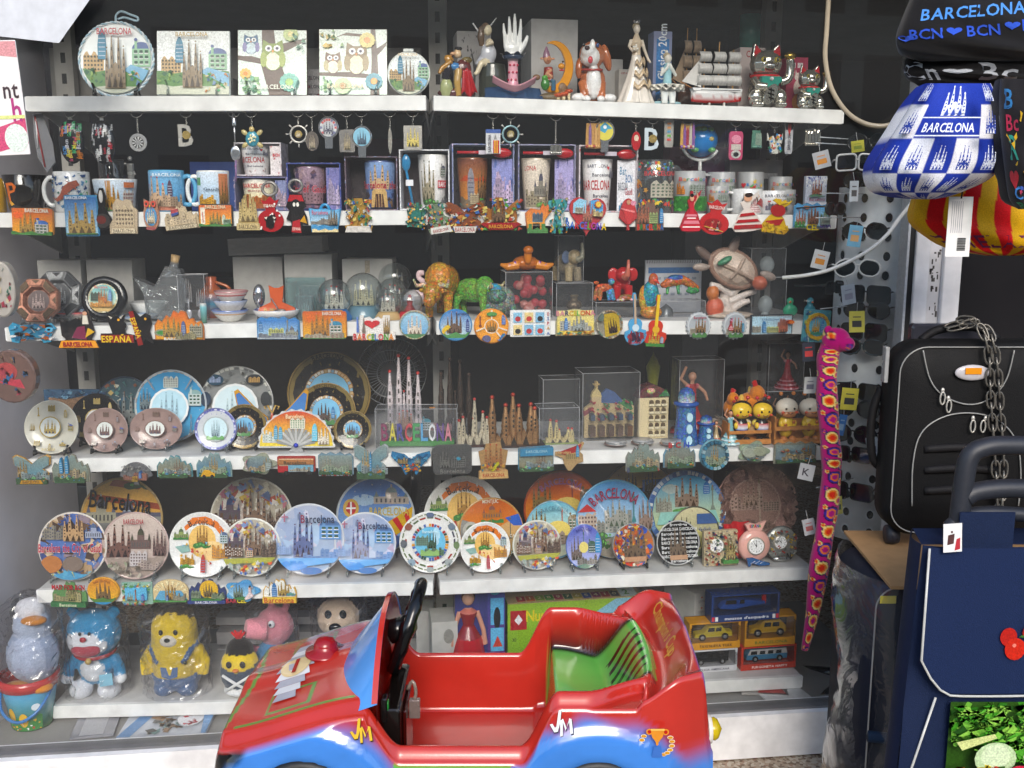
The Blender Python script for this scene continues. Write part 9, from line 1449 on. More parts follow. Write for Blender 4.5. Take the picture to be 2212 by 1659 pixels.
mb=MB();mb.tube([sw+ux*.07,sw,sw-ux*.07],[.009,.02,.009],'0c0c0e',10,sub_=4);mb.tube([sw,sw-uz*.08],[.016,.01],'0c0c0e',10);mb.build('spoke','gloss',st_)
mb=MB();mb.tube([(-.241,YM,.535),sw],[.024,.022],'101012',18);mb.build('steering_column','gloss',t)
mb=MB();mb.box(-.238,YM-.16,.272,-.205,YM+.03,.455,'14100f',.0,bev=.006);mb.box(-.2048,YM-.12,.30,-.198,YM-.01,.43,'3a0a08',bev=.003);mb.build('coin_box','gloss',t)
mb=MB();mb.tube([(-.2,YM-.07,.45),(-.19,YM-.074,.468),(-.184,YM-.074,.45),(-.186,YM-.074,.43)],.0035,'9a8a80',8,sub_=3);mb.box(-.197,YM-.082,.395,-.176,YM-.068,.432,'8a7a74',bev=.002);mb.build('padlock','metal',t)
mb=MB();mb.box(-.24,YM-.165,.43,-.228,YM-.14,.478,'111',bev=.004);mb.ell((-.227,YM-.152,.46),(.002,.009,.012),'1c7a30');mb.build('coin_slot','gloss',t)
p,s_=at(711,1412,YM);mb=MB();mb.lathe([(.041,.0),(.04,.006),(.024,.009),(.023,.02),(.016,.031),(0,.035)],'8c1018',28,(-.372,YM+.02,topz(-.372,0)-.002));mb.build('warning_light',clear('red_lens','a01020',5,.06,haze=.45)and 'gloss',t)
mb=MB();mb.lathe([(.02,0),(.021,.006),(.017,.012),(0,.02)],'b8a010',20,(.366,YN+.06,.415),'x');mb.build('tail_light','gloss',t);mb=MB();mb.lathe([(.027,-.004),(.026,.003),(.02,.004)],'e0d8d0',20,(.362,YN+.06,.415),'x');mb.build('light_rim','gloss',t)
mb=MB();mb.box(-.06,YM-.07,.277,.03,YM-.02,.30,'8a7a78',.12,bev=.004);mb.ell((-.045,YM-.05,.302),(.01,.01,.004),'6a5c5a');mb.build('pedal','antique',t)
for x in AX:
 for yy,nm in((YN-.004,0),(YF+.004,1)):
  mb=MB();mb.lathe([(.06,-.012),(.1,-.02),(.108,-.012),(.108,.02),(.06,.02)],'0c0c0c',36,(x,yy+(0 if not nm else-.02),AZ-.002),'y');w_o=mb.build('wheel','rubber',t);mb=MB();mb.lathe([(0,-.013),(.05,-.015),(.062,-.010)],'8a8c90',24,(x,yy+(0 if not nm else-.02),AZ-.002),'y');mb.build('hub_cap','metal',w_o)
def onside(q,qy,w_,h_,spec,name,yo=-.0125):
 p,s_=at(q,qy,YN+yo);mb=MB();c=CV(mb,p.x,p.z,w_*s_,h_*s_,YN+yo,step=.0004);c.draw(spec);mb.build(name,'gloss',t)
JM="p:.0,.95,.35,.9,.1,-.3,-.3,-.85,-.8,-.5,-.6,-.2,-.45,-.35,-.1,.2,{0};p:-.2,-.9,.2,-.9,.35,.3,.55,-.35,.7,-.3,1,.4,1,-.7,.75,-.65,.8,.0,.6,-.3,.6,-.8,.4,-.7,.3,-.1,{0};p:-.1,-.3,.35,-.95,.5,-.95,.35,.4,.9,.5,.8,.4,{0}"
JM="p:-.25,.95,-.02,1,-.12,.0,-.3,-.65,-.6,-.7,-.98,-.1,-.75,-.05,-.55,-.35,-.42,-.25,{0};p:-.1,-1,.12,-.95,.1,.3,-.12,.2,{0};p:.02,.32,.12,.35,.42,-.35,.34,-.55,{0};p:.34,-.55,.42,-.3,.75,.35,.65,.4,{0};p:.6,.38,.82,.35,.98,-.75,.74,-.8,{0}"
onside(781,1580,26,30,JM.format('3a3012'),'logo_shadow',-.0118);onside(780,1578,25,29,JM.format('e0b838'),'logo');onside(1214,1564,27,32,JM.format('1c2438'),'logo_shadow',-.0098);onside(1213,1562,26,31,JM.format('e8ecf0'),'logo',-.0105)
LV=';'.join(f"o:{sx*(.28+.55*sin(a)):.2f},{-.15-.75*cos(a):.2f},.17,.12,e8e0c8;o:{sx*(.28+.55*sin(a)):.2f},{-.15-.75*cos(a):.2f},.14,.09,d09020" for sx in(-1,1)for a in(.2,.6,1.0,1.4,1.8,2.2))
onside(1418,1597,39,36,LV+";p:-.38,.85,.38,.85,.3,.35,.08,.0,.06,-.2,-.06,-.2,-.08,0,-.3,.35,d88a28;o:-.45,.68,.18,.2,d88a28;o:-.45,.68,.1,.12,b01c10;o:.45,.68,.18,.2,d88a28;o:.45,.68,.1,.12,b01c10;p:-.38,.9,.38,.9,.36,.78,-.36,.78,e8b858;p:-.2,-.2,.2,-.2,.24,-.5,.3,-.95,-.3,-.95,-.24,-.5,3a6ab8",'trophy_sticker',-.011)
mb=MB();V=[];xx=0
rr=random.Random(1)
for ch in "Champion's Cup":
 if ch==' ':xx+=.35;continue
 g=G[ch,False]
 for vv_ in[[(xx+a-g[3],b)for a,b,_ in g[0]]]:
  W3=[]
  for a,b in vv_:yy=YF-.05-a*.030;X=.300+b*.026+.004*sin(pi*a/8.4);W3.append((X,yy,topz(X,(yy-YM)/halfw(X))+.0016))
  mb.add(W3,g[1],'c8943c')
 xx+=g[2]-g[3]+.08
mb.build('spoiler_lettering','gloss',t)
def onhood(pts,col,name,lift=.0016,mb=None):
 m=mb or MB();W3=[(x,y,topz(x,(y-YM)/halfw(x))+lift)for x,y in pts];m.add(W3,[tuple(range(len(W3)))],col)
 if not mb:m.build(name,'gloss',t)
mb=MB()
for j in range(9):y0=YM-.125+.026*j;w_=.012+.016*min(j,8-j)/4+.01;x0=-.425-.0*j+.0;onhood([(x0-w_,y0),(x0-w_*.8,y0+.0255),(x0+w_*.8,y0+.0255),(x0+w_,y0)],'d8d8dc' if j%2 else 'a8a8b4','',.003,mb)
onhood([(-.425+.03*cos(a),YM-.01+.036*sin(a))for a in[2*pi*i/20 for i in range(20)]],'d8c090','',.0055,mb);onhood([(-.43,YM-.036),(-.422,YM-.036),(-.422,YM+.016),(-.43,YM+.016)],'a02018','',.007,mb);mb.build('winged_emblem','gloss',t)
mb=MB();mb.box(-.45,YM-.12,.004,.3,YM+.12,.195,'3a3a3e',bev=.01);mb.build('pedestal','gloss',t)
# ================================================================ right of the shelves: sunglasses stand, cables, long toy
p,s_=at(1890,800,.22);t=thing('sunglasses_stand','grey perforated round stand holding rows of sunglasses','display stand',(p.x,.22,.002));SX,SY,SR=p.x,.22,.115
z0,z1=at(1890,1172,.12)[0].z,at(1890,405,.12)[0].z
mb=MB();mb.lathe([(.001,z0),(SR,z0),(SR,z1),(.001,z1)],'dde1e4',40);mb.build('column','steel',t);mb=MB();mb.lathe([(.03,.06),(.03,z0)],'1a1a1c',16);mb.build('pole','gloss',t)
for i in range(5):a=i*2*pi/5;mb=MB();mb.tube([(0,0,.07),(.17*cos(a),.17*sin(a),.04)],[.02,.014],'121214');mb.ell((.17*cos(a),.17*sin(a),.024),.024,'121214');mb.build('foot','gloss',t)
mb=MB()
for j,a in enumerate((-75,-45,-15,15,40,62)):
 for i in range(22):
  zz=z0+.03+i*.0475
  if zz>z1-.02:break
  an=R(a);tx,ty=cos(an),sin(an);cx_,cy_=(SR+.0012)*sin(an),-(SR+.0012)*cos(an)
  for r_,c_,o_ in((.0145,'e0e2e4',0),(.0115,'08080a',.0006)):mb.add([(cx_+sin(an)*o_+tx*r_*cos(q)*.75,cy_-cos(an)*o_+ty*r_*cos(q)*.75,zz+r_*sin(q))for q in[2*pi*k/12 for k in range(12)]],[tuple(range(12))],c_)
mb.build('hole_pattern','gloss',t)
def shades(label,q,qy,w_,frame,lens,yw=-.35,lensm=None,br=1.0,sq=False):
 if frame[0]!='e':w_*=1.12;q-=4
 p,s=at(q,qy,.075);t=thing('sunglasses',label,'sunglasses',p,yw,'sunglasses on the stand');W_=w_*s/2;lw=W_*.46;lh=lw*.82*br
 for d in(-1,1):
  o_=rrect(-lw,-lh,lw,lh,lh*.45,5)if sq else circ(20,lw,lh);o_=[(x+d*W_*.52,z-(.1*lh if x*d>0 else 0))for x,z in o_]
  mb=MB();mb.prism(o_,-.001,.001,lens);mb.build('lens',LENS()if not lensm else lensm,t);mb=MB();mb.tube([(x,-.001,z)for x,z in o_],.0024 if frame!='0e0e10' else.0018,frame,6,True);mb.build('rim','gloss',t)
  mb=MB();mb.tube([(d*W_,0,lh*.3),(d*W_*1.02,.02,lh*.3),(d*W_*.9,.09,0)],.002,frame,6);mb.build('temple','gloss',t)
 mb=MB();mb.tube([(-W_*.1,-.001,lh*.2),(0,-.003,lh*.35),(W_*.1,-.001,lh*.2)],.002,frame,6);mb.build('bridge','gloss',t)
SH=[(1852,350,90,'e4e4e4','white square framed sunglasses, topmost white pair',-.1,True),(1880,305,80,'0e0e10','large dark lens sunglasses above the white square pair',-.6,False),(1874,388,84,'0e0e10','black sunglasses just under the white square pair',-.6,False),(1872,498,84,'0e0e10','dark sunglasses beside the light blue tag',-.5,False),(1852,578,98,'e8e8e8','white round framed sunglasses crossed by the cable',-.1,False),(1874,636,92,'0e0e10','wide black wrap sunglasses under the white round pair',-.5,True),(1876,668,88,'0e0e10','black sunglasses with silver hinge',-.6,False),(1870,716,86,'0e0e10','black square sunglasses beside the upper yellow tag',-.55,True),(1866,748,82,'1a2a30','teal tinted sunglasses with white price dot',-.5,False),(1856,845,84,'0e0e10','black sunglasses above the lower yellow tag',-.5,True),(1852,882,92,'0e0e10','large brown lens sunglasses low on the stand',-.5,False),(1846,936,92,'0e0e10','large round black sunglasses beside the blue tag',-.55,False),(1842,980,76,'0e0e10','small dark sunglasses under the large round pair',-.5,True),(1838,1060,88,'0e0e10','black square sunglasses, lowest pair on the stand',-.5,True),(1808,450,60,'16181c','dark sunglasses half hidden left of the light blue tag',.6,False),(1806,620,60,'0e0e10','dark sunglasses seen from behind near the cable',.7,True),(1800,1030,60,'0e0e10','black sunglasses seen from behind left of the long toy',.6,True)]
for q_,y_,w_,fr_,l_,yw,sq in SH:shades(l_,q_,y_,w_,fr_,'111',yw,sq=sq)
TG=[(1775,345,34,36,'b8b8bc','white price tag with orange fruit near the top of the stand','d88a20'),(1853,316,28,24,'c8c030','small yellow tag above the white sunglasses','8a9a20'),(1845,413,22,44,'d0d4d8','white barcode tag beside the upper black sunglasses','555'),(1847,510,28,46,'78b8d8','light blue tag hanging among the sunglasses','e8b070'),(1772,561,34,40,'d0d0d0','white tag with orange patch left of the round white pair','d88a20'),(1833,636,34,44,'a8b0bc','grey folded tag under the round white sunglasses','889'),(1851,695,32,46,'d8cc50','tall yellow tag, upper of the yellow pair','333'),(1835,862,36,48,'d8cc40','slanted yellow tag, lower of the yellow pair','333'),(1818,918,20,46,'2c6ab0','blue tag beside the long patterned toy','8ac'),(1885,966,24,44,'b8c0c4','pale tag hanging from the column by a thread','667'),(1747,760,28,42,'20283a','dark tag with red and blue badge left of the toy head','c33'),(1750,832,30,36,'b8b8b8','white tag below the dark badge tag','667'),(1742,1020,32,36,'b0b0b4','grey tag with black K shape','223'),(1748,1138,26,36,'b8b8bc','white tag lowest on the left side of the stand','a55'),(1812,1092,18,40,'c8c060','narrow yellow green tag low beside the toy','565')]
for i,(q_,y_,w_,h_,c_,l_,d_)in enumerate(TG):
 p,s=at(q_,y_,.03-.004*(i%3));t=thing('price_tag',l_,'price tag',p,.3*((i%3)-1),'tags on the sunglasses',0,R((i*37%30)-15));mb=MB();mb.box(-w_*s/2,0,-h_*s/2,w_*s/2,.0008,h_*s/2,c_);c=CV(mb,0,0,w_*s/2,h_*s/2,-.0003);c.draw(f"r:-.6,-.5,.6,.1,{d_};r:-.5,.4,.5,.5,{d_}" if 'K shape' not in l_ else "t:K,0,0,.9,223");mb.build('card','card',t);mb=MB();mb.tube([(0,0,h_*s/2),(.002,.01,h_*s/2+.02)],.0006,'ccc',4);mb.build('thread','gloss',t)
for i,y_ in enumerate((300,312,418,470,662,828,870,1040)):
 p,s=at(1800-10*(i%2),y_,.1);mb=MB();mb.tube([(-.05,-.06,0),(.1,.05,0)],.0014,'c8ccd0',6);o_=solo('display_peg',mb,'metal',['topmost','second','third','fourth','fifth','sixth','seventh','lowest'][i]+' thin chrome display peg from the top, left of the stand','peg','chrome pegs of the sunglasses stand');o_.location=p
pts=[at(a,b_,-.03)[0]for a,b_ in((1796,742),(1788,775),(1786,850),(1793,950),(1796,1020),(1786,1120),(1770,1220),(1756,1320),(1738,1406))];P=cmr(pts,12);n_=len(P)-1;rr=random.Random(8)
SPOT=[((.86+.13*(i%3)+.04*rr.random())%1,(i+.5)/62,.5+.9*((i*5)%3)/2)for i in range(62)]+[((.3+.2*(i%3)+.05*rr.random()),(i+.5)/30,.9)for i in range(30)]
def snk(u,v):
 i=min(int(v*n_),n_-1);c=P[i].lerp(P[i+1],v*n_-i);r=s_*(22*(1-.12*sin(v*40)*.4)-2*v)if v<.8 else s_*(20-13*(v-.8)/.2);r=r*(.999 if v<.995 else.3);a=2*pi*u;return(c.x+r*sin(a),c.y-r*cos(a),c.z+.0*u)
def snc(u,v):
 best=9
 for a,b_,sz in SPOT:
  du=min(abs(u-a),1-abs(u-a))*.115;dv=(v-b_)*.78;d=math.hypot(du,dv)/(.011*sz)
  if d<best:best=d;bb=(a*7+b_*31)%1
 if best<.4:return 'c8240c' if bb<.6 else 'a00870'
 if best<.62:return 'd87010'
 if best<.85:return 'e0c878' if bb<.75 else '28208a'
 if best<1.0:return '2a1040'
 return 'a80868'
t=thing('long_soft_toy','long thin magenta soft toy with orange and yellow rings hanging beside the shelves','soft toy');s_=.00113
mb=MB();mb.sheet(snk,40,420,'a07',True,snc);mb.build('body','fabric',t);p,s=at(1806,735,-.035)
mb=MB();mb.ell((0,0,0),(30*s,24*s,28*s),'a80868',28,20);mb.ell((16*s,-14*s,-6*s),(20*s,16*s,16*s),'a80868',20,14);mb.ell((-18*s,0,14*s),(12*s,8*s,18*s),'98085c',12,8);o_=mb.build('head','fabric',t,cfun=lambda c:snc((.5+c.x*9)%1,(c.z*1.28+.5)%1));o_.location=p
for n__,pp,r_,c_,l_ in(('cable',((1792,-40,.0),(1786,60,0),(1783,130,0),(1800,200,0),(1845,255,0),(1910,272,-.01),(1990,240,-.03)),5.2,'a89c88','beige cable hanging in a loop at the top right of the shelves'),('cable',((1690,600,.02),(1745,594,0),(1800,580,-.01),(1870,545,-.015),(1915,508,-.02),(1945,468,-.02),(1985,420,-.04)),4.2,'d0d0cc','white cable running across the sunglasses stand')):
 mb=MB();mb.tube([at(a,b_,c_-.045)[0]for a,b_,c_ in pp],r_*.00107,'a89c88' if 'beige' in l_ else 'd8d8d4',10,sub_=8);solo(n__,mb,'gloss',l_,'cable')
mb=MB();mb.tube([(x,y,.012)for x,y in((at(1900,1540,-.25)[0].x,-.2),(.72,-.24),(.60,-.36),(.46,-.52),(.30,-.7))],.007,'141416',10,sub_=8);solo('cable',mb,'rubber','black cable lying on the terrazzo floor beside the wrapped suitcase','cable')
# ---------------------------------------------------------------- hanging bags
def softbag(name,label,rows,Y,bul,cf,spec,m='nylon',nu=60,nv=60,wr=.006,cvr=(1,1),extra=None):
 """rows: (pixel y, left pixel x, right pixel x) outline of a soft bag hanging at depth Y"""
 t=thing(name,label,'bag',at(rows[0][1],rows[0][0],Y)[0]*0);R_=cmr([Vector((a,b_,c_))for a,b_,c_ in rows],10)
 def mp(u,v,o=0):
  i=min(int(v*(len(R_)-1)),len(R_)-2);q=R_[i].lerp(R_[i+1],v*(len(R_)-1)-i);e=max(0,1-(2*u-1)**2)**.5;ez=max(0,1-max(0,2*v-1)**2.4)**.5
  y=Y-bul*e*(.45+.55*sin(pi*min(1,v*.85+.1)))*ez-wr*sin(u*13+v*7)*e*.5-wr*.6*sin(v*19-u*9)*e*(.4+v)-o;p=at(q.y+(q.z-q.y)*u,q.x,y)[0];return(p.x,p.y,p.z)
 mb=MB();mb.sheet(lambda u,v:mp(u,v),nu,nv,'222',True,cf);back=[mp(0,0)]
 mb.build('body',m,t);mb=MB();mb.sheet(lambda u,v:(lambda p:(p[0],2*Y-p[1]+.001,p[2]))(mp(1-u,v)),20,20,'222',True,lambda u,v:cf(1-u,v));mb.build('back',m,t)
 if spec:mb=MB();c=CV(mb,.5,.5,.5,.5,0,rect(-1,-1,1,1),lambda x,y,z:mp(min(1,max(0,x)),min(1,max(0,1-z)),.0008-y),step=.00015,cell=(.12,.12));c.draw(spec);mb.build('print',m,t)
 return t,mp
SV2='a8acb4'
softbag('tote_bag','black bag with blue BARCELONA and BCN heart lettering hanging at the top right',[(-60,1990,2330),(0,1965,2330),(50,1945,2330),(90,1937,2330),(115,1950,2320),(132,1985,2300)],-.5,.06,lambda u,v:'100f12',"t:BARCELONA,-.2,.42,.2,4a8ad8,1.2,0,0,.12;t:BCN,-.68,-.02,.22,2a50c0,.38,0,0,.12;heart:-.38,.05,.18,2a50c0;t:BCN,-.05,.06,.22,2a50c0,.38,0,0,.12;heart:.26,.16,.18,2a50c0;t:BCN,.56,.18,.22,2a50c0,.38,0,0,.1;heart:-.9,-.12,.18,2a50c0;p:-.95,.7,-.6,1,-.8,1,c8c8c8",m='fabric')
softbag('tote_bag','black bag with silver Bcn and heart lettering under the blue lettered one',[(112,1975,2330),(130,1955,2330),(152,1952,2330),(168,1960,2320),(186,1985,2300)],-.46,.05,lambda u,v:'0e0d10',f"t:Cn,-.8,-.1,1.0,{SV2},.42;heart:-.38,-.05,.36,{SV2};t:Bc,.1,-.1,1.0,{SV2},.5",m='fabric')
SG=''.join(f";sag:{x:.2f},{z:.2f},.19,.3,{c},{c},{d}" for i in range(5)for j in range(5)for x,z,c,d in[(-.8+.4*i,-.95+.42*j,'2a44a0' if(i+j)%2 else 'd8dce8','e8e8f0' if(i+j)%2 else '2a44a0')]if not(j>2 and 0<i<4))
softbag('drawstring_bag','blue and white checked drawstring bag printed with churches and BARCELONA',[(180,2000,2140),(215,1975,2156),(255,1950,2162),(300,1922,2164),(350,1890,2165),(385,1885,2140),(410,1900,2090),(424,1935,2050),(430,1975,2020)],-.55,.10,lambda u,v:('e8e8ee' if(int(u*5)+int((1-v)*4.76))%2 else '2038a0')if not(v<.37 and.2<u<.8)else '2038a0',SG[1:]+";r:-.6,.28,.6,.295,d8dce8;r:-.6,.5,.6,.515,d8dce8;t:BARCELONA,0,.385,.11,e8ecf8,1.0;sag:0,.53,.5,.42,d8dce8,d8dce8,2a44a0",nu=96,nv=90)
t,mp=softbag('drawstring_bag','red and yellow striped bag with purple lettering below the checked bag',[(330,2060,2260),(380,2000,2290),(430,1978,2300),(480,1972,2300),(515,2010,2290),(540,2060,2260),(552,2130,2200)],-.4,.07,lambda u,v:'d0101a' if int(u*9+.4*v)%2 else 'd8a410',"t:ESTELADA,0,-.42,.32,6a2450,1.9",nu=100)
p,s=at(2072,490,-.52);t=thing('swing_tag','white barcode swing tag hanging on the striped bag','tag',p);mb=MB();mb.box(-26*s,0,-64*s,26*s,.001,64*s,'e8e8e8');c=CV(mb,0,0,26*s,64*s,-.0003);c.draw(';'.join(f"r:{-.7+.17*i:.2f},-.2,{-.66+.17*i:.2f},.85,889" for i in range(6))+';'+';'.join(f"r:-.1,{-.8+.045*i:.2f},.6,{-.78+.045*i+.01*(i%2):.2f},222" for i in range(10)));mb.build('card','card',t);mb=MB();mb.tube([(0,0,60*s),(.004,.004,100*s)],.0016,'111',6);mb.build('cord','gloss',t)
softbag('tote_bag','dark bag with scattered coloured letters at the right edge of the photo',[(170,2160,2300),(230,2158,2300),(300,2162,2300),(370,2170,2300),(430,2180,2300),(452,2200,2290)],-.62,.05,lambda u,v:'18161a',"t:B,-.7,.7,.25,2a6aa0,.3;t:Bc,-.6,.4,.2,a82848,.4;t:R,-.6,.1,.3,2a8a7a,.3;heart:-.7,-.3,.3,b02030;t:C,-.6,-.5,.2,3a7ac0,.3;t:B,-.65,-.8,.25,2a9a6a,.3;sh:20,-.9,-.9,.9,.9,a83858|2a7a8a|c8a020|3a5ab0,.07,4",m='fabric')
# ---------------------------------------------------------------- luggage
t=thing('suitcase','black soft suitcase with white piping standing on cardboard, chained','suitcase');Y=-.36
def Q(a,b_,y=Y):p=at(a,b_,y)[0];return(p.x,p.z)
def qrect(a,b_,c_,d_,r,y=Y,n=8):x0,z1=Q(a,b_,y);x1,z0=Q(c_,d_,y);x0b=Q(a,d_,y)[0];s=(x1-x0)/(c_-a);return[(x+(x0b-x0)*0,z)for x,z in rrect(x0,z0,x1,z1,r*s,n)]
def soft(pts,y,d,col,e=.02,mb=None):
 m=mb or MB();n=len(pts);cx=sum(p[0]for p in pts)/n;cz=sum(p[1]for p in pts)/n;V=[]
 for k,yy in((.0,y-e*.25),(.6,y-e*.25),(.93,y),(1,y+e*.7),(1,y+d-e),(.93,y+d)):V+=[(cx+(x-cx)*k,yy,cz+(z-cz)*k)for x,z in pts]
 m.add(V,[(j*n+i,j*n+(i+1)%n,(j+1)*n+(i+1)%n,(j+1)*n+i)for j in range(5)for i in range(n)],col,True);return m
bp_=qrect(1934,738,2330,1158,62);soft(bp_,Y,.08,'0d0d0f',.02).build('body','nylon',t)
def pipe(pts,r=.0015,col='8a8a88',nm='piping',closed=False,par=None):mb=MB();mb.tube(pts,r,col,7,closed);return mb.build(nm,'gloss',par or t)
pipe([(x,Y-.003,z)for x,z in qrect(1948,750,2316,1150,52,Y-.003)],closed=True)
pk=[Q(a,b_)for a,b_ in((1990,755),(2004,815),(2030,850),(2075,870),(2115,868),(2150,845),(2172,810),(2186,755))];pipe([(p.x,Y-.010,p.y)for p in cmr([Vector((a,b_)).to_3d()for a,b_ in pk],6)],nm='pocket_piping')
pk=[Q(a,b_)for a,b_ in((1966,1090),(1968,1000),(1985,935),(2030,900),(2090,890),(2150,905),(2190,950),(2200,1020),(2195,1090))];pipe([(p.x,Y-.010,p.y)for p in cmr([Vector((a,b_)).to_3d()for a,b_ in pk],6)],nm='pocket_piping')
for zq in(970,1015,1060):mb=MB();a,z=Q(1995,zq);b_,_=Q(2150,zq);mb.tube([(a,Y-.002,z),((a+b_)/2,Y-.008,z+.006),(b_,Y-.002,z)],.009,'19181a',10,sub_=4);mb.build('padded_ridge','nylon',t)
for a,b_,r_ in((2030,845,0),(2042,862,.15),(2095,905,0),(2122,905,-.5)):mb=MB();x,z=Q(a,b_);mb.tube([(x+.005*cos(q)+.01*sin(r_),Y-.016,z-.012+.013*sin(q))for q in[2*pi*i/12 for i in range(12)]],.0018,'b8b4ac',6,True);mb.ell((x,Y-.014,z+.004),(.004,.003,.006),'b8b4ac');mb.build('zip_puller','metal',t)
mb=MB();x,z=Q(2095,803);s=.0011;mb.ell((x,Y-.012,z),(33*s,.006,15*s),'b8b4b8',20,10);mb.box(x-16*s,Y-.0195,z-2*s,x+14*s,Y-.018,z+10*s,'d88a18');mb.build('badge','gloss',t)
mb=MB();mb.tube([Vector((Q(a,b_)[0],Y-.01+.06,Q(a,b_)[1]))for a,b_ in((2010,742),(2050,718),(2130,712),(2180,738))],.009,'19181b',10,sub_=5);mb.build('carry_handle','nylon',t);mb=MB();x0,z0_=Q(1990,738);x1,z1_=Q(2150,706);mb.box(x0,Y+.05,z0_-.01,x1,Y+.075,z1_,'2c2c34',bev=.008);mb.build('trolley_handle','gloss',t)
mb=MB();mb.tube([Vector((Q(a,b_)[0],Y+.07,Q(a,b_)[1]))for a,b_ in((1930,850),(1912,900),(1906,960),(1912,1010),(1932,1030))],.009,'131214',10,sub_=5);mb.build('side_handle','nylon',t);mb=MB();x,z=Q(1926,798);mb.box(x-.01,Y+.01,z-.03,x-.002,Y+.03,z+.045,'b0b0b0',bev=.002);mb.build('combination_lock','metal',t)
zt=Q(1950,1158)[1]
for a in(1935,2290):x,z=Q(a,1160);mb=MB();mb.lathe([(0,-.012),(.02,-.012),(.022,0),(.02,.012),(0,.012)],'22242e',18,(x+.01,Y+.05,zt-.012),'x');mb.build('wheel','rubber',t)
t=thing('chain','heavy steel chain draped over the black suitcase in two strands','chain');
def strand(pts):
 P=cmr([Vector((Q(a,b_,Y-o_)[0],Y-o_,Q(a,b_,Y-o_)[1]))for a,b_,o_ in pts],30);L_=0;nx=0;mb=MB();i_=0
 for j in range(len(P)-1):
  L_+=(P[j+1]-P[j]).length
  if L_>=nx:
   nx+=.024;d=(P[j+1]-P[j]).normalized();o_=d.cross(Vector((0,1,0))).normalized();q_=o_ if i_%2 else(o_*.35+Vector((0,1,0))*.9);i_+=1
   mb.tube([P[j]+d*(.0165*sin(a)+.003*(1 if sin(a)>0 else-1))+q_*.0085*cos(a)for a in[2*pi*k/14 for k in range(14)]],.0022,'68645e',6,True)
 mb.build('strand','metal',t)
strand([(2062,700,-.03),(2090,692,-.02),(2120,712,.01),(2136,770,.018),(2140,860,.02),(2150,1000,.022),(2156,1130,.03)]);strand([(2068,708,-.02),(2110,698,-.01),(2140,725,.014),(2154,790,.02),(2160,880,.02),(2168,1000,.022),(2162,1130,.034)])
p0,s=at(1940,1180,-.36);zc=Q(1950,1158)[1]-.034;xl=at(1856,1130,-.3)[0].x;mb=MB();mb.add([(xl-.005,-.22,zc),(at(1925,1200,-.55)[0].x,-.56,zc),(1.3,-.56,zc),(1.3,-.22,zc)]+[(x_,y_,zc-.006)for x_,y_ in((xl-.005,-.22),(at(1925,1200,-.55)[0].x,-.56),(1.3,-.56),(1.3,-.22))],[(0,1,2,3),(7,6,5,4),(1,0,4,5),(2,1,5,6)],'a07c54');solo('cardboard_sheet',mb,'card','flat brown corrugated cardboard sheet under the black suitcase','cardboard sheet')
t=thing('wrapped_suitcase','dark navy suitcase wrapped in clear film with a yellow sticker','suitcase');Y2=-.5
x0=at(1872,1400,Y2)[0].x;o_=rrect(x0,.05,x0+.34,zc-.012,.05,8);soft(o_,Y2,.24,'1a1e2c',.03).build('body','nylon',t);pipe([(x,Y2-.004,z)for x,z in rrect(x0+.012,.062,x0+.328,zc-.024,.045,8)],.0018,'9a9a98',closed=True);x,z=at(1920,1297,Y2-.02)[0].x,at(1920,1297,Y2-.02)[0].z
mb=MB();mb.box(x-.016,Y2-.017,z-.008,x+.016,Y2-.016,z+.008,'d8c848',bev=.001);mb.build('price_sticker','card',t)
mb=MB();mb.tube([(x0+.01,Y2-.012,.30),(x0+.17,Y2-.02,.285),(x0+.33,Y2-.012,.29)],.012,'1c3048',8);mb.build('strap','nylon',t)
rr=random.Random(9);J=[[rr.random()for _ in range(49)]for _ in range(37)];zt=zc-.009
mb=MB();mb.sheet(lambda u,v:(x0+.17-(.186+.005*J[int(v*36)][int(u*48)%48]+.012*sin(v*9))*cos(2*pi*u)*(1 if abs(cos(2*pi*u))<.0 else 1),Y2+.11-(.145+.005*J[int(v*36)][int(u*48)%48])*max(-1,min(1,1.35*sin(2*pi*u))),.03+(zt-.03)*v),48,36,'fff',True);mb.build('film_wrap',clear('stretch_film','f4f4f6',2.2,.1,.4,7,.03),t)
t=thing('shopping_trolley','navy blue shopping trolley bag with white piping, tomato print and vegetable picture','shopping trolley');Y3=-.72
a,_=at(2000,1175,Y3);zT=a.z;xl=at(1990,1180,Y3)[0].x;xlb=at(1945,1659,Y3)[0].x
mb=MB();mb.sheet(lambda u,v:(lambda x_,k:(x_,Y3+.0-.018*(1-(2*min(1,max(0,u*1.0))-1)**4)+.006*sin(v*11+u*5)*(1-u),.05+(zT-.05)*v))(xl-.025*(1-v)+.36*u,1),40,40,'12203f');mb.sheet(lambda u,v:(xl-.025*(1-v)-.016*sin(pi*u)*(1-.3*v)+.02*u,Y3+.09*u,.05+(zT-.05)*v+.0*u),16,30,'101c3a');mb.sheet(lambda u,v:(xl+.02*v+.36*u,Y3+.09*v,zT-.001),4,4,'12203f');mb.build('body','nylon',t)
x,z=at(2130,1430,Y3-.03)[0].x,0;fl=[(xl+.0,zT+.001),(xl+.0,at(2000,1400,Y3)[0].z),(xl+.02,at(2000,1455,Y3)[0].z),(xl+.06,at(2000,1478,Y3)[0].z),(xl+.36,at(2000,1484,Y3)[0].z),(xl+.36,zT+.001)]
mb=MB();zf_=fl[4][1];mb.sheet(lambda u,v:(xl+.002+.36*u,Y3-.026-.004*sin(u*5),zT+.002-(zT-(zf_+(.065*max(0,1-u/.17)**2)))*v),30,24,'142448');mb.build('flap','nylon',t)
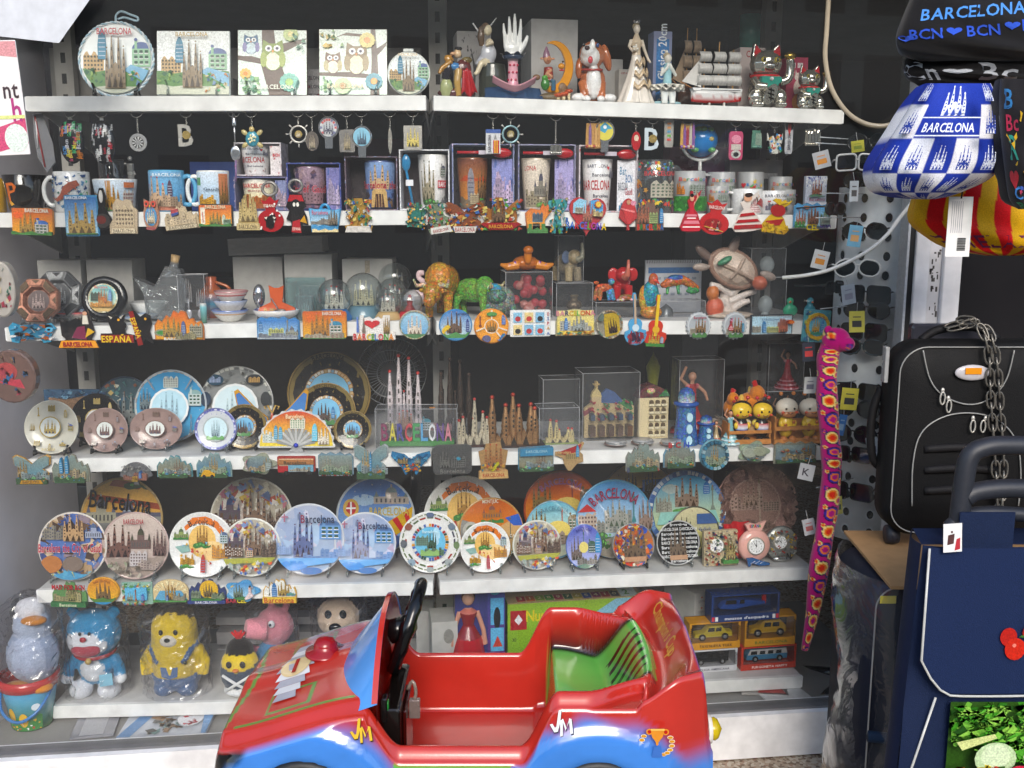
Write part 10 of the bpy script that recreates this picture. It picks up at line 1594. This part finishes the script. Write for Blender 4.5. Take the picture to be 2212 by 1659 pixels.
pp=[(xl+.002,Y3-.03,zT+.002)]+[(xl+.002+.36*u,Y3-.031-.004*sin(u*5),zf_+.065*max(0,1-u/.17)**2)for u in[i/20 for i in range(21)]];pipe(pp,.0022,'b8b8b4','flap_piping');pipe([(at(2012,1484,Y3)[0].x,Y3-.02,zf_-.01),(xl-.008,Y3-.012,.3),(xl-.02,Y3-.006,.06)],.0022,'b8b8b4','seam_piping')
def pic(a,b_,c_,d_,y,spec,nm):x0_,z1_=at(a,b_,y)[0].x,at(a,b_,y)[0].z;x1_,z0_=at(c_,d_,y)[0].x,at(c_,d_,y)[0].z;mb=MB();c=CV(mb,(x0_+x1_)/2,(z0_+z1_)/2,(x1_-x0_)/2,(z1_-z0_)/2,y,rect(-1,-1,1,1),step=.0001);c.draw(spec);mb.build(nm,'print',t)
pic(2160,1348,2260,1428,Y3-.034,"o:-.6,.3,.34,.5,b01c14;o:.3,.55,.36,.45,b8200f;o:-.3,-.35,.42,.6,c0220f;o:.5,-.2,.4,.55,b01c14;p:-.2,.3,.4,.2,.5,.35,-.1,.4,3a6a28;o:-.35,-.15,.08,.1,e88070",'tomato_print')
pic(2054,1516,2300,1690,Y3-.028,"sky:2c5018;sh:260,-1,.1,1,1,3c8a20|58a830|2a6a18|88c048|6aa838|1c4a10,.1,3;sh:80,-.6,-.3,.4,.4,4a9a28|78b840|2c6a18,.1,5;p:-1,.25,-.4,.45,-.35,.35,-.9,.05,c8d088;o:-.35,-.15,.34,.4,b8d0a0;o:-.35,-.1,.24,.3,d0e0b8;o:.3,-.1,.2,.25,e0dcc8;o:.65,.2,.2,.2,8a4088;o:.5,.35,.16,.16,d8b8a8;sh:120,-1,-1,1,-.35,a82018|c83018|2c5a18|c8b020|b84020|4a2030|d87020,.13,8;o:-.7,-.75,.2,.2,d86818;o:-.25,-.7,.2,.2,b81c18;o:.15,-.75,.2,.2,d8c030;o:0,-.4,.18,.18,c02040;sh:40,.1,-.6,.5,-.2,3c7a30|58983c,.09,9",'vegetable_print')
x,z=at(2125,1170,Y3)[0].x,0;sx0,sx1=at(2067,1170,Y3)[0].x,at(2185,1170,Y3)[0].x;z1_=at(2100,1098,Y3+.02)[0].z;mb=MB();mb.box(sx0,Y3-.005,zT-.005,sx1,Y3-.001,z1_,'13213f');mb.build('strap','nylon',t)
def tp(pts,r,nm,col='22252e'):mb=MB();mb.tube([at(a,b_,Y3+.02)[0]for a,b_ in pts],r,col,14,sub_=6);mb.build(nm,'rubber',t)
tp([(2050,1240),(2068,1150),(2082,1040),(2096,985),(2130,966),(2180,962),(2300,965)],.017,'handle_frame');tp([(2084,1075),(2110,1062),(2180,1055),(2300,1060)],.017,'cross_grip');tp([(2050,1140),(2080,1118),(2140,1108),(2300,1118)],.013,'lower_bar')
p,s=at(2058,1162,Y3-.04);t=thing('swing_tag','white swing tag with luggage drawing on the navy trolley','tag',p,0,None,0,R(-4));mb=MB();mb.box(-20*s,0,-32*s,20*s,.001,32*s,'e0e0e0');c=CV(mb,0,0,20*s,32*s,-.0003);c.draw("p:-.6,-.5,.1,-.4,.2,.3,-.5,.2,4a2828;p:.2,-.9,.8,-.8,.8,0,.4,-.1,b02030;r:-.2,.35,.0,.5,4a2828");mb.build('card','card',t)
# ---------------------------------------------------------------- left edge
p,s=at(22,212,-.33);t=thing('hanging_sign','white and pink printed sign hanging at the left edge of the window','sign',p,.15,None,0,R(-3));mb=MB();mb.box(-70*s,0,-120*s,26*s,.004,120*s,'e0dcdc',bev=.002);mb.build('board','gloss',t);mb=MB();c=CV(mb,-22*s,0,48*s,120*s,-.0004,rect(-.98,-.98,.98,.98));c.draw("p:-1,.8,1,.7,1,1,-1,1,c88a90;p:-1,-.6,1,-.35,1,-.8,-1,-1,c04870;o:.5,-.7,.5,.25,d0dcd4;t:nt,.55,.15,.3,3a2c34,.7;t:h,.7,-.2,.4,a83078,.45;r:-1,-.36,1,-.3,d0d888");mb.build('print','print',t)
p,s=at(100,30,-.28);t=thing('reflection_sheet','pale grey paper sheet hanging in the top left corner','paper',p,.1);mb=MB();mb.prism([(-130*s,60*s),(115*s,60*s),(22*s,-60*s),(-130*s,-45*s)],0,.001,'c0c4cc');mb.build('sheet','card',t)  # pale sheet stands in for a sign reflected in the window
def edge_disc(label,q,y,rx,rz_,c1,spec):p,s=at(q,y,-.16);t=thing('reflection_disc',label,'toy',p);mb=MB();mb.prism(circ(24,rx*s,rz_*s),-.012,.012,c1,bev=.004);mb.build('toy_body','gloss',t);mb=MB();c=CV(mb,0,0,rx*s*.9,rz_*s*.9,-.0124,circ(24));c.draw(spec);mb.build('print','print',t)  # printed discs imitate faint shapes reflected in the glass
edge_disc('round red and blue toy in a film bag at the left edge',30,812,52,58,'6a5048',"o:-.2,.2,.5,.4,a84040;p:-.8,-.2,.6,-.5,.4,-.1,b83848;sh:20,-.8,-.8,.8,.8,7a5a40|a03a48|2c5a88,.14,3");edge_disc('pale wrapped sweets pack hanging at the left edge above the red toy',8,625,30,60,'b0a8a0',"sh:24,-.8,-.8,.8,.8,a03848|c8b898|3a6a58,.14,5")
